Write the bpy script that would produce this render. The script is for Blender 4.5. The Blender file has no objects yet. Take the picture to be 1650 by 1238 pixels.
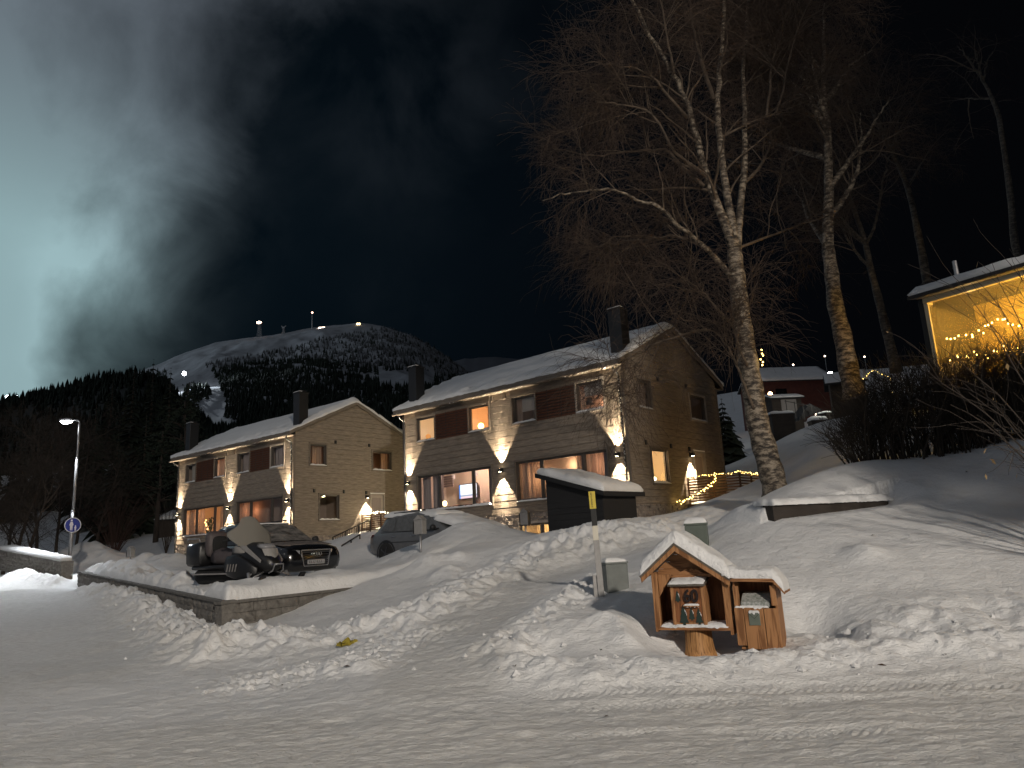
import bpy, math, random
import numpy as np
from mathutils import Vector, Matrix
random.seed(7); RNG = np.random.default_rng(11)
SC = bpy.context.scene; COL = SC.collection; R = math.radians
# ------------------------------------------------------------------ camera
F_PX, PITCH, ROLL = 1167.2, 0.2108, -0.0531      # focal length in px of a 1650 px wide frame
EYE = np.array([0.0, 0.0, 1.6])
CAM_F = np.array([0, math.cos(PITCH), math.sin(PITCH)]); _u0 = np.array([0, -math.sin(PITCH), math.cos(PITCH)]); _r0 = np.array([1.0, 0, 0])
CAM_R = math.cos(ROLL)*_r0 + math.sin(ROLL)*_u0; CAM_U = -math.sin(ROLL)*_r0 + math.cos(ROLL)*_u0
def at(x, y, Y):
    "point at ground distance Y along the sight line of image pixel (x, y)"
    d = CAM_F + (x-825)/F_PX*CAM_R - (y-619)/F_PX*CAM_U
    return EYE + d*(Y/d[1])
cam = bpy.data.cameras.new('camera'); camo = bpy.data.objects.new('camera', cam); COL.objects.link(camo)
cam.sensor_width = 36; cam.lens = 36*F_PX/1650; cam.clip_end = 9000; cam.clip_start = 0.05
M = Matrix(((CAM_R[0], CAM_U[0], -CAM_F[0], EYE[0]), (CAM_R[1], CAM_U[1], -CAM_F[1], EYE[1]), (CAM_R[2], CAM_U[2], -CAM_F[2], EYE[2]), (0, 0, 0, 1)))
camo.matrix_world = M; SC.camera = camo
# ------------------------------------------------------------------ object helpers
def tag(o, label=None, cat=None, group=None, kind=None):
    if label: o['label'] = label
    if cat: o['category'] = cat
    if group: o['group'] = group
    if kind: o['kind'] = kind
    return o
def thing(name, label, cat, loc=(0, 0, 0), rz=0, group=None, kind=None):
    o = bpy.data.objects.new(name, None); COL.objects.link(o); o.empty_display_size = .2
    o.location = [float(c) for c in loc]; o.rotation_euler = (0, 0, rz)
    return tag(o, label, cat, group, kind)
def copy_tree(o, parent=None):
    c = o.copy(); COL.objects.link(c)
    if parent: c.parent = parent
    for ch in list(o.children): copy_tree(ch, c)
    return c
class MB:
    def __init__(s): s.v = []; s.f = []; s.m = []
    def add(s, vs, fs, m=0):
        b = len(s.v); s.v += [tuple(map(float, p)) for p in vs]
        for f in fs: s.f.append(tuple(b+i for i in f)); s.m.append(m)
        return s
    def quad(s, a, b, c, d, m=0): return s.add([a, b, c, d], [(0, 1, 2, 3)], m)
    def box(s, x0, x1, y0, y1, z0, z1, m=0, T=None):
        vs = [(x, y, z) for z in (z0, z1) for x, y in ((x0, y0), (x1, y0), (x1, y1), (x0, y1))]
        if T: vs = [T(*p) for p in vs]
        return s.add(vs, [(3, 2, 1, 0), (4, 5, 6, 7), (0, 1, 5, 4), (1, 2, 6, 5), (2, 3, 7, 6), (3, 0, 4, 7)], m)
    def bar(s, a, b, w, h=None, m=0, up=(0, 0, 1)):
        "rectangular bar from a to b"
        h = h or w; a = Vector(a); b = Vector(b); d = (b-a).normalized(); u = Vector(up)
        sx = d.cross(u)
        if sx.length < 1e-4: sx = d.cross(Vector((1, 0, 0)))
        sx.normalize(); sy = sx.cross(d).normalized()
        vs = [p+sx*i*w/2+sy*j*h/2 for p in (a, b) for i, j in ((-1, -1), (1, -1), (1, 1), (-1, 1))]
        return s.add(vs, [(3, 2, 1, 0), (4, 5, 6, 7), (0, 1, 5, 4), (1, 2, 6, 5), (2, 3, 7, 6), (3, 0, 4, 7)], m)
    def tube(s, pts, r, n=8, m=0, cap=True):
        pts = [Vector(p) for p in pts]; k = len(pts)
        rs = r if hasattr(r, '__len__') else [r]*k
        vs = []; ref = Vector((0.13, 0.31, 0.94)).normalized()
        for i, p in enumerate(pts):
            d = (pts[min(i+1, k-1)]-pts[max(i-1, 0)])
            d = d.normalized() if d.length > 1e-9 else Vector((0, 0, 1))
            a = d.cross(ref)
            if a.length < .05: a = d.cross(Vector((1, 0, 0)))
            a.normalize(); b = d.cross(a)
            for j in range(n):
                t = 2*math.pi*j/n; vs.append(p+a*(math.cos(t)*rs[i])+b*(math.sin(t)*rs[i]))
        fs = [(i*n+j, i*n+(j+1) % n, (i+1)*n+(j+1) % n, (i+1)*n+j) for i in range(k-1) for j in range(n)]
        if cap: fs += [tuple(reversed(range(n))), tuple((k-1)*n+j for j in range(n))]
        return s.add(vs, fs, m)
    def lathe(s, prof, n=16, c=(0, 0, 0), m=0, axis='z', T=None):
        vs = []
        for r, h in prof:
            for j in range(n):
                t = 2*math.pi*j/n; x, y = r*math.cos(t), r*math.sin(t)
                p = (x, y, h) if axis == 'z' else ((h, x, y) if axis == 'x' else (y, h, x))
                p = (p[0]+c[0], p[1]+c[1], p[2]+c[2]); vs.append(T(*p) if T else p)
        k = len(prof); fs = [(i*n+j, i*n+(j+1) % n, (i+1)*n+(j+1) % n, (i+1)*n+j) for i in range(k-1) for j in range(n)]
        fs += [tuple(reversed(range(n))), tuple((k-1)*n+j for j in range(n))]
        return s.add(vs, fs, m)
    def ball(s, c, r, n=10, k=7, m=0, sz=(1, 1, 1)):
        vs = []; 
        for i in range(k+1):
            a = math.pi*i/k
            for j in range(n):
                t = 2*math.pi*j/n
                vs.append((c[0]+r*sz[0]*math.sin(a)*math.cos(t), c[1]+r*sz[1]*math.sin(a)*math.sin(t), c[2]-r*sz[2]*math.cos(a)))
        return s.add(vs, [(i*n+j, i*n+(j+1) % n, (i+1)*n+(j+1) % n, (i+1)*n+j) for i in range(k) for j in range(n)], m)
    def extrude(s, poly, T, d0, d1, m=0):
        "poly of (a, b); T(a, b, d) maps to space"
        n = len(poly); vs = [T(a, b, d) for d in (d0, d1) for a, b in poly]
        fs = [tuple(reversed(range(n))), tuple(range(n, 2*n))]+[(i, (i+1) % n, n+(i+1) % n, n+i) for i in range(n)]
        return s.add(vs, fs, m)
    def grid(s, P, m=0, wrap=False):
        "P[i][j] points"
        k, n = len(P), len(P[0]); vs = [p for row in P for p in row]
        fs = [(i*n+j, i*n+(j+1) % n, (i+1)*n+(j+1) % n, (i+1)*n+j) for i in range(k-1) for j in range(n if wrap else n-1)]
        return s.add(vs, fs, m)
    def build(s, name, mats, parent=None, smooth=False, bevel=0, fix=True):
        me = bpy.data.meshes.new(name); me.from_pydata(s.v, [], s.f)
        for mt in (mats if isinstance(mats, (list, tuple)) else [mats]): me.materials.append(mt)
        me.polygons.foreach_set('material_index', s.m)
        if smooth: me.polygons.foreach_set('use_smooth', [True]*len(s.f))
        if fix:
            import bmesh
            bm = bmesh.new(); bm.from_mesh(me); bmesh.ops.recalc_face_normals(bm, faces=bm.faces); bm.to_mesh(me); bm.free()
        me.update()
        o = bpy.data.objects.new(name, me); COL.objects.link(o)
        if parent: o.parent = parent
        if bevel:
            b = o.modifiers.new('bevel', 'BEVEL'); b.width = bevel; b.segments = 2; b.limit_method = 'ANGLE'; b.angle_limit = R(40)
        return o
def np_mesh(name, V, Q, mat, parent=None, smooth=True):
    "mesh from arrays of verts and quads/tris"
    me = bpy.data.meshes.new(name); V = np.ascontiguousarray(V, np.float32); Q = np.ascontiguousarray(Q, np.int32)
    k = Q.shape[1]; me.vertices.add(len(V)); me.vertices.foreach_set('co', V.ravel())
    me.loops.add(Q.size); me.loops.foreach_set('vertex_index', Q.ravel())
    me.polygons.add(len(Q)); me.polygons.foreach_set('loop_start', np.arange(0, Q.size, k, dtype=np.int32))
    me.polygons.foreach_set('use_smooth', np.full(len(Q), smooth))
    for m in (mat if isinstance(mat, (list, tuple)) else [mat]): me.materials.append(m)
    me.update(calc_edges=True); me.validate()
    o = bpy.data.objects.new(name, me); COL.objects.link(o)
    if parent: o.parent = parent
    return o
def twig_mesh(name, paths, mat, parent=None, n=3):
    "many thin tapered tubes as one mesh; paths = list of (pts Nx3 array, r0, r1), all of any length"
    Vs = []; Qs = []; b = 0
    ang = 2*np.pi*np.arange(n)/n
    bylen = {}
    for p in paths: bylen.setdefault(len(p[0]), []).append(p)
    for k, ps in bylen.items():
        P = np.array([p[0] for p in ps], float); r0 = np.array([p[1] for p in ps]); r1 = np.array([p[2] for p in ps])
        D = np.gradient(P, axis=1); D /= np.linalg.norm(D, axis=2, keepdims=True)+1e-9
        ref = np.array([.21, .33, .42]); A = np.cross(D, ref); A /= np.linalg.norm(A, axis=2, keepdims=True)+1e-9; B = np.cross(D, A)
        rad = r0[:, None]+(r1-r0)[:, None]*np.linspace(0, 1, k)[None]
        V = P[:, :, None, :]+rad[:, :, None, None]*(A[:, :, None, :]*np.cos(ang)[None, None, :, None]+B[:, :, None, :]*np.sin(ang)[None, None, :, None])
        m = len(ps); idx = (np.arange(m*k*n).reshape(m, k, n))+b
        a0 = idx[:, :-1, :]; a1 = np.roll(idx, -1, axis=2)[:, :-1, :]; c1 = np.roll(idx, -1, axis=2)[:, 1:, :]; c0 = idx[:, 1:, :]
        Qs.append(np.stack([a0, a1, c1, c0], -1).reshape(-1, 4)); Vs.append(V.reshape(-1, 3)); b += m*k*n
    return np_mesh(name, np.concatenate(Vs), np.concatenate(Qs), mat, parent)
# ------------------------------------------------------------------ numpy noise
def _hash(ix, iy, s):
    h = (ix*374761393+iy*668265263+s*974634777) & 0xffffffff
    h = ((h ^ (h >> 13))*1274126177) & 0xffffffff
    return ((h ^ (h >> 16)) & 0xffff)/65535.0
def vnoise(x, y, s=0):
    ix = np.floor(x).astype(np.int64); iy = np.floor(y).astype(np.int64); fx = x-ix; fy = y-iy
    fx = fx*fx*fx*(fx*(fx*6-15)+10); fy = fy*fy*fy*(fy*(fy*6-15)+10)
    a = _hash(ix, iy, s); b = _hash(ix+1, iy, s); c = _hash(ix, iy+1, s); d = _hash(ix+1, iy+1, s)
    return (a+(b-a)*fx)*(1-fy)+(c+(d-c)*fx)*fy
def fbm(x, y, s=0, o=4, g=.5):
    t = 0; a = 1; n = 0
    for i in range(o):
        t = t+a*vnoise(x*2**i+13.7*i, y*2**i-7.3*i, s+i); n += a; a *= g
    return t/n
def cell(x, y, s=0):
    "lump height: 1 at cell centre falling to 0 (worley)"
    ix = np.floor(x).astype(np.int64); iy = np.floor(y).astype(np.int64); best = np.full(x.shape, 9.0)
    for dx in (-1, 0, 1):
        for dy in (-1, 0, 1):
            cx = ix+dx; cy = iy+dy
            px = cx+_hash(cx, cy, s); py = cy+_hash(cx, cy, s+77); k = .6+.8*_hash(cx, cy, s+5)
            best = np.minimum(best, ((x-px)**2+(y-py)**2)*k)
    return np.clip(1-np.sqrt(best), 0, 1)
def sst(a, b, x):
    t = np.clip((x-a)/(b-a), 0, 1); return t*t*(3-2*t)
# ------------------------------------------------------------------ materials
def mat(name, col, rough=.6, metal=0, spec=.5, noise=None, bump=None, emit=None, es=0, trans=0, coords='Object', stretch=None, alpha=None, coat=0):
    "noise=(scale, amount, [dark factor colour]); bump=(scale, strength, dist)"
    m = bpy.data.materials.new(name); m.use_nodes = True; nt = m.node_tree; b = nt.nodes['Principled BSDF']
    b.inputs['Base Color'].default_value = (*col, 1); b.inputs['Roughness'].default_value = rough; b.inputs['Metallic'].default_value = metal
    b.inputs['Specular IOR Level'].default_value = spec; b.inputs['Coat Weight'].default_value = coat
    if trans: b.inputs['Transmission Weight'].default_value = trans
    if emit: b.inputs['Emission Color'].default_value = (*emit, 1); b.inputs['Emission Strength'].default_value = es
    vec = None
    if noise or bump:
        tc = nt.nodes.new('ShaderNodeTexCoord'); vec = tc.outputs[coords]
        if stretch:
            mp = nt.nodes.new('ShaderNodeMapping'); mp.inputs['Scale'].default_value = stretch; nt.links.new(vec, mp.inputs['Vector']); vec = mp.outputs['Vector']
    if noise:
        n = nt.nodes.new('ShaderNodeTexNoise'); n.inputs['Scale'].default_value = noise[0]; n.inputs['Detail'].default_value = 6; n.inputs['Roughness'].default_value = .65
        nt.links.new(vec, n.inputs['Vector'])
        r = nt.nodes.new('ShaderNodeValToRGB'); a = noise[1]; c2 = noise[2] if len(noise) > 2 else tuple(c*(1-a) for c in col)
        r.color_ramp.elements[0].position = .32; r.color_ramp.elements[1].position = .68
        r.color_ramp.elements[0].color = (*c2, 1); r.color_ramp.elements[1].color = (*col, 1)
        nt.links.new(n.outputs['Fac'], r.inputs['Fac']); nt.links.new(r.outputs['Color'], b.inputs['Base Color'])
    if bump:
        n2 = nt.nodes.new('ShaderNodeTexNoise'); n2.inputs['Scale'].default_value = bump[0]; n2.inputs['Detail'].default_value = 5
        nt.links.new(vec, n2.inputs['Vector'])
        bp = nt.nodes.new('ShaderNodeBump'); bp.inputs['Strength'].default_value = bump[1]; bp.inputs['Distance'].default_value = bump[2]
        nt.links.new(n2.outputs['Fac'], bp.inputs['Height']); nt.links.new(bp.outputs['Normal'], b.inputs['Normal'])
    return m
def emat(name, col, s):
    m = bpy.data.materials.new(name); m.use_nodes = True; nt = m.node_tree; nt.nodes.remove(nt.nodes['Principled BSDF'])
    e = nt.nodes.new('ShaderNodeEmission'); e.inputs['Color'].default_value = (*col, 1); e.inputs['Strength'].default_value = s
    nt.links.new(e.outputs[0], nt.nodes['Material Output'].inputs['Surface']); return m
def glassmat(name, tint=(1, 1, 1), refl=.07, rough=.02, haze=0, hcol=(.5, .5, .5)):
    m = bpy.data.materials.new(name); m.use_nodes = True; nt = m.node_tree; nt.nodes.remove(nt.nodes['Principled BSDF'])
    t = nt.nodes.new('ShaderNodeBsdfTransparent'); t.inputs['Color'].default_value = (*tint, 1)
    g = nt.nodes.new('ShaderNodeBsdfGlossy'); g.inputs['Roughness'].default_value = rough
    mx = nt.nodes.new('ShaderNodeMixShader'); mx.inputs[0].default_value = refl
    nt.links.new(t.outputs[0], mx.inputs[1]); nt.links.new(g.outputs[0], mx.inputs[2]); out = mx.outputs[0]
    if haze:
        d = nt.nodes.new('ShaderNodeBsdfTranslucent'); d.inputs['Color'].default_value = (*hcol, 1)
        d2 = nt.nodes.new('ShaderNodeBsdfDiffuse'); d2.inputs['Color'].default_value = (*hcol, 1)
        m3 = nt.nodes.new('ShaderNodeMixShader'); nt.links.new(d.outputs[0], m3.inputs[1]); nt.links.new(d2.outputs[0], m3.inputs[2])
        m2 = nt.nodes.new('ShaderNodeMixShader'); m2.inputs[0].default_value = haze
        nt.links.new(out, m2.inputs[1]); nt.links.new(m3.outputs[0], m2.inputs[2]); out = m2.outputs[0]
    nt.links.new(out, nt.nodes['Material Output'].inputs['Surface']); return m
def fabric(name, col, t=.5):
    m = mat(name, col, .9, noise=(14, .22), stretch=(1, 1, .1)); nt = m.node_tree; b = nt.nodes['Principled BSDF']; tr = nt.nodes.new('ShaderNodeBsdfTranslucent'); mx = nt.nodes.new('ShaderNodeMixShader'); mx.inputs[0].default_value = t
    src = b.inputs['Base Color'].links[0].from_socket; nt.links.new(src, tr.inputs['Color']); nt.links.new(b.outputs[0], mx.inputs[1]); nt.links.new(tr.outputs[0], mx.inputs[2]); nt.links.new(mx.outputs[0], nt.nodes['Material Output'].inputs['Surface']); return m
def light(kind, name, loc, energy, col=(1, 1, 1), size=.05, rot=None, spot=None, blend=.15, parent=None, target=None):
    l = bpy.data.lights.new(name, kind); l.energy = energy; l.color = col
    if kind == 'SUN': l.angle = size
    elif kind == 'AREA': l.size = size
    else: l.shadow_soft_size = size
    if kind == 'SPOT': l.spot_size = spot; l.spot_blend = blend
    o = bpy.data.objects.new(name, l); COL.objects.link(o); o.location = [float(c) for c in loc]
    if target is not None:
        o.rotation_euler = (Vector([float(c) for c in target])-Vector(o.location)).to_track_quat('-Z', 'Y').to_euler()
    elif rot: o.rotation_euler = rot
    if parent: o.parent = parent
    return o
def mesh_text(name, body, size, mtl, parent, matrix, depth=.004, align='CENTER'):
    cu = bpy.data.curves.new(name, 'FONT'); cu.body = body; cu.size = size; cu.extrude = depth; cu.offset = size*.022; cu.align_x = align; cu.align_y = 'CENTER'
    tmp = bpy.data.objects.new(name+'_tmp', cu); COL.objects.link(tmp)
    dg = bpy.context.evaluated_depsgraph_get(); me = bpy.data.meshes.new_from_object(tmp.evaluated_get(dg))
    bpy.data.objects.remove(tmp); o = bpy.data.objects.new(name, me); COL.objects.link(o); me.materials.clear(); me.materials.append(mtl)
    o.parent = parent; o.matrix_local = matrix; return o
def snow_material(name, col=(.80, .80, .80), s1=6, s2=60, b=.5, packed=False):
    m = bpy.data.materials.new(name); m.use_nodes = True; nt = m.node_tree; bs = nt.nodes['Principled BSDF']; ln = nt.links.new
    bs.inputs['Roughness'].default_value = .75; bs.inputs['Specular IOR Level'].default_value = .25
    tc = nt.nodes.new('ShaderNodeTexCoord')
    def nz(scale, detail, stretch=None):
        n = nt.nodes.new('ShaderNodeTexNoise'); n.inputs['Scale'].default_value = scale; n.inputs['Detail'].default_value = detail; n.inputs['Roughness'].default_value = .6; v = tc.outputs['Object']
        if stretch: mp = nt.nodes.new('ShaderNodeMapping'); mp.inputs['Scale'].default_value = stretch; mp.inputs['Rotation'].default_value = (0, 0, R(-12)); ln(v, mp.inputs['Vector']); v = mp.outputs['Vector']
        ln(v, n.inputs['Vector']); return n.outputs['Fac']
    r = nt.nodes.new('ShaderNodeValToRGB'); r.color_ramp.elements[0].position = .3; r.color_ramp.elements[1].position = .7
    r.color_ramp.elements[0].color = (*[c*.88 for c in col], 1); r.color_ramp.elements[1].color = (*col, 1); ln(nz(1.3, 8), r.inputs['Fac']); out = r.outputs['Color']
    h = None
    def bump(fac, st, dist):
        nonlocal h
        bp = nt.nodes.new('ShaderNodeBump'); bp.inputs['Strength'].default_value = st; bp.inputs['Distance'].default_value = dist; ln(fac, bp.inputs['Height'])
        if h: ln(h, bp.inputs['Normal'])
        h = bp.outputs['Normal']; return bp
    bump(nz(s1, 3), b*.6, .06); bump(nz(s2, 4), b, .010)
    if packed:
        at_ = nt.nodes.new('ShaderNodeAttribute'); at_.attribute_name = 'packed'
        d = nt.nodes.new('ShaderNodeValToRGB'); d.color_ramp.elements[0].position = .35; d.color_ramp.elements[1].position = .72; d.color_ramp.elements[0].color = (.60, .59, .572, 1); d.color_ramp.elements[1].color = (.77, .765, .752, 1); ln(nz(7, 9, (1, 2.2, 1)), d.inputs['Fac'])
        mx = nt.nodes.new('ShaderNodeMix'); mx.data_type = 'RGBA'; ln(at_.outputs['Fac'], mx.inputs['Factor']); ln(out, mx.inputs['A']); ln(d.outputs['Color'], mx.inputs['B']); out = mx.outputs['Result']
        sp = nt.nodes.new('ShaderNodeValToRGB'); sp.color_ramp.elements[0].position = .73; sp.color_ramp.elements[1].position = .78; ln(nz(38, 2), sp.inputs['Fac'])
        gm = nt.nodes.new('ShaderNodeMath'); gm.operation = 'MULTIPLY'; ln(sp.outputs['Color'], gm.inputs[0]); ln(at_.outputs['Fac'], gm.inputs[1])
        m2 = nt.nodes.new('ShaderNodeMix'); m2.data_type = 'RGBA'; ln(gm.outputs[0], m2.inputs['Factor']); ln(out, m2.inputs['A']); m2.inputs['B'].default_value = (.16, .14, .12, 1); out = m2.outputs['Result']
        bump(nz(22, 5, (1, 1.9, 1)), .6, .030)
        st = nt.nodes.new('ShaderNodeValToRGB'); st.color_ramp.elements[0].position = .56; st.color_ramp.elements[1].position = .66; ln(nz(5, 6, (1, 6, 1)), st.inputs['Fac']); bump(st.outputs['Color'], .5, .02)
    ln(out, bs.inputs['Base Color']); ln(h, bs.inputs['Normal']); return m
SNOW = snow_material('snow', packed=True, b=.75)
SNOWROOF = snow_material('roof_snow', s1=3, s2=25, b=.4)
# ------------------------------------------------------------------ terrain
CP = [  # image pixel x, y and estimated ground distance
 (1400,1040,8.6),(1650,1040,8.4),(1250,1040,8.9),(1400,985,9.3),(1650,1000,8.8),(1140,1050,8.95),(1190,1010,9.6),(1050,1000,9.6),(940,1000,10.2),(860,1030,9.3),(1000,1055,8.7),
 (1300,905,11.3),(1500,905,10.7),(1650,905,10.4),(1300,855,12.4),(1500,822,12.7),(1650,802,12.3),(1215,870,12.6),(1220,818,14.2),(1262,785,14.8),(1300,763,15.2),(1370,739,15.6),(1500,734,15.4),(1650,713,14.8),
 (1050,940,11.0),(900,960,12.0),(985,975,11.5),(1000,930,12.6),(1100,892,13.4),(1125,868,13.6),(1180,880,12.6),
 (700,1100,8.2),(760,1000,11.4),(850,942,14.8),(920,908,16.2),(1000,886,16.6),(1100,864,18.2),(885,857,18.9),(930,848,18.4),(975,843,18.1),(1030,829,18.6),(1100,832,24),(1180,812,26.5),(1180,860,17),
 (520,1002,13.9),(600,980,14.4),(560,1060,10.4),(660,958,15.0),(700,928,16.5),(650,1010,11.8),(750,960,13.5),(800,925,16),(480,1040,11.6),(420,1068,10.8),(380,1030,13.2),
 (600,925,18),(650,915,17.6),(700,868,19.5),(660,884,19),(675,868,20.5),(700,853,21),(729,841,21.3),(770,839,21.8),(818,849,22.3),(838,862,22.8),(860,878,20.5),(1100,818,24),(1247,840,13.0),(1340,836,13.0),(1432,814,13.6),
 (250,990,17.2),(330,1035,13.0),(170,962,22.5),(130,950,29),
 (0,948,27.5),(0,930,33),(50,958,26),(640,868,27),(560,885,27),(600,852,31),
 (285,897,45.5),
 (1170,806,32),(1200,770,33),(1300,760,26),(1215,735,40),(1300,690,58),(1330,655,75),(1250,690,60),(1200,690,75),
]
WP = [  # ground points estimated from the image or guessed, world x, y, z
 (-4,5,0),(0,5,0),(4,5,0),(8,5,0),(-3,9,0),(0,8,0),(3,7.6,0),(6,7.6,0),(11,7.2,0),(-6,9,0),(-9,9,0),(-5,0,0),(5,0,0),(0,-8,0),(12,0,0),(-12,0,0),(-20,5,0),(20,-3,0),(-14,-14,0),(16,-16,0),(40,-16,0),(-40,-16,0),
 (-10,14,.05),(-14,22,.3),(-20,30,.58),(-28,40,.95),(-20,20,.25),(-30,30,.6),(-40,40,1.0),(-8,11,.02),(-36,12,.2),(-7.2,13.4,.03),(-15.5,22.5,.32),
 (-8,22,.82),(-10,27,.95),(-5,24,.95),(-15,34,1.1),(-18,37,1.2),(-24,36,.9),(-3.5,26,1.15),(-12,34,1.25),
 (-26,44,1.2),(-30,52,1.5),(-40,60,2.5),(-60,60,4),(-20,60,4.5),(-5,60,6),(5,50,5),(-40,90,9),(-80,90,12),(0,90,14),(40,90,20),(-60,30,2),(-70,0,1),
 (14,13,2.6),(18,10,1.7),(12,17.5,3.9),(10,19.5,4.4),(14,19,4.7),(20,20,4.8),(12,25,5.0),(20,28,6.2),(30,20,5.4),(14,35,6.2),(40,50,12),(40,30,8),(26,12,2.6),(40,10,3),(60,0,3),
 (9,31,3.2),(11,36,4.6),(2.6,27.2,1.9),(0,29.4,1.35),(-2.8,31.8,1.35),(-5.6,34.2,1.6),(-12.6,36.4,1.5),(-17,40.3,1.4),(-4.6,38.2,2.6),(10,17.6,3.1),
]
H_YAW = [0.7096, 0.6865]; H_O = [(4.1881, 26.7777, 2.648), (-11.5867, 37.7649, 2.353)]
UV_U = np.array([-math.cos(H_YAW[0]), math.sin(H_YAW[0])]); UV_V = np.array([math.sin(H_YAW[0]), math.cos(H_YAW[0])])
_c = np.array([at(*p) for p in CP]+[np.array(p, float) for p in WP])
TPXY = _c[:, :2]
def _phi(d2): return np.sqrt(d2+1.2)
_A = _phi(((TPXY[:, None]-TPXY[None])**2).sum(-1)); TPN = len(_c)
_K = np.zeros((TPN+3, TPN+3)); _K[:TPN, :TPN] = _A-np.eye(TPN)*.35; _K[:TPN, TPN] = 1; _K[:TPN, TPN+1:] = TPXY; _K[TPN, :TPN] = 1; _K[TPN+1:, :TPN] = TPXY.T
TPW = np.linalg.solve(_K, np.concatenate([_c[:, 2], [0, 0, 0]]))
def z_low(x, y):
    z = TPW[TPN]+TPW[TPN+1]*x+TPW[TPN+2]*y
    for i in range(TPN): z = z+TPW[i]*np.sqrt((x-TPXY[i, 0])**2+(y-TPXY[i, 1])**2+1.2)
    return z
# retaining wall, two legs from one corner
WC = at(358, 966, 14.5)[:2]; W_L = np.array([-.616, .788]); W_LN = np.array([.788, .616]); W_LEN_L, W_LEN_S = 19.6, 3.55
def wall_coords(x, y):
    dx, dy = x-WC[0], y-WC[1]
    return dx*W_L[0]+dy*W_L[1], dx*W_LN[0]+dy*W_LN[1], dx*UV_V[0]+dy*UV_V[1], dx*UV_U[0]+dy*UV_U[1]
def wall_top(t): return .72+.0265*np.maximum(t, 0)
def seg_dist(x, y, pts):
    best = np.full(x.shape, 1e9); par = np.zeros(x.shape)
    for (a, b, i) in zip(pts[:-1], pts[1:], range(len(pts)-1)):
        ax, ay = a[:2]; bx, by = b[:2]; L2 = (bx-ax)**2+(by-ay)**2
        t = np.clip(((x-ax)*(bx-ax)+(y-ay)*(by-ay))/L2, 0, 1)
        d = np.hypot(x-ax-t*(bx-ax), y-ay-t*(by-ay)); k = d < best
        best = np.where(k, d, best); par = np.where(k, i+t, par)
    return best, par
def A(*l): return [at(*p) for p in l]
BANKS = [  # polyline, half width, ridge height, lump height, lump size
 (A((150,956,26),(200,972,21),(260,992,16.8),(320,1034,13.1),(365,1060,11.7)), .62, .12, .30, .34),
 (A((400,1045,12.1),(480,1043,11.7),(560,1032,12.1),(640,1003,12.3),(720,968,13.4),(800,930,15.8),(880,903,17),(960,885,17.4)), .75, .10, .23, .40),
 (A((430,1100,9.6),(560,1078,9.8),(650,1035,10.9)), .75, .0, .10, .18),
 (A((810,1040,9.3),(860,1000,10.3),(920,962,11.9),(965,935,13)), .42, .06, .13, .30),
 (A((820,1078,8.6),(950,1092,8.2),(1100,1088,8.2),(1250,1074,8.3),(1400,1062,8.35),(1700,1050,8.3)), .36, .09, .09, .34),
 (A((1290,1010,9.0),(1400,1012,9.0),(1550,1003,9.0),(1700,990,9.0)), .60, .0, .15, .62),
 (A((890,872,18.0),(960,870,17.6),(1040,864,18),(1120,852,19.5)), .8, .02, .10, .33),
 (A((900,905,16.3),(990,888,16.9),(1080,872,18)), .45, .05, .12, .33),
 (A((20,915,35),(60,935,32.5),(92,952,31)), .5, .18, .25, .5),
 (A((640,885,20.5),(700,868,21.5),(790,852,23)), 1.3, .02, .07, .6),
]
HEAPS = [(at(132,915,44), 2.3, 1.75, .14), (at(185,910,43), 2.1, .7, .16), (at(235,913,36.5), 1.3, .75, .2), (at(285,908,36), 1.6, .5, .2)]
PATH = A((700,1105,8.1),(760,1002,11.3),(850,943,14.7),(920,908,16.2),(1000,886,16.6))
MOUND_L = A((1000,1010,9.6),(900,985,10.6))
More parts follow.
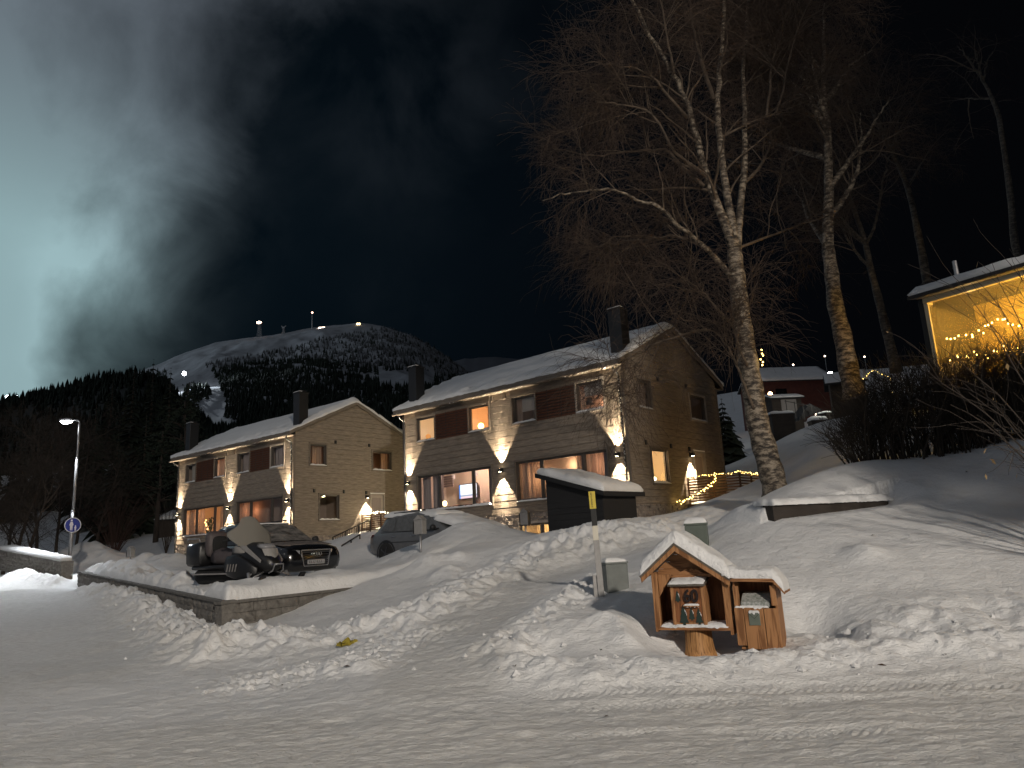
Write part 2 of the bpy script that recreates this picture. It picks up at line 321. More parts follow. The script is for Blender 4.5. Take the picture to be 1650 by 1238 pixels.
def terrain(x, y, detail=True):
    z = z_low(x, y)
    tl, sl, tv, su = wall_coords(x, y)
    aw = .04+.7*np.maximum(0, tv-3.3)
    aw2 = .04+.5*np.maximum(0, tl-19.0)
    Mk = sst(-aw, aw, su-.10)*sst(-aw2, aw2, sl-.10)*(1-sst(3.6, 8.5, tv))*(1-sst(19.2, 23, tl))
    park = .74+.02*np.maximum(tl, 0)
    # snow ridge lying on and behind the wall
    n = fbm(x*1.3, y*1.3, 3)
    rl = np.exp(-((sl-.75)/.55)**2)*(.10+.42*sst(.35, .75, fbm(x*.9, y*.9, 9)))*sst(-.05, .35, sl)
    rs = np.exp(-((su-.8)/.8)**4)*(.24+.16*n)*sst(.02, .22, su)
    berm = np.maximum(rl*sst(0, 1.2, su), rs*sst(.05, .25, sl))
    z = z+(park+berm-z)*Mk
    if not detail: return z
    z = z+(fbm(x*.35, y*.35, 21)-.5)*.22*sst(9.5, 14, np.hypot(x, y))*(1-.8*sst(35, 60, y))
    z = z+(fbm(x*1.1+5, y*1.1, 22, 3)-.5)*.05
    for pts, hw, rh, lh, ls in BANKS:
        d, par = seg_dist(x, y, pts)
        wob = .75+.5*fbm(x*1.7, y*1.7, 31, 2)
        k = np.exp(-(d/(hw*wob))**2)
        act = k > .01
        if not act.any(): continue
        xa, ya = x[act], y[act]; ka = k[act]
        wx = xa+.25*ls*(fbm(xa/ls*1.5, ya/ls*1.5, 51, 3)-.5)*2; wy = ya+.25*ls*(fbm(xa/ls*1.5+9, ya/ls*1.5, 52, 3)-.5)*2
        l1 = cell(wx/ls, wy/ls, 41); l2 = cell(wx/ls*2.3, wy/ls*2.3, 43); l3 = fbm(xa/ls*4, ya/ls*4, 44, 3)
        big = sst(.1, .95, l1+.45*(fbm(xa/ls*.6, ya/ls*.6, 45, 2)-.5))
        rid = 1-np.abs(fbm(wx/ls*1.1+4, wy/ls*1.1, 46, 3)*2-1)*2.2; add = ka*(lh*.26*(rid-.5)+rh*(.5+fbm(xa*.9, ya*.9, 47, 2))+lh*(big*.62+.20*sst(0, 1, l2)+.34*l3-.35))
        z[act] = z[act]+add
    for c, rad, h, nz in HEAPS:
        d = np.hypot(x-c[0], y-c[1]); k = np.exp(-(d/rad)**2*1.6); act = k > .01
        if act.any():
            xa, ya = x[act], y[act]
            ridge = fbm(xa*1.0, ya*1.0, 61, 3)
            z[act] += k[act]*h*(.72+.35*ridge)+k[act]*nz*(cell(xa*1.6, ya*1.6, 62)-.4)
    # wind blown lumps on the smooth slopes, one scooped hollow beside the mail boxes
    c = at(1305,985,9.6); d = np.hypot((x-c[0])/.5, (y-c[1])/.65); z = z-.33*np.exp(-d**2*1.3)
    c = at(1138,1042,9.25); d = np.hypot((x-c[0])/.75, (y-c[1])/.55); z = z-.20*np.exp(-d**4)
    c = at(1395,905,11.2); d = np.hypot((x-c[0])/.28, (y-c[1])/.3); z = z+.16*np.exp(-d**2)*(x < c[0]+.6)
    for (px_, py_, Y_, r_, h_) in ((985,1010,9.6,.33,.14),(925,1010,9.7,.45,.12),(1010,1030,9.2,.2,.12),(690,915,17.5,.5,.2),(720,930,16.4,.4,.18),(700,905,18.3,.35,-.18),(740,905,17.6,.3,.1),(540,1080,9.5,.22,.1),(585,1088,9.3,.26,.12),(880,1055,9,.32,-.1)):
        c = at(px_, py_, Y_); d = np.hypot((x-c[0])/r_, (y-c[1])/(r_*1.2)); z = z+h_*np.exp(-d**2*1.5)*(.7+.6*fbm(x*4, y*4, 71, 2))
    # timber edged planter: snow drops away in front, lies level behind
    pa, pb = at(1247, 836, 13.2), at(1432, 812, 13.9); dx, dy = pb[0]-pa[0], pb[1]-pa[1]; LL = math.hypot(dx, dy); tt = ((x-pa[0])*dx+(y-pa[1])*dy)/LL; nn = (-(x-pa[0])*dy+(y-pa[1])*dx)/LL
    zl = pa[2]+(pb[2]-pa[2])*np.clip(tt/LL, 0, 1); kt = sst(-.25, .1, tt)*(1-sst(LL-.1, LL+.6, tt))
    z = np.where(nn < .2, z+(np.minimum(z, zl-.02-.06*np.maximum(-nn, 0))-z)*kt*sst(-1.1, -.15, nn), z+(np.maximum(z, zl+.25+.05*np.minimum(nn, 1))-z)*kt*(1-sst(LL-.9, LL-.1, tt-.4*np.maximum(nn, 0)))*(1-sst(.9, 2.0, nn)))
    # packed snow: shallow streaks along the road, tyre prints across the mouth of the side path
    near = 1-sst(12, 22, np.hypot(x, y))
    z = z+near*(fbm(x*5, y*5, 81, 4)-.5)*.022*sst(.0, .2, z+.3)
    a = R(12); s1 = x*math.cos(a)+y*math.sin(a); s2 = -x*math.sin(a)+y*math.cos(a)
    road = (1-sst(7.6, 8.4, y+.12*x*(x < 0)))
    z = z+road*((fbm(s1*1.6, s2*7, 82, 4)-.5)*.022+(fbm(s1*6, s2*14, 83, 3)-.5)*.012)
    for off, w in ((0, .16), (.42, .14), (1.35, .16)):
        yc = 7.75-off-.055*(x-1)-.012*(x-1)**2
        k = np.exp(-((y-yc)/w)**4)*sst(-.6, .6, x)*(1-sst(4.5, 8, x))*near
        tread = np.abs(((x*1.0+np.abs(y-yc)*.9)/.085) % 1-.5)*2
        z = z-k*(.010+.016*tread*sst(.35, .6, fbm(x*.8, y*2, 84, 3)))+.006*np.exp(-((y-yc-w*1.5)/.07)**2)*sst(-.6, .6, x)*(1-sst(4.5, 8, x))*near
    for off in (0, 1.5):
        # narrow wheel tracks on the far road
        cx = -8.4-off-(y-9)*.6; k = np.exp(-((x-cx)/.1)**2)*sst(8, 10, y)*(1-sst(17, 22, y)); z = z-.025*k
    return z
def gz(x, y): return float(terrain(np.array([float(x)]), np.array([float(y)]), True)[0])
def gz0(x, y): return float(terrain(np.array([float(x)]), np.array([float(y)]), False)[0])
angs = np.concatenate([np.radians(np.linspace(-180, -52, 40)[:-1]), np.radians(np.linspace(-52, 52, 1150)), np.radians(np.linspace(52, 180, 40)[1:])])
rad = np.concatenate([np.linspace(.4, 3.6, 14)[:-1], np.geomspace(3.6, 14, 430)[:-1], np.geomspace(14, 50, 330)[:-1], np.geomspace(50, 140, 60)])
TH, RR = np.meshgrid(angs, rad); GX = RR*np.sin(TH); GY = RR*np.cos(TH)
GZ = terrain(GX.ravel(), GY.ravel()).reshape(GX.shape)
nr, na = GX.shape; idx = np.arange(nr*na).reshape(nr, na)
Qd = np.stack([idx[:-1, :-1], idx[:-1, 1:], idx[1:, 1:], idx[1:, :-1]], -1).reshape(-1, 4)
ground = np_mesh('snow_ground', np.stack([GX, GY, GZ], -1).reshape(-1, 3), Qd[:, ::-1], SNOW); tag(ground, kind='structure')
def packed_mask(x, y):
    tl, sl, tv, su = wall_coords(x, y); road = 1-sst(7.2, 8.2, y-.0*x+.25*np.maximum(0, -x-3)*0)
    left = sst(-.2, .9, -sl-.55)*sst(-6, -4, -np.abs(sl+6)-0)*0+sst(.3, 1.0, -sl)*(sl < 0)*(x < 0)
    left *= sst(-.5, 1.5, tl+4); d, _p = seg_dist(x, y, [np.array(p) for p in PATH]); path = (1-sst(.45, 1.0, d))
    return np.clip(np.maximum(np.maximum(road, left), path), 0, 1)*(1-sst(60, 80, y))
at_p = ground.data.attributes.new('packed', 'FLOAT', 'POINT'); at_p.data.foreach_set('value', packed_mask(GX.ravel(), GY.ravel()).astype(np.float32))

# loose clods thrown up by the plough along the foot of the banks
def clods():
    rng = np.random.default_rng(31); V, Q = [], []; base = np.array([(1,0,0),(-1,0,0),(0,1,0),(0,-1,0),(0,0,1),(0,0,-1)], float); tri = [(0,2,4),(2,1,4),(1,3,4),(3,0,4),(2,0,5),(1,2,5),(3,1,5),(0,3,5)]
    for bi, cnt, spread in ((2, 80, .7), (1, 80, .8), (4, 70, .45), (0, 60, .7), (3, 45, .5), (5, 40, .5)):
        pts = BANKS[bi][0]
        for k in range(cnt):
            i = rng.integers(0, len(pts)-1); t = rng.random(); p = pts[i]*(1-t)+pts[i+1]*t; x, y = p[0]+rng.normal(0, spread*.6), p[1]+rng.normal(0, spread*.5)-.15; s = .012+.05*rng.random()**3.2
            tl, sl, tv, su = wall_coords(x, y)
            if sl > -.1 and su > -.1: continue
            b = len(V); z = gz(x, y)+s*.2; a = rng.uniform(0, 6.28); c_, s_ = math.cos(a), math.sin(a)
            for q in base: r = q*s*rng.uniform(.6, 1.3, 3); V.append((x+r[0]*c_-r[1]*s_*1.3, y+r[0]*s_+r[1]*c_*1.3, z+r[2]*.8))
            Q += [(b+i_, b+j, b+l) for i_, j, l in tri]
    tag(np_mesh('snow_clods', np.array(V), np.array(Q), SNOW, None, False), kind='stuff')
clods()
# ------------------------------------------------------------------ the two identical houses
HL, HD, HH = 12.65, 7.9, 5.12
M_SIDING = mat('weathered_boards', (.30, .25, .20), .8, spec=.2, noise=(2.2, .5), bump=(9, .35, .012), stretch=(1, 1, 9))
M_TRIM = mat('trim_boards', (.20, .17, .14), .75, spec=.2, noise=(3, .3), stretch=(1, 1, 4))
M_REDWOOD = mat('red_slats', (.12, .050, .028), .7, spec=.25, noise=(4, .5), bump=(14, .3, .006), stretch=(1, 1, 8))
M_FRAME = mat('window_frame', (.085, .072, .062), .5, noise=(5, .2))
M_FRAMEW = mat('pale_window_frame', (.34, .30, .26), .55, noise=(5, .2))
M_STONE = mat('ledge_stone', (.34, .29, .25), .85, noise=(5, .55), bump=(12, .8, .03))
M_ROOF = mat('roof_felt', (.03, .03, .032), .8, noise=(9, .3))
M_BLACK = mat('black_metal', (.012, .012, .013), .45, noise=(8, .2))
M_GLASS = glassmat('window_glass', (.97, .97, .97), .06)
M_CREAM = mat('room_paint', (.72, .62, .50), .8, noise=(3, .06))
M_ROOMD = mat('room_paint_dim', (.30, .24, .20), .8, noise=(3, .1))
M_CURT = fabric('curtain_linen', (.62, .48, .37))
M_CURTG = mat('curtain_grey', (.30, .25, .23), .9, noise=(14, .25), stretch=(1, 1, .1))
M_BLIND = mat('roller_blind', (.42, .38, .33), .9, noise=(20, .1))
M_DOOR = mat('front_door', (.36, .31, .27), .5, noise=(4, .15))
M_LAMPGLOW = emat('lamp_glass', (1, .82, .55), 30)
M_PLANT = mat('plant', (.05, .08, .03), .6, noise=(12, .4))
WARM = (1, .70, .42)
def FR(s, w_, n): return (-s, -n, w_)
def GB(s, w_, n): return (n, s, w_)
def LW(s, w_, n): return (-HL-n, s, w_)
def BK(s, w_, n): return (-s, HD+n, w_)
def lap_wall(mb, T, s0, s1, w0, w1, openings, limit=None, ch=.272, lap=.008):
    k = int(math.ceil((w1-w0)/ch)); rng = random.Random(len(openings)*7+int(s1*10))
    for i in range(k):
        a = w0+i*ch; b = min(w1, a+ch); cuts = sorted({a, b} | {o[j] for o in openings for j in (2, 3) if a < o[j] < b})
        off = lambda w_: .004+lap*(1-(w_-a)/ch)
        for wa, wb in zip(cuts[:-1], cuts[1:]):
            la = limit(wa) if limit else (s0, s1); lb = limit(wb) if limit else (s0, s1)
            if la[1]-la[0] < .02: continue
            if lb[1] < lb[0]: m_ = sum(lb)/2; lb = (m_, m_)
            ivs = [(la[0], la[1], lb[0], lb[1])]
            for o in openings:
                if o[2] < wb-1e-6 and o[3] > wa+1e-6:
                    nv = []
                    for p in ivs:
                        if o[0] > p[0]+1e-6 and o[0] < p[1]: nv.append((p[0], o[0], p[2], o[0]))
                        if o[1] < p[1]-1e-6 and o[1] > p[0]: nv.append((o[1], p[1], o[1], p[3]))
                        if o[0] >= p[1] or o[1] <= p[0]: nv.append(p)
                    ivs = nv
            for p in ivs:
                wc = wa+(.022 if wa == a else 0); wc = min(wc, wb-.001)   # shadow gap under each board
                mb.quad(T(p[0], wc, off(wa)), T(p[1], wc, off(wa)), T(p[3], wb, off(wb)), T(p[2], wb, off(wb)))
                if wa == a: mb.quad(T(p[0], wc, -.02), T(p[1], wc, -.02), T(p[1], wc, off(wa)), T(p[0], wc, off(wa))).quad(T(p[0], wa, -.02), T(p[1], wa, -.02), T(p[1], wc, -.02), T(p[0], wc, -.02))
def tbox(mb, T, s0, s1, w0, w1, n0, n1, m=0): mb.box(s0, s1, w0, w1, n0, n1, m, T=T)
def curtain(name, T, s0, s1, w0, w1, n, mtl, parent, amp=.035, wl=.13):
    k = max(6, int((s1-s0)/wl*7)); mb = MB(); ph = random.random()*6
    rows = [[T(s0+(s1-s0)*j/k, w_, n+amp*math.sin(ph+2*math.pi*(s1-s0)*j/k/wl*(1+.12*math.sin(j*.3)))+amp*.3*math.sin(j*.7)) for j in range(k+1)] for w_ in (w0, (w0+w1)/2, w1)]
    return mb.grid(rows).build(name, mtl, parent, smooth=True, fix=False)
def window(parent, T, s0, s1, w0, w1, bays=None, curtains=(), blinds=(), room=2.2, lamp=None, wall=None, pale=False, sill_snow=True, label=None, name='window'):
    "recessed window with frame, panes, curtains and the room seen behind it"
    bays = bays or [s0, s1]; mb = MB(); fr = .055
    for a, b, c, d in ((s0-.07, s1+.07, w1, w1+.09), (s0-.07, s1+.07, w0-.08, w0), (s0-.07, s0, w0, w1), (s1, s1+.07, w0, w1)):
        tbox(mb, T, a, b, c, d, -.02, .052, 1)
    for a, b, c, d in ((s0, s1, w1-.03, w1), (s0, s1, w0, w0+.03), (s0, s0+.03, w0+.03, w1-.03), (s1-.03, s1, w0+.03, w1-.03)):
        tbox(mb, T, a, b, c, d, -.16, .0, 0)
    for i in range(len(bays)-1):
        a, b = bays[i], bays[i+1]; c, d = w0+.03, w1-.03
        a += .03; b -= .03
        for q in ((a, b, c, c+fr), (a, b, d-fr, d), (a, a+fr, c+fr, d-fr), (b-fr, b, c+fr, d-fr)): tbox(mb, T, *q, -.13, -.06, 0)
    for x in bays[1:-1]: tbox(mb, T, x-.028, x+.028, w0+.03, w1-.03, -.14, -.03, 0)
    o = mb.build(name, [M_FRAME, M_FRAMEW if pale else M_TRIM], parent)
    if label: o['label'] = label
    for i in range(len(bays)-1):
        a, b = bays[i]+.03+fr, bays[i+1]-.03-fr
        MB().quad(T(a, w0+.03+fr, -.095), T(b, w0+.03+fr, -.095), T(b, w1-.03-fr, -.095), T(a, w1-.03-fr, -.095)).build('pane', M_GLASS, o)
    if sill_snow:
        mb = MB(); k = int((s1-s0)/.12)+2; rows = []
        for j in range(k+1):
            s = s0-.03+(s1-s0+.06)*j/k; h = .035+.035*random.random()+(.03 if j < k*.25 else 0); h *= min(1, j/1.5, (k-j)/1.5)+.02
            rows.append([T(s, w0-.0, .0), T(s, w0+h, .0), T(s, w0+h*.9, .055), T(s, w0-.02, .075)])
        mb.grid(rows).build('sill_snow', SNOWROOF, o, smooth=True)
    for c in curtains: curtain('curtain', T, c[0], c[1], w0-.15 if w1-w0 > 1.4 else w0+.02, w1+.05, -.30, c[2] if len(c) > 2 else M_CURT, o)
    for bl in blinds: tbox(MBX := MB(), T, bl[0], bl[1], bl[2], w1, -.235, -.225); MBX.build('blind', bl[3] if len(bl) > 3 else M_BLIND, o)
    # the room: five inner faces
    rs0, rs1, rw0, rw1, d = s0-.5, s1+.5, w0-.55, w1+.28, -room
    mb = MB(); f = -.17
    mb.quad(T(rs0, rw0, d), T(rs1, rw0, d), T(rs1, rw1, d), T(rs0, rw1, d)).quad(T(rs0, rw0, d), T(rs0, rw1, d), T(rs0, rw1, f), T(rs0, rw0, f)).quad(T(rs1, rw0, d), T(rs1, rw1, d), T(rs1, rw1, f), T(rs1, rw0, f))
    mb.quad(T(rs0, rw1, d), T(rs1, rw1, d), T(rs1, rw1, f), T(rs0, rw1, f)).quad(T(rs0, rw0, d), T(rs1, rw0, d), T(rs1, rw0, f), T(rs0, rw0, f))
    for q in ((rs0, s0, rw0, rw1), (s1, rs1, rw0, rw1), (s0, s1, rw0, w0), (s0, s1, w1, rw1)): mb.quad(T(q[0], q[2], f), T(q[1], q[2], f), T(q[1], q[3], f), T(q[0], q[3], f))
    mb.build('room_wall', wall or M_CREAM, o, fix=False)
    if lamp:
        for lp in (lamp if isinstance(lamp, list) else [lamp]):
            light('POINT', 'room_light', T(lp[0], lp[1], lp[2]), lp[3]*1.9, lp[4] if len(lp) > 4 else WARM, .12, parent=o)
    return o
def sconce(parent, T, s, w_, down_only=False, e=1.0):
    mb = MB(); tbox(mb, T, s-.055, s+.055, w_-.09, w_+.09, .03, .05); tbox(mb, T, s-.05, s+.05, w_-.07, w_+.07, .06, .25)
    tbox(mb, T, s-.03, s+.03, w_-.03, w_+.03, .05, .06)
    o = mb.build('wall_lamp', M_BLACK, parent)
    for sg in ((-1,) if down_only else (1, -1)):
        g = MB(); tbox(g, T, s-.035, s+.035, w_+sg*.071-.002, w_+sg*.071+.002, (.12), .23); g.build('lamp_glass', M_LAMPGLOW, o)
        p = T(s, w_+sg*.085, .185); q = T(s, w_+sg*1.5, .185); q2 = T(s, w_+sg*2.2, .03)
        a = light('SPOT', 'sconce_beam', p, 1300*e, (1, .80, .55), .02, spot=R(70), blend=.3); a.parent = parent
        b = light('SPOT', 'sconce_core', p, 1900*e, (1, .82, .58), .02, spot=R(28), blend=.9); b.parent = parent
        for l, tq in ((a, q), (b, q2)): l.rotation_euler = (Vector(tq)-Vector(p)).to_track_quat('-Z', 'Y').to_euler()
    return o
def roof_z(v): return 5.44+.464*(min(v, HD-v)+.4)
def house(o, yaw, label, rooms, seed, zb=-2.6):
    rng = random.Random(seed); random.seed(seed)
    h = thing('house', label, 'house', o, -yaw, group='twin timber houses with floodlit fronts')
    fo = [(10.43, 11.65, 3.72, 4.84), (6.95, 8.17, 3.72, 4.84), (4.32, 5.56, 3.72, 4.84), (.92, 2.18, 3.70, 4.84), (6.95, 11.69, .46, 2.08), (.96, 5.54, .46, 2.10), (8.17, 10.43, 3.72, 4.84), (2.18, 4.32, 3.72, 4.84)]
    go = [(.96, 1.98, 3.68, 4.80), (5.2, 6.6, 3.58, 4.66), (1.57, 2.82, .79, 2.12), (5.05, 5.95, -.0, 2.12)]
    mb = MB()
    lap_wall(mb, FR, 0.05, HL-.05, -.03, HH+.1, fo)
    lim = lambda w_: (max(.05, (w_-5.44)/.464-.4+.12) if w_ > 5.1 else .05, HD-(max(.05, (w_-5.44)/.464-.4+.12) if w_ > 5.1 else .05))
    lap_wall(mb, GB, .05, HD-.05, -.03, 7.42, go, lim)
    lap_wall(mb, LW, .05, HD-.05, -.03, 7.42, [], lim)
    lap_wall(mb, BK, .05, HL-.05, -.03, HH+.1, [])
    # inner skin keeps room light in and street light out
    mb.build('wall', M_SIDING, h, fix=False)
    for x0, x1, y0, y1 in ((-.045, .035, -.035, .045), (-HL-.035, -HL+.045, -.035, .045), (-.045, .035, HD-.045, HD+.035), (-HL-.035, -HL+.045, HD-.045, HD+.035)):
        MB().box(x0, x1, y0, y1, -.05, HH+.15).build('corner_board', M_TRIM, h)
    # red slatted panels between the upper windows
    for s0, s1 in ((8.25, 10.35), (2.26, 4.24)):
        mb = MB(); tbox(mb, FR, s0, s1, 3.66, 4.9, -.06, -.03, 1); w_ = 3.66
        while w_ < 4.86: tbox(mb, FR, s0, s1, w_, w_+.085, -.02+rng.random()*.006, .028); w_ += .122
        for s in (s0+.7, s0+1.4): tbox(mb, FR, s-.012, s+.012, 3.66, 4.88, .026, .034, 1)
        mb.build('cladding_panel', [M_REDWOOD, M_BLACK], h)
    # dark board band above the upper windows
    for s0, s1 in ((6.85, 11.75), (.84, 5.64)): mb = MB(); tbox(mb, FR, s0, s1, 4.935, HH+.1, .0, .045); mb.build('head_board', M_TRIM, h)
    for s0 in (6.62, 5.9): mb = MB(); tbox(mb, FR, s0, s0+.14, 4.86, HH, .03, .1); mb.build('eave_bracket', M_TRIM, h)
    # stone plinth
    mb = MB(); bo = (3.86, 5.50, -1.28, -.46)
    def stones(T, L_, op):
        z = zb
        while z < -.04:
            hh = min(rng.uniform(.07, .15), -.03-z+.001); s = 0.0
            while s < L_-.01:
                l = min(rng.uniform(.12, .42), L_-s)
                if L_-s-l < .08: l = L_-s
                if not (op and s+l > op[0]-.02 and s < op[1]+.02 and z+hh > op[2] and z < op[3]):
                    n1 = rng.uniform(-.03, .055); tbox(mb, T, s+.004, s+l-.004, z+.004, z+hh-.004, -.12, n1)
                elif op:
                    for a, b in ((s, min(s+l, op[0])), (max(s, op[1]), s+l)):
                        if b-a > .03: tbox(mb, T, a+.003, b-.003, z+.004, z+hh-.004, -.12, rng.uniform(-.02, .04))
                s += l
            z += hh
    stones(FR, HL, bo); stones(GB, HD, None); stones(LW, HD, None)
    mb.box(-HL+.1, -5.9, .1, HD-.1, zb, -.06); mb.box(-3.4, -.1, .1, HD-.1, zb, -.06)
    mb.build('plinth', M_STONE, h)
    # roof
    mb = MB(); x0, x1 = -HL-.24, .17
    for a, b in ((-.40, HD/2), (HD+.40, HD/2)):
        za, zb_ = roof_z(-.4), roof_z(HD/2); e = -.11
        mb.add([(x, y, z+dz) for x in (x0, x1) for (y, z) in ((a, za), (b, zb_)) for dz in (e, 0)], [(0, 1, 3, 2), (4, 6, 7, 5), (0, 4, 5, 1), (2, 3, 7, 6), (1, 5, 7, 3), (0, 2, 6, 4)])
    rf = mb.build('roof', M_ROOF, h)
    mb = MB()
    mb.box(x0, x1, -.425, -.395, 5.17, 5.43); mb.box(x0, x1, HD+.395, HD+.425, 5.17, 5.43)
    mb.box(x0+.02, x1-.02, -.39, .0, 5.17, 5.19); mb.box(x0+.02, x1-.02, HD, HD+.39, 5.17, 5.19)
    for xx in (x0-.025, x1):
        for a, b in ((-.425, HD/2), (HD+.425, HD/2)):
            mb.add([(x, y, z) for x in (xx, xx+.025) for (y, z) in ((a, roof_z(-.4)-.24), (b, roof_z(HD/2)-.24), (b, roof_z(HD/2)-.01), (a, roof_z(-.4)-.01))], [(0, 1, 2, 3), (7, 6, 5, 4), (0, 4, 5, 1), (1, 5, 6, 2), (2, 6, 7, 3), (3, 7, 4, 0)])
    mb.build('fascia', M_TRIM, rf)
    mb = MB(); mb.tube([(x0-.02, -.475, 5.15), (x1+.02, -.475, 5.17)], .062, 10); mb.build('gutter', M_TRIM, rf)
    for xd in (-.13, -HL+.13):
        mb = MB(); mb.tube([(xd, -.44, 5.12), (xd, -.42, 5.02), (xd, -.12, 4.86), (xd, -.085, 4.75), (xd, -.085, -2.0)], .042, 10)
        for z in (.6, 2.2, 3.8): mb.box(xd-.05, xd+.05, -.09, -.02, z, z+.03)
        mb.build('downpipe', M_BLACK, h)
    # icicle-like snow crumbs along the gutter edge
    mb = MB()
    for i in range(150):
        x = x0+(x1-x0)*rng.random(); mb.ball((x, -.49+rng.random()*.04, 5.115+rng.random()*.02), .016+.022*rng.random(), 6, 4, sz=(1.8, 1, .8))
    for i in range(60): mb.ball((-.13+rng.uniform(-.02, .05), -.128, rng.uniform(.2, 4.7)), .012+.014*rng.random(), 6, 4)
    mb.build('gutter_snow', SNOWROOF, rf, smooth=True)['kind'] = 'stuff'
    # snow on the roof
    nx, nv = 150, 60; xs = np.linspace(x0-.06, x1+.07, nx); vs = np.linspace(-.44, HD+.44, nv); XX, VV = np.meshgrid(xs, vs, indexing='ij')
    ed = np.minimum(np.minimum(XX-x0+.06, x1+.07-XX), np.minimum(VV+.44, HD+.44-VV))
    rz = 5.44+.464*(np.minimum(VV, HD-VV)+.4); rz = np.minimum(rz, roof_z(HD/2)-.05)
    wet = sst(.2, 1.6, VV)*.6+.4
    th = (.05+.21*sst(0, .35, ed)*wet+.06*(fbm(XX*.7+seed, VV*.7, 5)-.5)+.20*(fbm(XX*3.4+seed, VV*3.4, 6, 3)-.45)*(1-sst(.25, .9, ed)))
    th = np.maximum(th, .03)-.10*(fbm(XX*.9+seed*3, VV*2, 8, 3) > .60)*(VV < .55)*sst(.0, .1, ed)
    bare = np.maximum(np.exp(-(((XX+.35)/.75)**2+((VV-.25)/.35)**2)*1.5), np.exp(-(((XX+12.0)/.8)**2+((VV-.3)/.35)**2)*1.5)); th = th*(1-.75*bare)
    top = np.stack([XX, VV, rz+np.maximum(th, .02)], -1)
    bi = [(i, 0) for i in range(nx)]+[(nx-1, j) for j in range(1, nv)]+[(i, nv-1) for i in range(nx-2, -1, -1)]+[(0, j) for j in range(nv-2, 0, -1)]
    V = top.reshape(-1, 3).tolist(); idx = np.arange(nx*nv).reshape(nx, nv); Qs = np.stack([idx[:-1, :-1], idx[1:, :-1], idx[1:, 1:], idx[:-1, 1:]], -1).reshape(-1, 4).tolist()
    b0 = len(V)
    for k, (i, j) in enumerate(bi):
        p = top[i, j]; drop = .05+.11*fbm(np.array([k*.35+seed]), np.array([.3]), 9, 3)[0]**1.5; V.append([p[0], p[1], min(rz[i, j]-drop*.6, p[2]-.03)])
    m = len(bi)
    for k in range(m):
        a = idx[bi[k]]; b = idx[bi[(k+1) % m]]; Qs.append([int(b), int(a), b0+k, b0+(k+1) % m])
    np_mesh('roof_snow', np.array(V), np.array(Qs), SNOWROOF, rf)
    for s in (.35, 12.3):
        mb = MB(); mb.box(-s-.28, -s+.28, .32, .88, 5.6, 7.55); mb.box(-s-.31, -s+.31, .29, .91, 7.55, 7.62); mb.box(-s-.2, -s+.2, .4, .8, 7.62, 7.72)
        ch = mb.build('chimney', M_BLACK, rf, bevel=.01)
        mb = MB(); mb.box(-s-.3, -s+.3, .3, .5, 7.622, 7.65); mb.build('chimney_snow', SNOWROOF, ch, bevel=.012)
    # vents
    for v, z in ((2.6, 5.0), (4.95, 4.97), (1.22, 2.31), (3.15, 2.29), (4.7, 2.26)):
        mb = MB(); tbox(mb, GB, v-.06, v+.06, z-.09, z+.09, .01, .07); mb.build('vent', M_BLACK, h, bevel=.01)
    # door in the gable end
    mb = MB(); tbox(mb, GB, 5.05, 5.95, 0, 2.12, -.1, -.03, 0)
    for a, b, c, d in ((4.97, 5.05, 0, 2.12), (5.95, 6.03, 0, 2.12), (4.97, 6.03, 2.12, 2.2)): tbox(mb, GB, a, b, c, d, -.06, .07, 1)
    tbox(mb, GB, 5.17, 5.83, .95, 1.98, -.031, -.02, 2)
    d = mb.build('door', [M_DOOR, M_FRAMEW, M_CURTG], h)
    mb = MB(); tbox(mb, GB, 5.12, 5.15, 1.0, 1.15, -.03, .02); mb.build('handle', M_BLACK, d)
    mb = MB(); mb.box(.03, .075, 4.97, 6.03, 2.2, 2.25); mb.build('door_snow', SNOWROOF, d, bevel=.015)
    for s in (12.27, 6.3, .43): sconce(h, FR, s, 1.83)
    sconce(h, GB, 4.68, 2.02, True, 1.0)
    for r in rooms:
        T = GB if r.get('g') else FR; q = dict(r); q.pop('g', None); p = q.pop('p'); window(h, T, *p, **q)
    return h
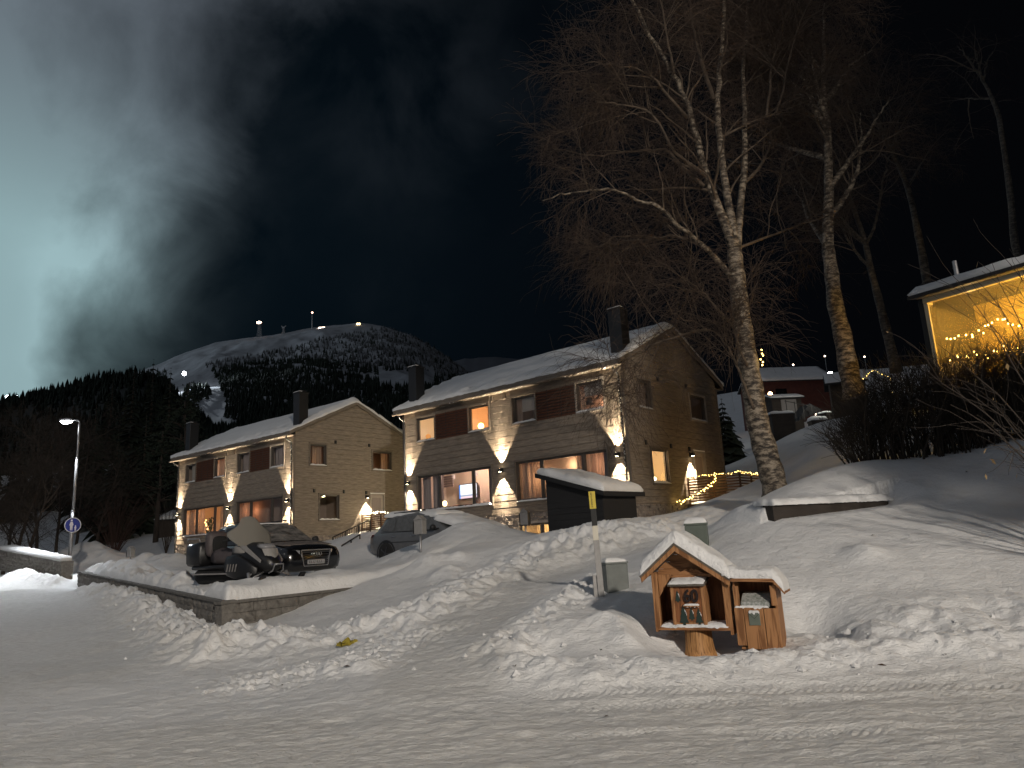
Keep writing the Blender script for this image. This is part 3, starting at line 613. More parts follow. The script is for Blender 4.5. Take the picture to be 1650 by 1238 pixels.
R1 = [
 dict(p=(10.43, 11.65, 3.72, 4.84), lamp=(10.7, 4.6, -1.2, 26, (1, .72, .45)), room=2.4, label='upper window with a cream lit room behind it'),
 dict(p=(6.95, 8.17, 3.72, 4.84), lamp=[(7.35, 4.25, -.9, 20, (1, .46, .18)), (7.6, 4.8, -1.6, 10, (1, .45, .18))], room=2.2, label='upper window glowing orange with a round lamp'),
 dict(p=(4.32, 5.56, 3.72, 4.84), blinds=[(4.35, 5.2, 4.2)], curtains=[(5.22, 5.55, M_CURT)], lamp=(4.9, 4.6, -1.3, 1.4), room=2.0, wall=M_ROOMD, label='upper window with its blind half down'),
 dict(p=(.92, 2.18, 3.70, 4.84), blinds=[(.94, 1.95, 4.3)], curtains=[(2.0, 2.17, M_CURT)], lamp=(1.5, 4.1, -.7, 4, (1, .5, .3)), room=.95, pale=True, label='upper window with a table lamp silhouette under the blind'),
 dict(p=(6.95, 11.69, .46, 2.08), bays=[6.95, 8.12, 10.26, 11.69], curtains=[(10.28, 10.95, M_CURTG), (11.1, 11.67, M_CURTG), (6.97, 7.35, M_CURTG)], lamp=[(9.6, 2.1, -1.2, 46, (1, .66, .50)), (7.9, 1.9, -1.4, 14, (.86, .66, .9))], room=2.3, label='wide living room window with a lit television'),
 dict(p=(.96, 5.54, .46, 2.10), bays=[.96, 2.12, 4.22, 5.54], curtains=[(4.45, 5.5, M_CURT), (.98, 1.35, M_CURTG), (1.4, 2.1, M_CURT), (2.16, 2.6, M_CURT)], lamp=[(3.3, 1.8, -.75, 14, (1, .62, .34)), (4.7, 1.4, -.7, 12, (1, .58, .30)), (1.6, 1.6, -.7, 7, (1, .55, .34))], room=1.0, wall=M_ROOMD, label='wide living room window with pale pleated curtains'),
 dict(p=(3.86, 5.50, -1.28, -.46), bays=[3.86, 4.4, 5.50], lamp=(4.8, -.6, -.7, 30, (1, .66, .28)), room=1.6, pale=True, label='basement window glowing yellow in the stone plinth', name='basement_window'),
 dict(g=1, p=(.96, 1.98, 3.68, 4.80), blinds=[(1.0, 1.95, 3.7, M_CURTG)], wall=M_ROOMD, room=1.2, label='dark gable window with a closed blind'),
 dict(g=1, p=(5.2, 6.6, 3.58, 4.66), lamp=(5.6, 4.5, -1.4, 1.0), wall=M_ROOMD, room=2, pale=True, label='dim gable window with a small lamp'),
 dict(g=1, p=(1.57, 2.82, .79, 2.12), lamp=[(2.0, 2.0, -.55, 24, (1, .68, .36)), (2.6, 1.0, -.7, 6, (1, .6, .2))], room=2.0, label='brightly lit kitchen window'),
]
R2 = [
 dict(p=(10.43, 11.65, 3.72, 4.84), blinds=[(10.45, 11.35, 3.74)], room=1.0, wall=M_ROOMD, label='upper window with a pale closed blind'),
 dict(p=(6.95, 8.17, 3.72, 4.84), curtains=[(7.0, 7.35, M_CURT), (7.5, 8.15, M_CURT)], lamp=(7.4, 4.6, -1.2, 6, (1, .55, .36)), room=1.8, label='upper window with pink lit curtains'),
 dict(p=(4.32, 5.56, 3.72, 4.84), curtains=[(4.8, 5.5, M_CURTG)], room=1.4, wall=M_ROOMD, label='dark upper window left of the second slatted panel'),
 dict(p=(.92, 2.18, 3.70, 4.84), curtains=[(1.4, 2.15, M_CURTG)], room=.95, wall=M_ROOMD, pale=True, label='dark upper window at the house corner'),
 dict(p=(6.95, 11.69, .46, 2.08), bays=[6.95, 8.12, 10.26, 11.69], curtains=[(10.3, 11.65, M_CURT), (9.7, 10.2, M_CURT), (7.0, 7.9, M_CURT)], lamp=[(8.6, 1.6, -1.1, 18, (1, .48, .2)), (10.6, 1.6, -.9, 14, (1, .5, .22))], room=2.2, label='wide window with glowing amber curtains and a plant'),
 dict(p=(.96, 5.54, .46, 2.10), bays=[.96, 2.12, 4.22, 5.54], curtains=[(4.45, 5.5, M_CURT)], lamp=(5.2, 1.6, -.7, 5, (1, .42, .2)), room=1.0, wall=M_ROOMD, label='wide dark window with one amber curtain at its left'),
 dict(p=(10.0, 11.5, -1.25, -.55), room=1.0, wall=M_ROOMD, pale=True, label='dark basement window', name='basement_window'),
 dict(g=1, p=(.96, 1.98, 3.68, 4.80), curtains=[(1.3, 1.9, M_CURT)], lamp=(1.4, 3.9, -.8, 1.6, (1, .5, .25)), wall=M_ROOMD, room=1.4, label='gable window with a drawn curtain and candles'),
 dict(g=1, p=(5.2, 6.6, 3.58, 4.66), curtains=[(6.1, 6.55, M_CURT)], lamp=(6.2, 4.1, -.8, 2.4, (1, .5, .2)), wall=M_ROOMD, room=1.6, label='gable window with an orange lit curtain'),
 dict(g=1, p=(1.57, 2.82, .79, 2.12), lamp=(2.2, 1.0, -1.0, .5, (1, .55, .2)), wall=M_ROOMD, room=1.8, label='dark kitchen window with fairy lights'),
]
house1 = house(H_O[0], H_YAW[0], 'nearer grey timber house behind the black shed, television lit in its window', R1, 3)
house2 = house(H_O[1], H_YAW[1], 'farther grey timber house behind the black car, amber curtains in its wide window', R2, 8)
def hw(i, p):
    "house local -> world"
    c, s = math.cos(-H_YAW[i]), math.sin(-H_YAW[i]); o = H_O[i]
    return (o[0]+p[0]*c-p[1]*s, o[1]+p[0]*s+p[1]*c, o[2]+p[2])
# unseen light added at the nearer house's hidden end to brighten the gable opposite
light('POINT', 'gable_fill_light', hw(0, (-HL-.35, 4.7, 2.3)), 430, (1, .80, .46), .08)
# ---- things standing in the rooms
def room_thing(i, nm, label, cat, T, s, w_, n, group=None):
    return thing(nm, label, cat, hw(i, T(s, w_, n)), -H_YAW[i], group)
tv = room_thing(0, 'television', 'lit flat television showing a pale skyline behind the wide window', 'television', FR, 10.45, 1.32, -2.1)
mb = MB(); mb.box(-.62, .62, -.03, .03, -.36, .36); mb.build('casing', M_BLACK, tv, bevel=.01)
M_TV = bpy.data.materials.new('screen'); M_TV.use_nodes = True
_n = M_TV.node_tree; _b = _n.nodes['Principled BSDF']; _t = _n.nodes.new('ShaderNodeTexCoord'); _s = _n.nodes.new('ShaderNodeSeparateXYZ'); _n.links.new(_t.outputs['Object'], _s.inputs[0])
_rp = _n.nodes.new('ShaderNodeValToRGB'); _m = _n.nodes.new('ShaderNodeMapRange'); _m.inputs[1].default_value = -.36; _m.inputs[2].default_value = .36; _n.links.new(_s.outputs['Z'], _m.inputs[0]); _n.links.new(_m.outputs[0], _rp.inputs[0])
_e = _rp.color_ramp.elements; _e[0].color = (.55, .35, .40, 1); _e[1].color = (.85, .95, 1, 1)
for p_, c_ in ((.16, (.75, .6, .65, 1)), (.2, (.25, .3, .4, 1)), (.27, (.35, .4, .5, 1)), (.31, (1, .95, .98, 1))): k = _e.new(p_); k.color = c_
_b.inputs['Base Color'].default_value = (0, 0, 0, 1); _n.links.new(_rp.outputs[0], _b.inputs['Emission Color']); _b.inputs['Emission Strength'].default_value = 1.6
mb = MB(); mb.box(-.59, .59, -.036, -.031, -.33, .33); sc_ = mb.build('screen', M_TV, tv)
M_TVB = emat('screen_blue', (.15, .35, .95), 1.0)
mb = MB(); mb.box(-.59, -.50, -.040, -.037, -.33, .33); mb.build('screen_band', M_TVB, sc_)
sb = room_thing(0, 'sideboard', 'low wooden sideboard under the lit television', 'sideboard', FR, 10.2, .62, -1.9)
mb = MB(); mb.box(-1.1, 1.1, -.22, .22, -.4, .06); mb.build('cabinet_body', mat('walnut', (.18, .07, .03), .5, noise=(6, .4)), sb, bevel=.01)
def table_lamp(i, T, s, w_, n, label, globe, glow, es=6, h=.32, shade=False):
    t = room_thing(i, 'table_lamp', label, 'lamp', T, s, w_, n)
    mb = MB(); mb.lathe([(.07, 0), (.075, .02), (.02, .04), (.015, h*.5), (.02, h*.55)], 12); mb.build('lamp_base', M_BLACK, t)
    mb = MB()
    if shade: mb.lathe([(.17, h*.5), (.15, h*.75), (.08, h)], 14)
    else: mb.ball((0, 0, h*.5+globe), globe, 12, 8)
    mb.build('lamp_shade', emat('shade_glow', glow, es) if es else M_BLACK, t, smooth=True)
    return t
table_lamp(0, FR, 7.85, 3.77, -.42, 'bright round table lamp glowing in the orange upper window', .14, (1, .55, .18), 9, .16)
table_lamp(0, FR, 11.55, 3.78, -.6, 'small egg shaped orange lamp in the cream upper window', .13, (1, .42, .12), .8, .2)
table_lamp(0, FR, 1.95, 3.76, -.55, 'dark shaded table lamp silhouetted in the corner upper window', .1, (.3, .2, .1), 0, .55, True)
table_lamp(0, FR, 10.3, .52, -.35, 'small glowing lamp on the sill left of the television', .12, (1, .75, .4), 9, .16)
table_lamp(0, GB, 2.25, .82, -.35, 'small white lamp glowing low in the kitchen window', .09, (1, .85, .5), 9, .12)
kc = room_thing(0, 'kitchen_cupboard', 'white wall cupboard inside the bright kitchen window', 'cupboard', GB, 2.6, 1.75, -1.6)
mb = MB(); mb.box(-.2, .2, -.45, .45, -.35, .4); mb.build('cupboard_body', mat('white_cupboard', (.8, .75, .68), .5), kc, bevel=.01)
rb = room_thing(0, 'roman_blind', 'grey pleated blind hanging left of the television', 'blind', FR, 11.25, 1.75, -1.5)
mb = MB()
for k in range(5): mb.box(-.42, .42, -.04-.008*k, .0, -.18+k*.11, -.085+k*.11)
mb.build('pleat', M_CURTG, rb)
for k, s in enumerate((11.55, 10.0)):
    ws_ = room_thing(0, 'room_sconce', ['cream wall lamp left of the television', 'cream wall lamp right of the television'][k], 'wall lamp', FR, s, 2.12, -2.2, 'cream wall lamps beside the television')
    mb = MB(); mb.box(-.07, .07, -.08, .05, -.1, .1); mb.build('lamp_shade', emat('sconce_shade', (1, .75, .6), .9), ws_)
# plant with fairy lights inside the farther house, second plant of small lights in its kitchen
pl = room_thing(1, 'house_plant', 'leafy house plant with small lights between amber curtains', 'plant', FR, 9.45, .48, -.5)
mb = MB(); rp = random.Random(5)
for i in range(60):
    a = rp.uniform(0, 6.28); r_ = rp.uniform(.05, .36); z = rp.uniform(.1, .95); c = (r_*math.cos(a), .5*r_*math.sin(a), z)
    mb.ball(c, rp.uniform(.03, .07), 6, 4, sz=(1, .3, 1.5))
mb.tube([(0, 0, 0), (.02, 0, .9)], .015); mb.build('leaves', M_PLANT, pl)
M_BULB = emat('bulb_warm', (1, .72, .28), 14); M_BULBW = emat('bulb_white', (1, .86, .6), 14)
def bulb_proto(mtl, r): 
    o = MB().ball((0, 0, 0), r, 6, 4).build('bulb', mtl); return o
def bulbs(parent, pts, mtl, r):
    o = bulb_proto(mtl, r); o.parent = parent; o.location = pts[0]
    for p in pts[1:]:
        c = o.copy(); COL.objects.link(c); c.parent = parent; c.location = p
bulbs(pl, [(.1, -.3, .82), (-.02, -.3, .7), (.12, -.3, .6), (.14, -.3, .5), (.3, -.3, .3)], emat('bulb_orange', (1, .5, .15), 10), .035)
# ------------------------------------------------------------------ smaller things
def snow_cap(name, q, th, parent, nx=24, ny=14, seed=1, ragged=.25, skirt=.05, mtl=None, edge=.12):
    "pillow of snow on the quad q = (A, B, C, D)"
    A_, B_, C_, D_ = [np.array(p, float) for p in q]; u = np.linspace(0, 1, nx); v = np.linspace(0, 1, ny)
    U, V = np.meshgrid(u, v, indexing='ij'); P = (A_*(1-U)[..., None]+B_*U[..., None])*(1-V)[..., None]+(D_*(1-U)[..., None]+C_*U[..., None])*V[..., None]
    lx, ly = np.linalg.norm(B_-A_), np.linalg.norm(D_-A_)
    e = np.minimum(np.minimum(U, 1-U)*lx, np.minimum(V, 1-V)*ly); k = np.sqrt(np.clip(e/edge, 0, 1)*(2-np.clip(e/edge, 0, 1)))
    n1 = fbm(U*lx*4+seed*7, V*ly*4, seed, 3); n2 = fbm(U*lx*14+seed*3, V*ly*14, seed+4, 2)
    T_ = th*(.25+.75*k)*(.85+.3*n1)+th*ragged*(n2-.5)*.6
    n = np.cross(B_-A_, D_-A_); n /= np.linalg.norm(n); n = n if n[2] > 0 else -n
    up = np.array([0, 0, 1.])*.7+n*.3
    P = P+T_[..., None]*up
    # wavy outline
    nn = (fbm(U*lx*6+seed, V*ly*6+9, seed+8, 3)-.5)*ragged*.35*(1-k)
    c = P.mean((0, 1)); P[..., :2] += (P-c)[..., :2]*nn[..., None]*.5
    V_ = P.reshape(-1, 3).tolist(); idx = np.arange(nx*ny).reshape(nx, ny)
    Q = np.stack([idx[:-1, :-1], idx[1:, :-1], idx[1:, 1:], idx[:-1, 1:]], -1).reshape(-1, 4).tolist()
    bi = [(i, 0) for i in range(nx)]+[(nx-1, j) for j in range(1, ny)]+[(i, ny-1) for i in range(nx-2, -1, -1)]+[(0, j) for j in range(ny-2, 0, -1)]
    b0 = len(V_); m = len(bi)
    for kk, (i, j) in enumerate(bi):
        p = P[i, j]-T_[i, j]*up*.98; V_.append([p[0]*.985+c[0]*.015, p[1]*.985+c[1]*.015, p[2]-skirt*(random.random()**2)*.5])
    for kk in range(m): Q.append([int(idx[bi[(kk+1) % m]]), int(idx[bi[kk]]), b0+kk, b0+(kk+1) % m])
    o = np_mesh(name, np.array(V_), np.array(Q), mtl or SNOW)
    if parent: o.parent = parent
    return o
M_WALLST = mat('wall_block', (.20, .185, .165), .9, noise=(7, .55), bump=(16, .9, .03))
M_CAP = mat('wall_cap', (.16, .15, .135), .9, noise=(9, .4), bump=(20, .5, .01))
def block_wall(name, label, p0, d, nrm, length, top, bottom, seed, thick=.28, cap_over=.03):
    "battered block wall; d along, nrm toward the visible face's back, top(t) height"
    rng = random.Random(seed); w_ = thing(name, label, 'wall', (p0[0], p0[1], 0))
    mb = MB(); T = lambda t, n, z: (d[0]*t+nrm[0]*n, d[1]*t+nrm[1]*n, z); nco = 4; chh = .185
    for c in range(nco+1):
        t = -.0 if c % 2 else -.0
        first = rng.uniform(.15, .4)
        while t < length-.01:
            l = first if t == 0 else rng.uniform(.26, .56); first = l; l = min(l, length-t)
            if length-t-l < .12: l = length-t
            tz = top(t+l/2)-.055-c*chh; dep = rng.uniform(-.014, .014); k = 4
            # rough split face: small grid with noise
            rows = []
            for a in range(k+1):
                row = []
                for b in range(3):
                    edge = (a in (0, k)) or (b in (0, 2)); n = dep+(.0 if edge else -rng.uniform(.004, .028))+(.012 if edge else 0)
                    row.append(T(t+.004+(l-.008)*a/k, n, tz-.003-(chh-.006)*b/2))
                rows.append(row)
            mb.grid(rows)
            q0, q1 = t+.004, t+l-.004
            mb.add([T(q0, dep+.012, tz-.003), T(q1, dep+.012, tz-.003), T(q1, thick, tz-.003), T(q0, thick, tz-.003), T(q0, dep+.012, tz-chh+.003), T(q1, dep+.012, tz-chh+.003), T(q1, thick, tz-chh+.003), T(q0, thick, tz-chh+.003)], [(0, 1, 2, 3), (7, 6, 5, 4), (0, 3, 7, 4), (1, 5, 6, 2), (2, 6, 7, 3)])
            t += l
    mb.build('blocks', M_WALLST, w_, fix=False)
    mb = MB(); t = -cap_over
    while t < length-.01:
        l = min(rng.uniform(.5, .8), length-t+cap_over); z0, z1 = top(t), top(t+l)
        vs = [T(t+.002, -cap_over, z0-.05), T(t+l-.002, -cap_over, z1-.05), T(t+l-.002, thick, z1-.05), T(t+.002, thick, z0-.05), T(t+.002, -cap_over, z0), T(t+l-.002, -cap_over, z1), T(t+l-.002, thick, z1), T(t+.002, thick, z0)]
        mb.add(vs, [(3, 2, 1, 0), (4, 5, 6, 7), (0, 1, 5, 4), (1, 2, 6, 5), (2, 3, 7, 6), (3, 0, 4, 7)]); t += l
    mb.build('cap_stone', M_CAP, w_)
    return w_
block_wall('retaining_wall', 'long low block wall running along the road below the parked snowmobile', WC, W_L, W_LN, W_LEN_L, lambda t: .72+.0265*max(t, 0), 0, 4)
block_wall('retaining_wall', 'short lighter block wall leg with a thick snow slab on top', WC+UV_V*.0, UV_V, UV_U, 4.4, lambda t: .705+.008*t, 0, 9)
Q0 = at(97, 925, 32.0)[:2]; Q1 = at(5, 900, 36.8)[:2]; QD = (Q1-Q0)/np.linalg.norm(Q1-Q0); QN = np.array([QD[1], -QD[0]]); QN = QN if QN[1] > 0 else -QN; QT0 = at(97, 905, 32.0)[2]; QS = (at(5, 888, 36.8)[2]-QT0)/np.linalg.norm(Q1-Q0)
block_wall('retaining_wall', 'dark block wall beside the lit street lamp', Q0, QD, QN, 9, lambda t: QT0+QS*t, 0, 14, thick=.5)
qp = lambda t, n, z: (*(Q0+QD*t+QN*n), QT0+QS*t+z)
o = snow_cap('wall_snow', [qp(.05, .03, 0), qp(8.8, .03, 0), qp(8.8, .9, .05), qp(.05, .5, 0)], .2, None, 50, 10, 3); tag(o, 'bright snow lying on the dark wall beside the street lamp', 'snow')
# ---- street lamp with the blue sign
LP = (-21.7, 35.6); lz = gz0(*LP)
M_STEEL = mat('galvanised_steel', (.36, .36, .37), .4, .6, noise=(18, .25)); M_WHITE = mat('white_enamel', (.75, .75, .75), .5)
sl = thing('street_lamp', 'tall grey street lamp with lit head standing behind the dark wall', 'street lamp', (LP[0], LP[1], lz))
mb = MB(); mb.tube([(0, 0, -.4), (0, 0, 1.9), (0, 0, 3.0)], [.085, .085, .08], 12); mb.tube([(0, 0, 3.0), (0, 0, 5.6)], .062, 12); mb.tube([(0, 0, 5.6), (0, 0, 7.35)], .045, 12)
mb.lathe([(.085, 2.98), (.09, 3.02), (.06, 3.06)], 12); mb.lathe([(.064, 5.56), (.07, 5.6), (.044, 5.65)], 12); mb.build('pole', M_STEEL, sl, smooth=True)
mb = MB(); mb.tube([(0, 0, 7.3), (-.03, 0, 7.45), (-.12, 0, 7.52), (-.45, -.02, 7.54)], .035, 10); mb.build('arm', M_STEEL, sl, smooth=True)
mb = MB(); mb.extrude([(-.32, 7.50), (-.36, 7.60), (-.6, 7.64), (-.95, 7.60), (-.98, 7.53)], lambda a, b, d: (a, d, b), -.15, .15); hd = mb.build('lamp_head', M_STEEL, sl, bevel=.02)
mb = MB(); mb.grid([[(-.68+.29*r_*math.cos(a), .14*r_*math.sin(a), 7.50-.13*math.sqrt(max(0, 1-r_*r_))) for a in np.linspace(0, 2*math.pi, 17)] for r_ in (0.02, .4, .7, .9, 1.0)]); mb.build('lamp_glass', emat('street_light', (.93, .97, 1), 60), hd, smooth=True)
light('SPOT', 'street_light', (-.66, 0, 7.33), 5200, (.90, .95, 1), .12, spot=R(118), blend=.7, parent=sl, target=(-2.2, -6.5, .2))
sg = thing('road_sign', 'round blue sign with a white adult and child on the lamp pole', 'sign', (LP[0], LP[1], lz+2.35), math.atan2(LP[0], -LP[1])*-1+math.pi if False else math.atan2(-LP[0], LP[1])+R(14))
M_BLUE = mat('sign_blue', (.018, .035, .26), .45, noise=(20, .15)); M_SIGNW = mat('sign_white', (.72, .72, .74), .5)
mb = MB(); mb.lathe([(.36, -.118), (.36, -.1)], 40, axis='y'); mb.build('sign_back', M_SIGNW, sg)
mb = MB(); mb.lathe([(.325, -.123), (.325, -.1185)], 40, axis='y'); mb.build('sign_face', M_BLUE, sg)
SG = lambda a, b, d: (a, d, b)
def figure(cx, s):
    mb = MB(); mb.lathe([(.045*s, -.129), (.045*s, -.1235)], 14, c=(cx, 0, .225*s if s > .8 else -.03), axis='y'); k = 0 if s > .8 else -.145
    body = [(-.045, .16), (.045, .16), (.085, .02), (.075, -.03), (.06, .0), (.055, -.08), (.05, -.25), (.012, -.25), (0, -.09), (-.012, -.25), (-.05, -.25), (-.055, -.08), (-.06, 0), (-.075, -.03), (-.085, .02)]
    mb.extrude([(cx+a*s, b*s+k) for a, b in body], SG, -.129, -.1235); return mb
figure(-.06, 1.0).build('adult_symbol', M_SIGNW, sg); figure(.115, .55).build('child_symbol', M_SIGNW, sg)
mb = MB(); mb.box(-.03, .03, -.1, -.06, -.15, .15); mb.build('bracket', M_STEEL, sg)
# ---- engine heater posts
def heater(x, y, z0, h, label, rz, base):
    t = thing('charging_post', label, 'power post', (x, y, base), rz, 'small power posts at the parking spaces')
    mb = MB(); mb.tube([(0, 0, -.4), (0, 0, h-.3)], .028, 10); mb.build('post', M_STEEL, t, smooth=True)
    mb = MB(); mb.box(-.13, .13, -.11, .11, h-.4, h-.03); mb.extrude([(-.15, h-.03), (.15, h-.03), (0, h+.1)], lambda a, b, d: (a, d, b), -.13, .13); o = mb.build('box_body', M_SIGNW if False else mat('post_box', (.25, .245, .24), .5, noise=(9, .2)), t, bevel=.015)
    mb = MB(); mb.box(-.152, -.131, -.12, .12, h-.38, h-.06); mb.build('box_lid', M_BLACK, o, bevel=.008)
    return t
for px_, py_, Y_, h_, lb in ((678, 886, 19.3, .95, 'grey power post before the snow covered grey car'), (848, 866, 22.3, .75, 'grey power post left of the black shed'), (210, 905, 33, .9, 'small power post in front of the left snow heaps')):
    p = at(px_, py_, Y_); b_ = gz(p[0], p[1]); heater(p[0], p[1], 0, max(.6, at(px_, {678: 833, 848: 832, 210: 882}[px_], Y_)[2]-b_-.05), lb, R(-25), b_)
# ---- black shed
S0 = at(975, 850, 19.0)[:2]; SZ = 1.25
sh = thing('shed', 'low black garbage shed with a thick snow roof below the house', 'shed', (S0[0], S0[1], SZ), -H_YAW[0])
M_BLKWOOD = mat('black_stained_boards', (.010, .010, .011), .8, noise=(4, .3), bump=(7, .4, .01), stretch=(1, 1, 8))
mb = MB(); zf = lambda x: 1.36-.30*x   # local x: 0 at near corner, negative to the left; roof falls toward +x
mb.extrude([(-1.85, -.6), (0, -.6), (0, zf(0)), (-1.85, zf(-1.85))], lambda a, b, d: (a, d, b), 0, 1.6)
for k in range(12):
    z = -.5+k*.16
    if z < 1.2: mb.box(-1.84, -.01, -.012, .0, z, z+.15)
mb.build('wall', M_BLKWOOD, sh)
mb = MB(); mb.extrude([(-2.08, zf(-2.08)+.003), (.16, zf(.16)+.003), (.16, zf(.16)+.12), (-2.08, zf(-2.08)+.12)], lambda a, b, d: (a, d, b), -.18, 1.85); rf = mb.build('roof', M_BLKWOOD, sh)
snow_cap('roof_snow', [(-2.06, -.16, zf(-2.06)+.12), (.14, -.16, zf(.14)+.12), (.14, 1.83, zf(.14)+.12), (-2.06, 1.83, zf(-2.06)+.12)], .22, rf, 40, 36, 6, .12, .03, edge=.3)
# ---- marker pole and cabinets
pp = at(971, 985, 11.45); pz = gz0(pp[0], pp[1])
M_YEL = mat('yellow_label', (.62, .48, .06), .5, noise=(9, .12)); M_GREYP = mat('grey_post', (.36, .35, .34), .5, noise=(9, .25)); M_WHITEP = mat('white_band', (.62, .58, .48), .5, noise=(9, .1)); M_BLK = mat('black_band', (.012, .012, .012), .5)
mp = thing('marker_post', 'thin marker post with yellow top label and black and white bands', 'marker post', (pp[0], pp[1], pz), R(-8)); mp.rotation_euler[1] = R(-1.2)
topz = at(953, 792, 11.45)[2]-pz; H_ = topz
for nm, a, b, m_ in (('post', -.5, H_-.75, M_GREYP), ('white_band', H_-.749, H_-.53, M_WHITEP), ('black_band', H_-.529, H_-.27, M_BLK), ('yellow_label', H_-.269, H_, M_YEL)):
    mb = MB(); w_ = .042 if nm != 'yellow_label' else .05; mb.box(-w_, w_, -.018, .018, a, b)
    if nm == 'post': mb.box(-.045, -.03, .018, .05, -.5, b); mb.box(.03, .045, .018, .05, -.5, b); mb.lathe([(.011, -.024), (.011, -.018)], 8, c=(0, 0, .17), axis='y')
    o = mb.build(nm, m_, mp, bevel=.004)
    if nm == 'yellow_label':
        mb = MB(); rg = random.Random(2); z = a+.025
        while z < b-.03:
            hh = rg.uniform(.008, .02); mb.box(-.022, .004, -.0205, -.0185, z, z+hh*.45); mb.box(-.022+rg.uniform(0, .012), -.012+rg.uniform(0, .012), -.0205, -.0185, z+hh*.45, z+hh); z += hh+.007
        lt = mb.build('label_lettering', M_BLK, o)
M_CAB = mat('grey_cabinet', (.19, .205, .195), .45, .1, noise=(6, .25), bump=(30, .1, .002)); M_CABG = mat('green_cabinet', (.105, .125, .105), .5, noise=(6, .2))
cp_ = at(993, 975, 11.8); cz = gz0(cp_[0], cp_[1])
cb = thing('utility_cabinet', 'small grey utility cabinet with a snow cap beside the marker post', 'cabinet', (cp_[0], cp_[1], cz-.1), R(20))
mb = MB(); mb.box(-.19, .19, -.13, .13, -.2, .50); o = mb.build('cabinet_body', M_CAB, cb, bevel=.012)
mb = MB(); mb.box(-.20, .20, -.14, .14, .501, .53); mb.build('cabinet_lid', M_CAB, cb, bevel=.008)
mb = MB(); mb.box(-.17, .17, -.137, -.131, -.1, .48); mb.build('door', M_CAB, o, bevel=.004)
snow_cap('cabinet_snow', [(-.19, -.13, .53), (.17, -.13, .53), (.19, .13, .53), (-.19, .13, .53)], .07, cb, 16, 12, 3, .4)
sp_ = thing('stub_post', 'short grey post stub at the foot of the marker post', 'post', (*at(962, 985, 11.5)[:2], gz0(*at(962, 985, 11.5)[:2])))
mb = MB(); mb.box(-.03, .03, -.03, .03, -.4, .34); mb.build('post', M_GREYP, sp_, bevel=.006)
gp = at(1124, 872, 13.3); gcz = gz0(gp[0], gp[1])
gc = thing('utility_cabinet', 'green utility cabinet with a rounded snow cap behind the wooden mail shelter', 'cabinet', (gp[0], gp[1], at(1124, 842, 13.3)[2]-.60), R(-18)); gc.scale = (.88, .88, .98)
mb = MB(); mb.box(-.22, .22, -.15, .15, -.6, .56); o = mb.build('cabinet_body', M_CABG, gc, bevel=.012)
mb = MB(); mb.box(-.23, .23, -.16, .16, .561, .60); mb.build('cabinet_lid', M_CABG, gc, bevel=.01)
mb = MB(); mb.box(.02, .19, -.157, -.151, -.4, .5); mb.build('door', M_CABG, o, bevel=.004)
snow_cap('cabinet_snow', [(-.22, -.15, .6), (.22, -.15, .6), (.22, .15, .6), (-.22, .15, .6)], .11, gc, 16, 12, 5, .2)
# ---- wooden mail box shelter
def woodmat(name, c1, c2, scale=3.2, axis=(1, 1, 7)):
    m = bpy.data.materials.new(name); m.use_nodes = True; nt = m.node_tree; b = nt.nodes['Principled BSDF']; b.inputs['Roughness'].default_value = .6; b.inputs['Specular IOR Level'].default_value = .3
    tc = nt.nodes.new('ShaderNodeTexCoord'); mp_ = nt.nodes.new('ShaderNodeMapping'); mp_.inputs['Scale'].default_value = axis; nt.links.new(tc.outputs['Object'], mp_.inputs['Vector'])
    n = nt.nodes.new('ShaderNodeTexNoise'); n.inputs['Scale'].default_value = scale; n.inputs['Detail'].default_value = 7; n.inputs['Distortion'].default_value = 1.2; nt.links.new(mp_.outputs[0], n.inputs['Vector'])
    wv_ = nt.nodes.new('ShaderNodeMath'); wv_.operation = 'MULTIPLY'; wv_.inputs[1].default_value = 14; nt.links.new(n.outputs['Fac'], wv_.inputs[0])
    sn = nt.nodes.new('ShaderNodeMath'); sn.operation = 'SINE'; nt.links.new(wv_.outputs[0], sn.inputs[0])
    ad = nt.nodes.new('ShaderNodeMath'); ad.operation = 'MULTIPLY_ADD'; ad.inputs[1].default_value = .22; nt.links.new(sn.outputs[0], ad.inputs[0]); nt.links.new(n.outputs['Fac'], ad.inputs[2])
    r = nt.nodes.new('ShaderNodeValToRGB'); r.color_ramp.elements[0].position = .2; r.color_ramp.elements[1].position = .8; r.color_ramp.elements[0].color = (*c2, 1); r.color_ramp.elements[1].color = (*c1, 1)
    nt.links.new(ad.outputs[0], r.inputs[0]); nt.links.new(r.outputs[0], b.inputs['Base Color'])
    bp = nt.nodes.new('ShaderNodeBump'); bp.inputs['Strength'].default_value = .25; bp.inputs['Distance'].default_value = .004; nt.links.new(ad.outputs[0], bp.inputs['Height']); nt.links.new(bp.outputs[0], b.inputs['Normal'])
    return m
W_V = woodmat('pine_upright', (.38, .19, .082), (.19, .085, .034), 3.0, (6, 6, .6)); W_H = woodmat('pine_plank', (.33, .16, .068), (.17, .072, .028), 3.0, (.7, 6, 7)); W_D = woodmat('pine_dark', (.25, .10, .04), (.13, .05, .02), 3.0, (6, 6, .6)); W_STUMP = woodmat('stump', (.42, .22, .085), (.18, .085, .03), 3.5, (7, 7, .5)); W_GREY = woodmat('grey_edge', (.13, .11, .09), (.07, .06, .05), 3, (1, 6, 6))
M_TREEG = mat('tree_cutout', (.018, .035, .028), .6)
mb_p = at(1133, 1060, 9.15); MBZ = 0.09; MR = R(-27); MSC = (.83, .83, .93)
ms = thing('mail_shelter', 'gabled wooden mail box shelter on a stump, snow on its roof', 'mailbox', (mb_p[0], mb_p[1]+.12, MBZ), MR); ms.scale = MSC
XZ = lambda a, b, d: (a, d, b)
mb = MB(); k = 14; prof = []
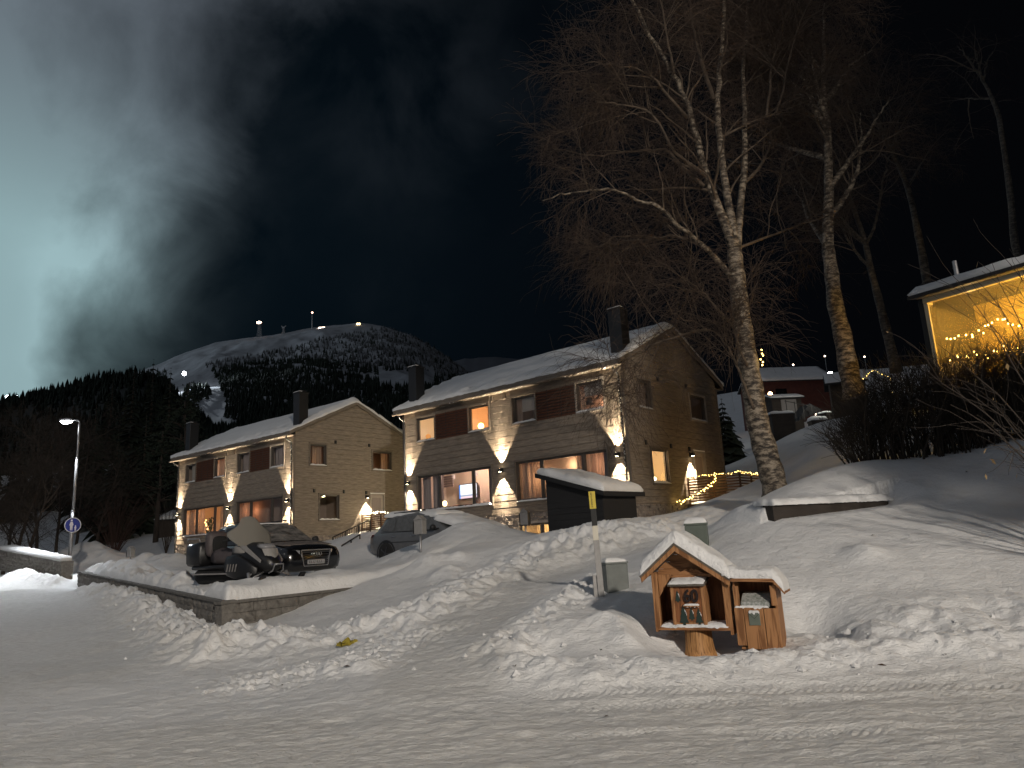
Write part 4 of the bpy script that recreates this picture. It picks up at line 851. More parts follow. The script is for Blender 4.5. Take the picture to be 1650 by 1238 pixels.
for i, (z, r_) in enumerate(((-.3, .30), (.0, .25), (.1, .215), (.2, .20), (.36, .195))):
    prof.append([(( r_*(1+.10*math.sin(3*t*2*math.pi/k+1)+.05*math.sin(5*t*2*math.pi/k)))*math.cos(2*math.pi*t/k)-.02, r_*(1+.08*math.sin(4*t*2*math.pi/k))*math.sin(2*math.pi*t/k), z) for t in range(k)])
mb.grid(prof, wrap=True); mb.build('stump', W_STUMP, ms, smooth=True)
# floor, sides, back, gable
mb = MB(); mb.box(-.52, .52, -.26, .27, .361, .40); mb.build('floor_board', W_H, ms, bevel=.004)
for s in (-1, 1): mb = MB(); mb.box(*((-.555, -.521) if s < 0 else (.521, .56)), -.265, .26, .34 if s < 0 else .31, 1.09 if s < 0 else 1.00); mb.build('side_board', W_V, ms, bevel=.004)
for x0, z1 in ((-.52, 1.08), (.47, 1.03)): MB().box(x0, x0+.05, -.262, -.225, .401, z1).build('front_post', W_V, ms, bevel=.004)
mb = MB(); mb.extrude([(-.52, .401), (.52, .401), (.52, 1.0), (-.14, 1.40), (-.52, 1.10)], XZ, .23, .258); mb.build('back_board', W_D, ms)
mb = MB(); rngm = random.Random(4)
for i in range(4):   # horizontal gable planks, recessed
    z0, z1 = 1.04+i*.09, 1.04+i*.09+.086; l = lambda z: (-.14-(1.40-z)*1.30, -.14+(1.40-z)*1.62)
    a, b = l(z0), l(z1); mb.extrude([(max(a[0], -.52), z0), (min(a[1], .52), z0), (min(b[1], .52), z1), (max(b[0], -.52), z1)], XZ, -.06, -.035)
mb.build('gable_board', W_H, ms)
mb = MB(); mb.extrude([(-.30, 1.015), (-.30, 1.03), (-.21, 1.05), (-.14, 1.085), (-.10, 1.10), (-.06, 1.125), (-.02, 1.10), (.03, 1.13), (.06, 1.105), (.10, 1.12), (.2, 1.06), (.32, 1.04), (.32, 1.015)], XZ, -.13, -.11); mb.build('mountain_board', W_H, ms)
mb = MB(); mb.extrude([(-.47, 1.06), (-.26, 1.06), (-.47, .78)], XZ, -.20, -.175); mb.build('brace', W_V, ms)
rfm = []
for nm, a, b in (('roof_board', (-.70, 1.03), (-.15, 1.435)), ('roof_board', (.60, .965), (-.15, 1.435))):
    mb = MB(); dx, dz = b[0]-a[0], b[1]-a[1]; ln = math.hypot(dx, dz); nx_, nz_ = -dz/ln*.035, dx/ln*.035
    if nz_ < 0: nx_, nz_ = -nx_, -nz_
    mb.extrude([a, b, (b[0]+nx_*.3, b[1]+abs(nz_)), (a[0]+nx_, a[1]+nz_)], XZ, -.33, .32); o = mb.build(nm, W_GREY, ms); rfm.append(o)
    mb = MB(); mb.extrude([(a[0]+.01*(1 if dx > 0 else -1), a[1]-.06), (b[0], b[1]-.075), (b[0], b[1]-.004), (a[0], a[1]-.004)], XZ, -.325, -.30); mb.build('barge_board', W_V, ms)
# one continuous pillow over both slopes
def ridge_snow(name, pts, y0, y1, th, parent, seed, n=44, ny=18):
    pts = np.array(pts, float); seg = np.concatenate([[0], np.cumsum(np.linalg.norm(np.diff(pts, axis=0), axis=1))]); L_ = seg[-1]
    s = np.linspace(0, L_, n); X = np.interp(s, seg, pts[:, 0]); Z = np.interp(s, seg, pts[:, 1]); kz = np.ones(5)/5
    Zs = np.convolve(np.pad(Z, 2, mode='edge'), kz, 'valid'); Zs = np.maximum(Zs, Z-.02); Y = np.linspace(y0, y1, ny)
    SS, YY = np.meshgrid(s, Y, indexing='ij'); e = np.minimum(np.minimum(SS, L_-SS), np.minimum(YY-y0, y1-YY)); q = np.clip(e/.11, 0, 1); k = np.sqrt(q*(2-q))
    T_ = th*(.18+.82*k)*(.8+.4*fbm(SS*4+seed, YY*4, seed, 3))+.02*(fbm(SS*22+seed, YY*22, seed+2, 2)-.5)
    P = np.stack([X[:, None]+0*YY+.02*(fbm(SS*9, YY*9+seed, seed+5, 2)-.5), YY+(fbm(SS*13+3, YY*5+seed, seed+6, 2)-.5)*.035*(1-k), Zs[:, None]+T_], -1)
    V_ = P.reshape(-1, 3).tolist(); idx = np.arange(n*ny).reshape(n, ny); Q = np.stack([idx[:-1, :-1], idx[1:, :-1], idx[1:, 1:], idx[:-1, 1:]], -1).reshape(-1, 4).tolist()
    bi = [(i, 0) for i in range(n)]+[(n-1, j) for j in range(1, ny)]+[(i, ny-1) for i in range(n-2, -1, -1)]+[(0, j) for j in range(ny-2, 0, -1)]; b0 = len(V_); m = len(bi)
    for (i, j) in bi: V_.append([X[i], Y[j]*.99, Z[i]-.005])
    for kk in range(m): Q.append([int(idx[bi[(kk+1) % m]]), int(idx[bi[kk]]), b0+kk, b0+(kk+1) % m])
    return np_mesh(name, np.array(V_), np.array(Q), SNOW, parent)
ridge_snow('roof_snow', [(-.71, 1.06), (-.15, 1.475), (.60, 1.0)], -.34, .33, .17, ms, 3)
snow_cap('floor_snow', [(-.50, -.27, .40), (.50, -.27, .40), (.50, .2, .40), (-.50, .2, .40)], .05, ms, 26, 14, 7, .6)
# letter box inside the shelter
lb_ = thing('letter_box', 'small wooden letter box numbered 60 with tree cut-outs', 'mailbox', hw_ if False else (0, 0, 0)); lb_.matrix_world = Matrix.Translation(Vector((mb_p[0], mb_p[1]+.12, MBZ))) @ Matrix.Rotation(MR, 4, 'Z') @ Matrix.Diagonal((*MSC, 1)) @ Matrix.Translation(Vector((-.04, -.07, .43))) @ Matrix.Scale(1.1, 4)
mb = MB(); mb.extrude([(-.15, 0), (.10, 0), (.10, .50), (-.15, .44)], lambda a, b, d: (d, a, b), -.22, .22); bx = mb.build('box_body', W_V, lb_, bevel=.004)
mb = MB(); mb.box(-.175, .175, -.158, -.151, .03, .43); mb.build('front_panel', W_D, bx)
for x0 in (-.225, .18): mb = MB(); mb.box(x0, x0+.045, -.17, -.1505, .0, .44); mb.build('front_post', W_V, bx, bevel=.003)
mb = MB(); mb.extrude([(-.21, .435), (.12, .515), (.12, .54), (-.21, .46)], lambda a, b, d: (d, a, b), -.25, .25); lid = mb.build('lid', W_GREY, lb_, bevel=.003)
snow_cap('lid_snow', [(-.24, -.205, .462), (.23, -.205, .462), (.24, .11, .54), (-.23, .11, .54)], .035, lid, 22, 12, 9, .7)
mb = MB(); mb.box(-.06, .15, -.21, -.1585, .205, .218); shf = mb.build('shelf', W_V, bx)
snow_cap('shelf_snow', [(-.055, -.208, .218), (.148, -.208, .218), (.148, -.16, .218), (-.055, -.16, .218)], .022, shf, 12, 6, 2, .8, edge=.03)
nm = mesh_text('number', '60', .20, mat('number_dark', (.018, .010, .009), .4), bx, Matrix.Translation((.045, -.175, .318)) @ Matrix.Rotation(R(90), 4, 'X'), .010)
for x, z, s in ((-.135, .31, .8), (-.075, .09, 1.35), (.03, .11, .9), (.125, .08, 1.1)):
    mb = MB(); mb.extrude([(x+a*s*.6, z-.07*s+b*s) for a, b in ((-.02, 0), (-.02, .02), (-.075, .02), (-.045, .065), (-.06, .065), (-.03, .105), (-.045, .105), (0, .17), (.045, .105), (.03, .105), (.06, .065), (.045, .065), (.075, .02), (.02, .02), (.02, 0))], XZ, -.166, -.1585); mb.build('tree_cutout', M_TREEG, bx)
    snow_cap('cutout_snow', [(x+.012*s, -.168, z+.06*s), (x+.03*s, -.168, z+.02*s), (x+.03*s, -.16, z+.02*s), (x+.012*s, -.16, z+.06*s)], .008, bx, 6, 4, 4, .5, edge=.01)
# newspaper box shelter on the right
ns = thing('mail_shelter', 'narrow wooden mail box shelter with a green lid box inside, snow on its roof', 'mailbox', (mb_p[0], mb_p[1]+.12, MBZ), MR); ns.scale = MSC
a_, b_ = .615, 1.19
mb = MB(); mb.box(a_, a_+.03, -.24, .22, .20, .965); mb.build('side_board', W_V, ns, bevel=.003)
mb = MB(); mb.box(b_-.03, b_, -.24, .22, .14, .92); mb.build('side_board', W_V, ns, bevel=.003)
mb = MB(); mb.box(a_+.031, b_-.031, .195, .219, .15, .93); mb.build('back_board', W_D, ns)
mb = MB(); mb.box(a_+.031, b_-.031, -.235, .19, .14, .17); mb.build('floor_board', W_H, ns)
for x0, x1, z0, z1 in ((a_-.01, a_+.115, .19, .64), (a_+.12, a_+.385, .15, .64), (a_+.39, b_+.0, .13, .63)):
    mb = MB(); mb.box(x0+.002, x1-.002, -.275, -.243, z0, z1); o = mb.build('front_board', W_V, ns, bevel=.003)
for x0 in (a_, b_-.075): mb = MB(); mb.box(x0, x0+.075, -.268, -.242, .66, .90); mb.build('front_post', W_V, ns, bevel=.003)
mb = MB(); mb.extrude([(a_-.09, .965), (b_-.02, .945), (b_+.12, .80), (b_+.12, .83), (b_-.01, .985), (a_-.09, 1.0)], XZ, -.33, .30); mb.build('roof_board', W_H, ns)
ridge_snow('roof_snow', [(a_-.12, 1.03), (a_+.1, .995), (b_-.01, .985), (b_+.12, .83)], -.33, .31, .13, ns, 8, 34, 16)
snow_cap('front_snow', [(a_, -.275, .64), (b_-.12, -.275, .64), (b_-.12, -.245, .64), (a_, -.245, .64)], .025, ns, 20, 5, 4, .6, edge=.02)
nb = thing('newspaper_box', 'dark green metal box with snow dusted lid in the narrow shelter', 'box'); nb.matrix_world = Matrix.Translation(Vector((mb_p[0], mb_p[1]+.12, MBZ))) @ Matrix.Rotation(MR, 4, 'Z') @ Matrix.Diagonal((*MSC, 1)) @ Matrix.Translation(Vector((a_+.28, -.03, .17)))
M_GRNBOX = mat('green_metal', (.13, .155, .125), .45, noise=(30, .6, (.5, .5, .5)))
M_GRN2 = mat('green_plate', (.135, .16, .13), .5, noise=(10, .2))
mb = MB(); mb.box(-.19, .19, -.17, .17, .0, .47); mb.build('box_body', M_GRN2, nb, bevel=.01)
mb = MB(); mb.extrude([(-.2, .475), (.18, .60), (.18, .635), (.0, .625), (-.2, .53)], lambda a, b, d: (d, a, b), -.20, .20); mb.build('lid', M_GRNBOX, nb, bevel=.01)
ep = MB(); ep.box(-.075, .075, -.285, -.2755, .45, .60)
ev = thing('envelope_plate', 'green envelope plate with a snow topped edge on the shelter front', 'sign'); ev.matrix_world = Matrix.Translation(Vector((mb_p[0], mb_p[1]+.12, MBZ))) @ Matrix.Rotation(MR, 4, 'Z') @ Matrix.Diagonal((*MSC, 1)) @ Matrix.Translation(Vector((a_+.255, 0, -.02)))
pt_ = ep.build('plate', M_GRN2, ev, bevel=.004); mb = MB(); mb.bar((-.07, -.287, .59), (.0, -.287, .53), .005, .004); mb.bar((.07, -.287, .59), (.0, -.287, .53), .005, .004); mb.build('fold_line', M_BLK, pt_)
snow_cap('plate_snow', [(-.072, -.292, .60), (.072, -.292, .60), (.072, -.272, .60), (-.072, -.272, .60)], .03, pt_, 12, 5, 3, .5, edge=.02)
# ---- planter beam under the snow on the right slope
b0, b1 = at(1247, 833, 13.2), at(1432, 812, 13.9)
bt = thing('planter_edge', 'dark timber planter edge half buried in the snowy slope', 'planter', (b0[0], b0[1], 0))
v_ = b1-b0; ang = math.atan2(v_[1], v_[0]); Lb = math.hypot(v_[0], v_[1]); bt.rotation_euler = (0, 0, ang)
M_OLDW = mat('old_timber', (.045, .035, .028), .85, noise=(6, .5), bump=(15, .5, .01), stretch=(.3, 1, 1))
mb = MB(); zb0, zb1 = b0[2], b1[2]
mb.add([(0, 0, zb0-.15), (Lb, 0, zb1-.15), (Lb, .3, zb1-.15), (0, .3, zb0-.15), (0, 0, zb0+.21), (Lb, 0, zb1+.07), (Lb, .3, zb1+.08), (0, .3, zb0+.22)], [(3, 2, 1, 0), (4, 5, 6, 7), (0, 1, 5, 4), (1, 2, 6, 5), (2, 3, 7, 6), (3, 0, 4, 7)]); mb.build('beam', M_OLDW, bt, bevel=.01)
snow_cap('planter_snow', [(-.05, -.07, zb0+.20), (Lb+.05, -.05, zb1+.06), (Lb+.1, .6, zb1+.10), (-.05, .6, zb0+.22)], .13, bt, 60, 14, 6, .5, .02, edge=.2)
# ------------------------------------------------------------------ vehicles
M_CARBLK = mat('car_paint_black', (.006, .006, .007), .22, spec=.6, coat=.6, noise=(40, .3)); M_CARGREY = mat('car_paint_grey', (.13, .133, .138), .4, .2, coat=.2, noise=(5, .2))
M_CARGLASS = mat('car_glass', (.008, .009, .010), .12, spec=.7); M_FROST = mat('frosted_glass', (.12, .125, .13), .7, noise=(8, .4)); M_WIND = mat('snowy_windscreen', (.20, .19, .18), .7, noise=(7, .97, (.006, .006, .006)), stretch=(1, .55, 1))
M_TYRE = mat('tyre', (.010, .010, .010), .9); M_RIM = mat('rim', (.10, .10, .11), .35, .8); M_CHROME = mat('chrome', (.45, .45, .46), .25, 1); M_LENS = mat('lamp_lens', (.22, .22, .23), .15, spec=.8); M_DARKP = mat('dark_plastic', (.012, .012, .013), .6)
def torus(mb, c, R_, r_, T, n=20, k=8):
    rows = [[T(c[0]+(R_+r_*math.cos(2*math.pi*b/k))*math.cos(2*math.pi*a/n), c[1]+(R_+r_*math.cos(2*math.pi*b/k))*math.sin(2*math.pi*a/n), r_*math.sin(2*math.pi*b/k)) for b in range(k)] for a in range(n+1)]
    return mb.grid(rows, wrap=True)
def suv(loc, rz, label, paint, glass, wind, rear_drop=.55, emblem=False):
    t = thing('parked_car', label, 'car', loc, rz, 'cars parked in front of the houses')
    # lower body: stations x, half width, sill z, shoulder z, centre crown z
    st = [(-2.32, .70, .48, .80, .86), (-2.27, .83, .36, .98, 1.02), (-2.0, .91, .30, 1.02, 1.06), (-1.2, .945, .26, 1.03, 1.05), (0, .95, .25, 1.01, 1.04), (.8, .95, .25, 1.0, 1.05), (1.15, .945, .25, .985, 1.06), (1.7, .93, .27, .93, 1.0), (2.05, .89, .28, .86, .93), (2.24, .80, .30, .78, .84), (2.32, .66, .36, .68, .74)]
    rows = []
    for x, w_, zs, zh, zc in st:
        half = [(0, zs-.02), (w_*.7, zs-.02), (w_*.94, zs+.05), (w_, zs+.2), (w_, (zs+zh)/2+.05), (w_*.985, zh-.08), (w_*.93, zh-.01), (w_*.80, zh+.015), (w_*.45, zc-.005), (0, zc)]
        rows.append([(x, -y, z) for y, z in half]+[(x, y, z) for y, z in reversed(half[1:-1])])
    mb = MB(); mb.grid(rows, wrap=True); n = len(rows[0]); b = len(mb.v); mb.f.append(tuple(range(n))); mb.m.append(0); mb.f.append(tuple(range(b-n, b))); mb.m.append(0)
    body = mb.build('body', paint, t, smooth=True)
    # cabin
    cs = [(1.10, .80, 1.00, .80, 1.03), (.55, .80, 1.02, .70, 1.36), (.12, .80, 1.02, .62, 1.56), (-.3, .80, 1.02, .62, 1.625), (-1.2, .80, 1.02, .61, 1.61), (-1.75, .78, 1.02, .58, 1.54), (-1.75-rear_drop*.4, .77, 1.0, .58, 1.34), (-1.75-rear_drop, .76, .98, .70, 1.02)]
    rows = []
    for x, wb, zb_, wt, zt in cs:
        half = [(0, zb_-.05), (wb, zb_-.05), (wb, zb_), (wt+.02, zt-.05), (wt-.05, zt), (0, zt+.02)]
        rows.append([(x, -y, z) for y, z in half]+[(x, y, z) for y, z in reversed(half[1:-1])])
    MB().grid(rows, wrap=True).build('cabin', paint, t, smooth=True)
    # glass, set proud of the cabin skin
    def wquad(pts, nm, m_, off): 
        P = [Vector(p)+Vector(off) for p in pts]; mb = MB(); mb.f.append(tuple(range(len(P)))); mb.m.append(0); mb.v += [tuple(p) for p in P]; return mb.build(nm, m_, t)
    rows = [[(x+.012, y*w_, z+.012+.02*(1-y*y)) for y in np.linspace(-1, 1, 9)] for x, w_, z in ((1.06, .74, 1.05), (.6, .66, 1.335), (.2, .57, 1.53))]
    MB().grid(rows).build('windshield', wind, t, smooth=True)
    for s in (-1, 1):
        f = lambda x, z: (x, s*(.805-(z-1.02)/.54*.155+.012), z)
        for a, b_, c, d in ((.72, .30, -.28, -.28), (-.34, -.34, -1.12, -1.12)):
            wquad([f(a, 1.05), f(b_+.0, 1.48 if b_ > 0 else 1.525), f(c, 1.535), f(d, 1.05)], 'side_window', glass, (0, 0, 0))
        wquad([f(-1.18, 1.05), f(-1.18, 1.52), f(-1.5, 1.49), f(-1.82, 1.10)], 'side_window', glass, (0, 0, 0))
        for xh in (-.15, -1.0):
            mb = MB(); mb.box(xh-.1, xh+.1, s*.955-.015, s*.955+.015, .88, .91); mb.build('door_handle', M_CHROME if paint is M_CARGREY else M_DARKP, t, bevel=.006)
        mb = MB(); mb.box(-1.55, 1.3, s*.945-.012, s*.945+.012, .70, .72); mb.box(-1.75, .75, s*.815-.01, s*.815+.01, 1.025, 1.04); mb.build('trim_strip', M_DARKP, t)
        mb = MB(); mb.ball((.78, s*1.02, 1.10), .11, 10, 7, sz=(.7, 1, .8)); mb.box(.75, .81, min(s*.8, s*.95), max(s*.8, s*.95), 1.05, 1.08); mb.build('mirror', M_DARKP, t, smooth=True)
        mb = MB(); mb.bar((-1.4, s*.56, 1.66), (.0, s*.56, 1.67), .03, .03); mb.build('roof_rail', M_DARKP, t)
        for xw in (1.42, -1.38):
            wt = MB(); wt.lathe([(.25, -.11), (.34, -.10), (.36, -.05), (.36, .05), (.34, .10), (.25, .11)], 28, c=(xw, s*.86, .36), axis='y'); w_ = wt.build('wheel', M_TYRE, t, smooth=True)
            mb = MB(); mb.lathe([(.25, -.02), (.25, .02)], 24, c=(xw, s*.93, .36), axis='y')
            for k in range(5): a = 2*math.pi*k/5; mb.bar((xw, s*.965, .36), (xw+.23*math.cos(a), s*.965, .36+.23*math.sin(a)), .05, .03)
            mb.build('rim', M_RIM, w_)
            mb = MB(); rows = [[(xw+r_*math.cos(a), s*(.948 if r_ > .4 else .955), .36+r_*math.sin(a)) for r_ in (.375, .44)] for a in np.linspace(-.25, math.pi+.25, 16)]; mb.grid(rows); mb.build('wheel_arch', M_DARKP, t)
        mb = MB(); mb.add([(2.20, s*.80, .70), (2.32, s*.48, .70), (2.30, s*.46, .80), (2.02, s*.84, .86), (2.10, s*.86, .74)], [(0, 1, 2, 3, 4)]); 
        o = mb.build('headlight', M_LENS, t)
    # front
    FX = lambda y, z, d: (2.335+d-.05*abs(y), y, z)
    mb = MB(); outer = [(-.44, .80), (.44, .80), (.36, .40), (-.36, .40)]; mb.extrude(outer, FX, -.06, .0); mb.build('grille', M_DARKP, t)
    mb = MB()
    for p, q in zip(outer, outer[1:]+outer[:1]): mb.bar(FX(*p, .012), FX(*q, .012), .028, .028)
    mb.build('grille_frame', M_CHROME if emblem else M_DARKP, t)
    mb = MB()
    for k in range(6): mb.bar(FX(-.40+k*.008, .74-k*.06, .004), FX(.40-k*.008, .74-k*.06, .004), .008, .012)
    mb.build('grille_bars', M_RIM, t)
    if emblem:
        for k in range(4): mb = MB(); torus(mb, (-.105+.07*k, .70), .046, .008, lambda a, b, d: (2.36+d, a, b)); mb.build('emblem_ring', M_CHROME, t, smooth=True)
    mb = MB(); mb.extrude([(-.26, .44), (.26, .44), (.26, .55), (-.26, .55)], FX, .014, .024); lp_ = mb.build('licence_plate', mat('plate_white', (.35, .35, .36), .5, noise=(30, .5)), t, bevel=.004)
    mb = MB()
    for k in (-.19, -.13, -.07, .05, .11, .17): mb.extrude([(k-.02, .465), (k-.008, .465), (k-.008, .53), (k-.02, .53)], FX, .0245, .0265); mb.extrude([(k-.004, .465), (k+.014, .465), (k+.014, .476), (k-.004, .476)], FX, .0245, .0265)
    mb.build('plate_lettering', M_BLK, lp_)
    mb = MB(); mb.box(-2.36, -2.28, -.7, .7, .42, .56); mb.build('rear_bumper', M_DARKP, t, bevel=.02)
    for s in (-1, 1): mb = MB(); mb.add([(-2.30, s*.56, .90), (-2.16, s*.90, .92), (-2.05, s*.93, 1.0), (-2.28, s*.56, 1.0)], [(0, 1, 2, 3)]); mb.build('tail_light', mat('tail_red', (.12, .01, .01), .3), t)
    return t
n1 = at(508, 895, 19.4); hd_ = np.array([.758, -.652])
cpos = n1[:2]-hd_*2.3; park_z = gz0(cpos[0], cpos[1])
car1 = suv((cpos[0], cpos[1], .80), -H_YAW[0], 'black sport utility car with four rings on its grille, snow on its windscreen', M_CARBLK, M_CARGLASS, M_WIND, emblem=True)
snow_cap('roof_snow', [(-1.7, -.58, 1.56), (.1, -.60, 1.575), (.1, .60, 1.575), (-1.7, .58, 1.56)], .045, car1, 26, 16, 4, .3, .0, edge=.2)
snow_cap('hood_snow', [(1.15, -.80, 1.02), (1.95, -.74, .93), (1.95, .74, .93), (1.15, .80, 1.02)], .05, car1, 26, 20, 8, .9, .0, M_WIND if False else mat('thin_snow', (.17, .15, .14), .7, noise=(9, .75)), edge=.3)
c2 = np.array([-3.05, 25.0])
car2 = suv((c2[0]+.35, c2[1]-.3, .97), -H_YAW[0], 'grey sport utility car with a snow covered roof beside the power post', M_CARGREY, M_FROST, M_FROST, rear_drop=.48); car2.scale = (1.12, 1.06, 1.03)
snow_cap('roof_snow', [(-1.85, -.62, 1.54), (.6, -.66, 1.42), (.6, .66, 1.42), (-1.85, .62, 1.54)], .22, car2, 36, 22, 5, .1, .0, edge=.4)
snow_cap('hood_snow', [(.5, -.72, 1.33), (2.2, -.78, .86), (2.2, .78, .86), (.5, .72, 1.33)], .26, car2, 36, 22, 6, .1, .0, edge=.4)
# ---- touring snowmobile
n3 = at(436, 915, 16.3); sp3 = n3[:2]-hd_*1.15
sm = thing('snowmobile', 'touring snowmobile with a tall frosted windshield parked before the black car', 'snowmobile', (sp3[0], sp3[1], .86), -H_YAW[0]+R(4))
M_SMBLK = mat('snowmobile_black', (.008, .008, .009), .42, coat=.1, noise=(8, .3)); M_SMGREY = mat('snowmobile_silver', (.26, .25, .24), .4, noise=(9, .2)); M_SMBLUE = mat('snowmobile_blue', (.01, .012, .12), .35); M_SEAT = mat('seat_vinyl', (.075, .06, .06), .6, noise=(20, .2)); M_SCREEN = glassmat('frosted_windshield', (.8, .78, .74), .08, .2, .72, (.42, .40, .36))
def loft(st, nm, m_, parent, n=14, sq=.75, smooth=True):
    rows = []
    for x, y0, w_, z0, z1 in st:
        row = []
        for j in range(n):
            a = 2*math.pi*j/n; c, s_ = math.cos(a), math.sin(a); row.append((x, y0+w_*math.copysign(abs(c)**sq, c), (z0+z1)/2+(z1-z0)/2*math.copysign(abs(s_)**sq, s_)))
        rows.append(row)
    mb = MB(); mb.grid(rows, wrap=True); b = len(mb.v); mb.f += [tuple(range(n)), tuple(range(b-n, b))]; mb.m += [0, 0]; return mb.build(nm, m_, parent, smooth=smooth)
loft([(-1.75, 0, .2, .12, .40), (-1.6, 0, .24, .05, .46), (-.3, 0, .25, .02, .46), (.25, 0, .22, .12, .42)], 'track', M_TYRE, sm)
loft([(-1.75, 0, .27, .40, .50), (-.1, 0, .30, .40, .52)], 'tunnel', M_SMBLK, sm, sq=.4)
for s in (-1, 1):
    mb = MB(); mb.box(-1.4, .1, min(s*.26, s*.46), max(s*.26, s*.46), .30, .33); mb.build('running_board', mat('foot_alu', (.30, .28, .27), .5, .3), sm, bevel=.008)
loft([(-1.05, 0, .20, .50, .86), (-.8, 0, .24, .5, .90), (-.45, 0, .23, .5, .80), (.0, 0, .19, .5, .84), (.15, 0, .15, .55, .88)], 'seat', M_SEAT, sm)
bk = loft([(-1.28, 0, .20, .80, 1.20), (-1.22, 0, .26, .72, 1.30), (-1.12, 0, .27, .68, 1.30), (-1.04, 0, .22, .72, 1.24)], 'backrest', M_SEAT, sm, sq=.45)
loft([(-1.05, 0, .17, .80, 1.16), (-1.0, 0, .19, .78, 1.18), (-.97, 0, .15, .82, 1.12)], 'back_cushion', M_TYRE, bk, sq=.5)
loft([(-1.95, 0, .30, .52, .98), (-1.9, 0, .34, .48, 1.04), (-1.38, 0, .34, .48, 1.06), (-1.33, 0, .30, .52, 1.0)], 'trunk_box', M_SMBLK, sm, sq=.4)
loft([(-.1, 0, .24, .45, .92), (.2, 0, .34, .34, 1.0), (.55, 0, .36, .28, .98), (.9, 0, .30, .30, .84), (1.15, 0, .2, .34, .66), (1.25, 0, .1, .38, .54)], 'cowl', M_SMBLK, sm)
for s in (-1, 1):
    sp_o = loft([(-.18, s*.33, .05, .38, .60), (.0, s*.38, .08, .26, .70), (.35, s*.41, .09, .20, .72), (.75, s*.37, .08, .2, .58), (.98, s*.30, .03, .28, .42)], 'side_panel', M_SMBLK, sm, sq=.5)
    for q in range(4): mb = MB(); mb.bar((.12+q*.11, s*.505, .36), (.17+q*.11, s*.505, .52), .02, .012); mb.build('vent_slot', M_SMGREY, sp_o)
    loft([(.05, s*.30, .03, .76, .88), (.25, s*.33, .05, .74, .93), (.55, s*.30, .05, .74, .90)], 'knee_fairing', M_SMGREY, sm, sq=.5)
    mb = MB(); mb.tube([(-1.92, s*.30, 1.06), (-1.9, s*.30, 1.14), (-1.4, s*.30, 1.14), (-1.36, s*.30, 1.06)], .014, 6); mb.build('rack_rail', M_STEEL, sm, smooth=True)
    mb = MB(); mb.tube([(.02, s*.40, 1.05), (-.06, s*.52, 1.03)], .026, 8); mb.build('grip', M_TYRE, sm, smooth=True)
    mb = MB(); mb.extrude([(.2, .03), (1.1, .03), (1.4, .10), (1.55, .26), (1.50, .28), (1.36, .14), (1.05, .075), (.2, .07)], lambda a, b, d: (a, d, b), s*.5-.07, s*.5+.07); sk = mb.build('ski', M_SMBLK, sm, bevel=.012)
    mb = MB(); mb.tube([(1.0, s*.5, .1), (.92, s*.48, .32)], .035, 8); mb.tube([(.95, s*.48, .26), (.75, s*.2, .34)], .018, 8); mb.tube([(1.1, s*.48, .22), (1.0, s*.16, .32)], .018, 8); mb.build('suspension_arm', M_STEEL, sm, smooth=True)
    mb = MB(); mb.extrude([(.42, .92), (.62, .90), (1.08, .58), (1.06, .52), (.5, .84)], lambda a, b, d: (a, d*(1-.42*max(0, a-.45)), b), s*.372, s*.382); mb.build('stripe', M_SMGREY, sm)
    mb = MB(); mb.tube([(.1, s*.18, 1.02), (.05, s*.36, 1.05), (.0, s*.46, 1.04)], .018, 8); mb.build('handlebar', M_SMBLK, sm)
# silver nose plate with blue flashes
nose = [[(1.02+.14*(1-(y/.22)**2)-.42*(z-.46), y, z) for y in np.linspace(-.2+.06*(1-t), .2-.06*(1-t), 7)] for t, z in ((0, .44), (.35, .56), (.7, .7), (1, .82))]
MB().grid([[(p[0]+.09, p[1], p[2]) for p in r_] for r_ in nose]).build('nose_panel', M_SMGREY, sm, smooth=True)
mb = MB()
for y in (-.09, -.03, .04, .1): mb.add([(1.25-.42*.0, y-.03, .47), (1.25, y+.03, .47), (1.17, y, .64)], [(0, 1, 2)])
mb.build('nose_flash', M_SMBLUE, sm)
loft([(.78, 0, .2, .80, .95), (.92, 0, .19, .80, .93), (1.02, 0, .13, .81, .89)], 'headlight', M_LENS, sm)
mb = MB(); mb.tube([(1.15, -.13, .30), (1.30, -.13, .34), (1.34, -.11, .48), (1.34, .11, .48), (1.30, .13, .34), (1.15, .13, .30)], .018, 8); mb.build('bumper', M_STEEL, sm, smooth=True)
ol = [(-.47, .98), (-.53, 1.06), (-.56, 1.14), (-.55, 1.21), (-.44, 1.28), (-.32, 1.35), (-.26, 1.42), (-.22, 1.49), (-.16, 1.545), (-.05, 1.575)]
def half_w(z):
    for (a, b) in zip(ol[:-1], ol[1:]):
        if a[1] <= z <= b[1] and b[1] > a[1]: return -(a[0]+(b[0]-a[0])*(z-a[1])/(b[1]-a[1]))
    return .5
rows = []
for z in (.78, .86, .93, .98, 1.02, 1.06, 1.10, 1.14, 1.18, 1.22, 1.27, 1.33, 1.39, 1.45, 1.50, 1.54, 1.562, 1.574):
    hwd = half_w(z) if z >= .98 else .47-(.98-z)*.95; rows.append([(.62-.62*(z-.8)-.7*(hwd*u_)**2, hwd*u_, z) for u_ in np.linspace(-1, 1, 15)])
ws2 = MB().grid(rows).build('windshield', M_SCREEN, sm, smooth=True)
so = ws2.modifiers.new('thick', 'SOLIDIFY'); so.thickness = .006
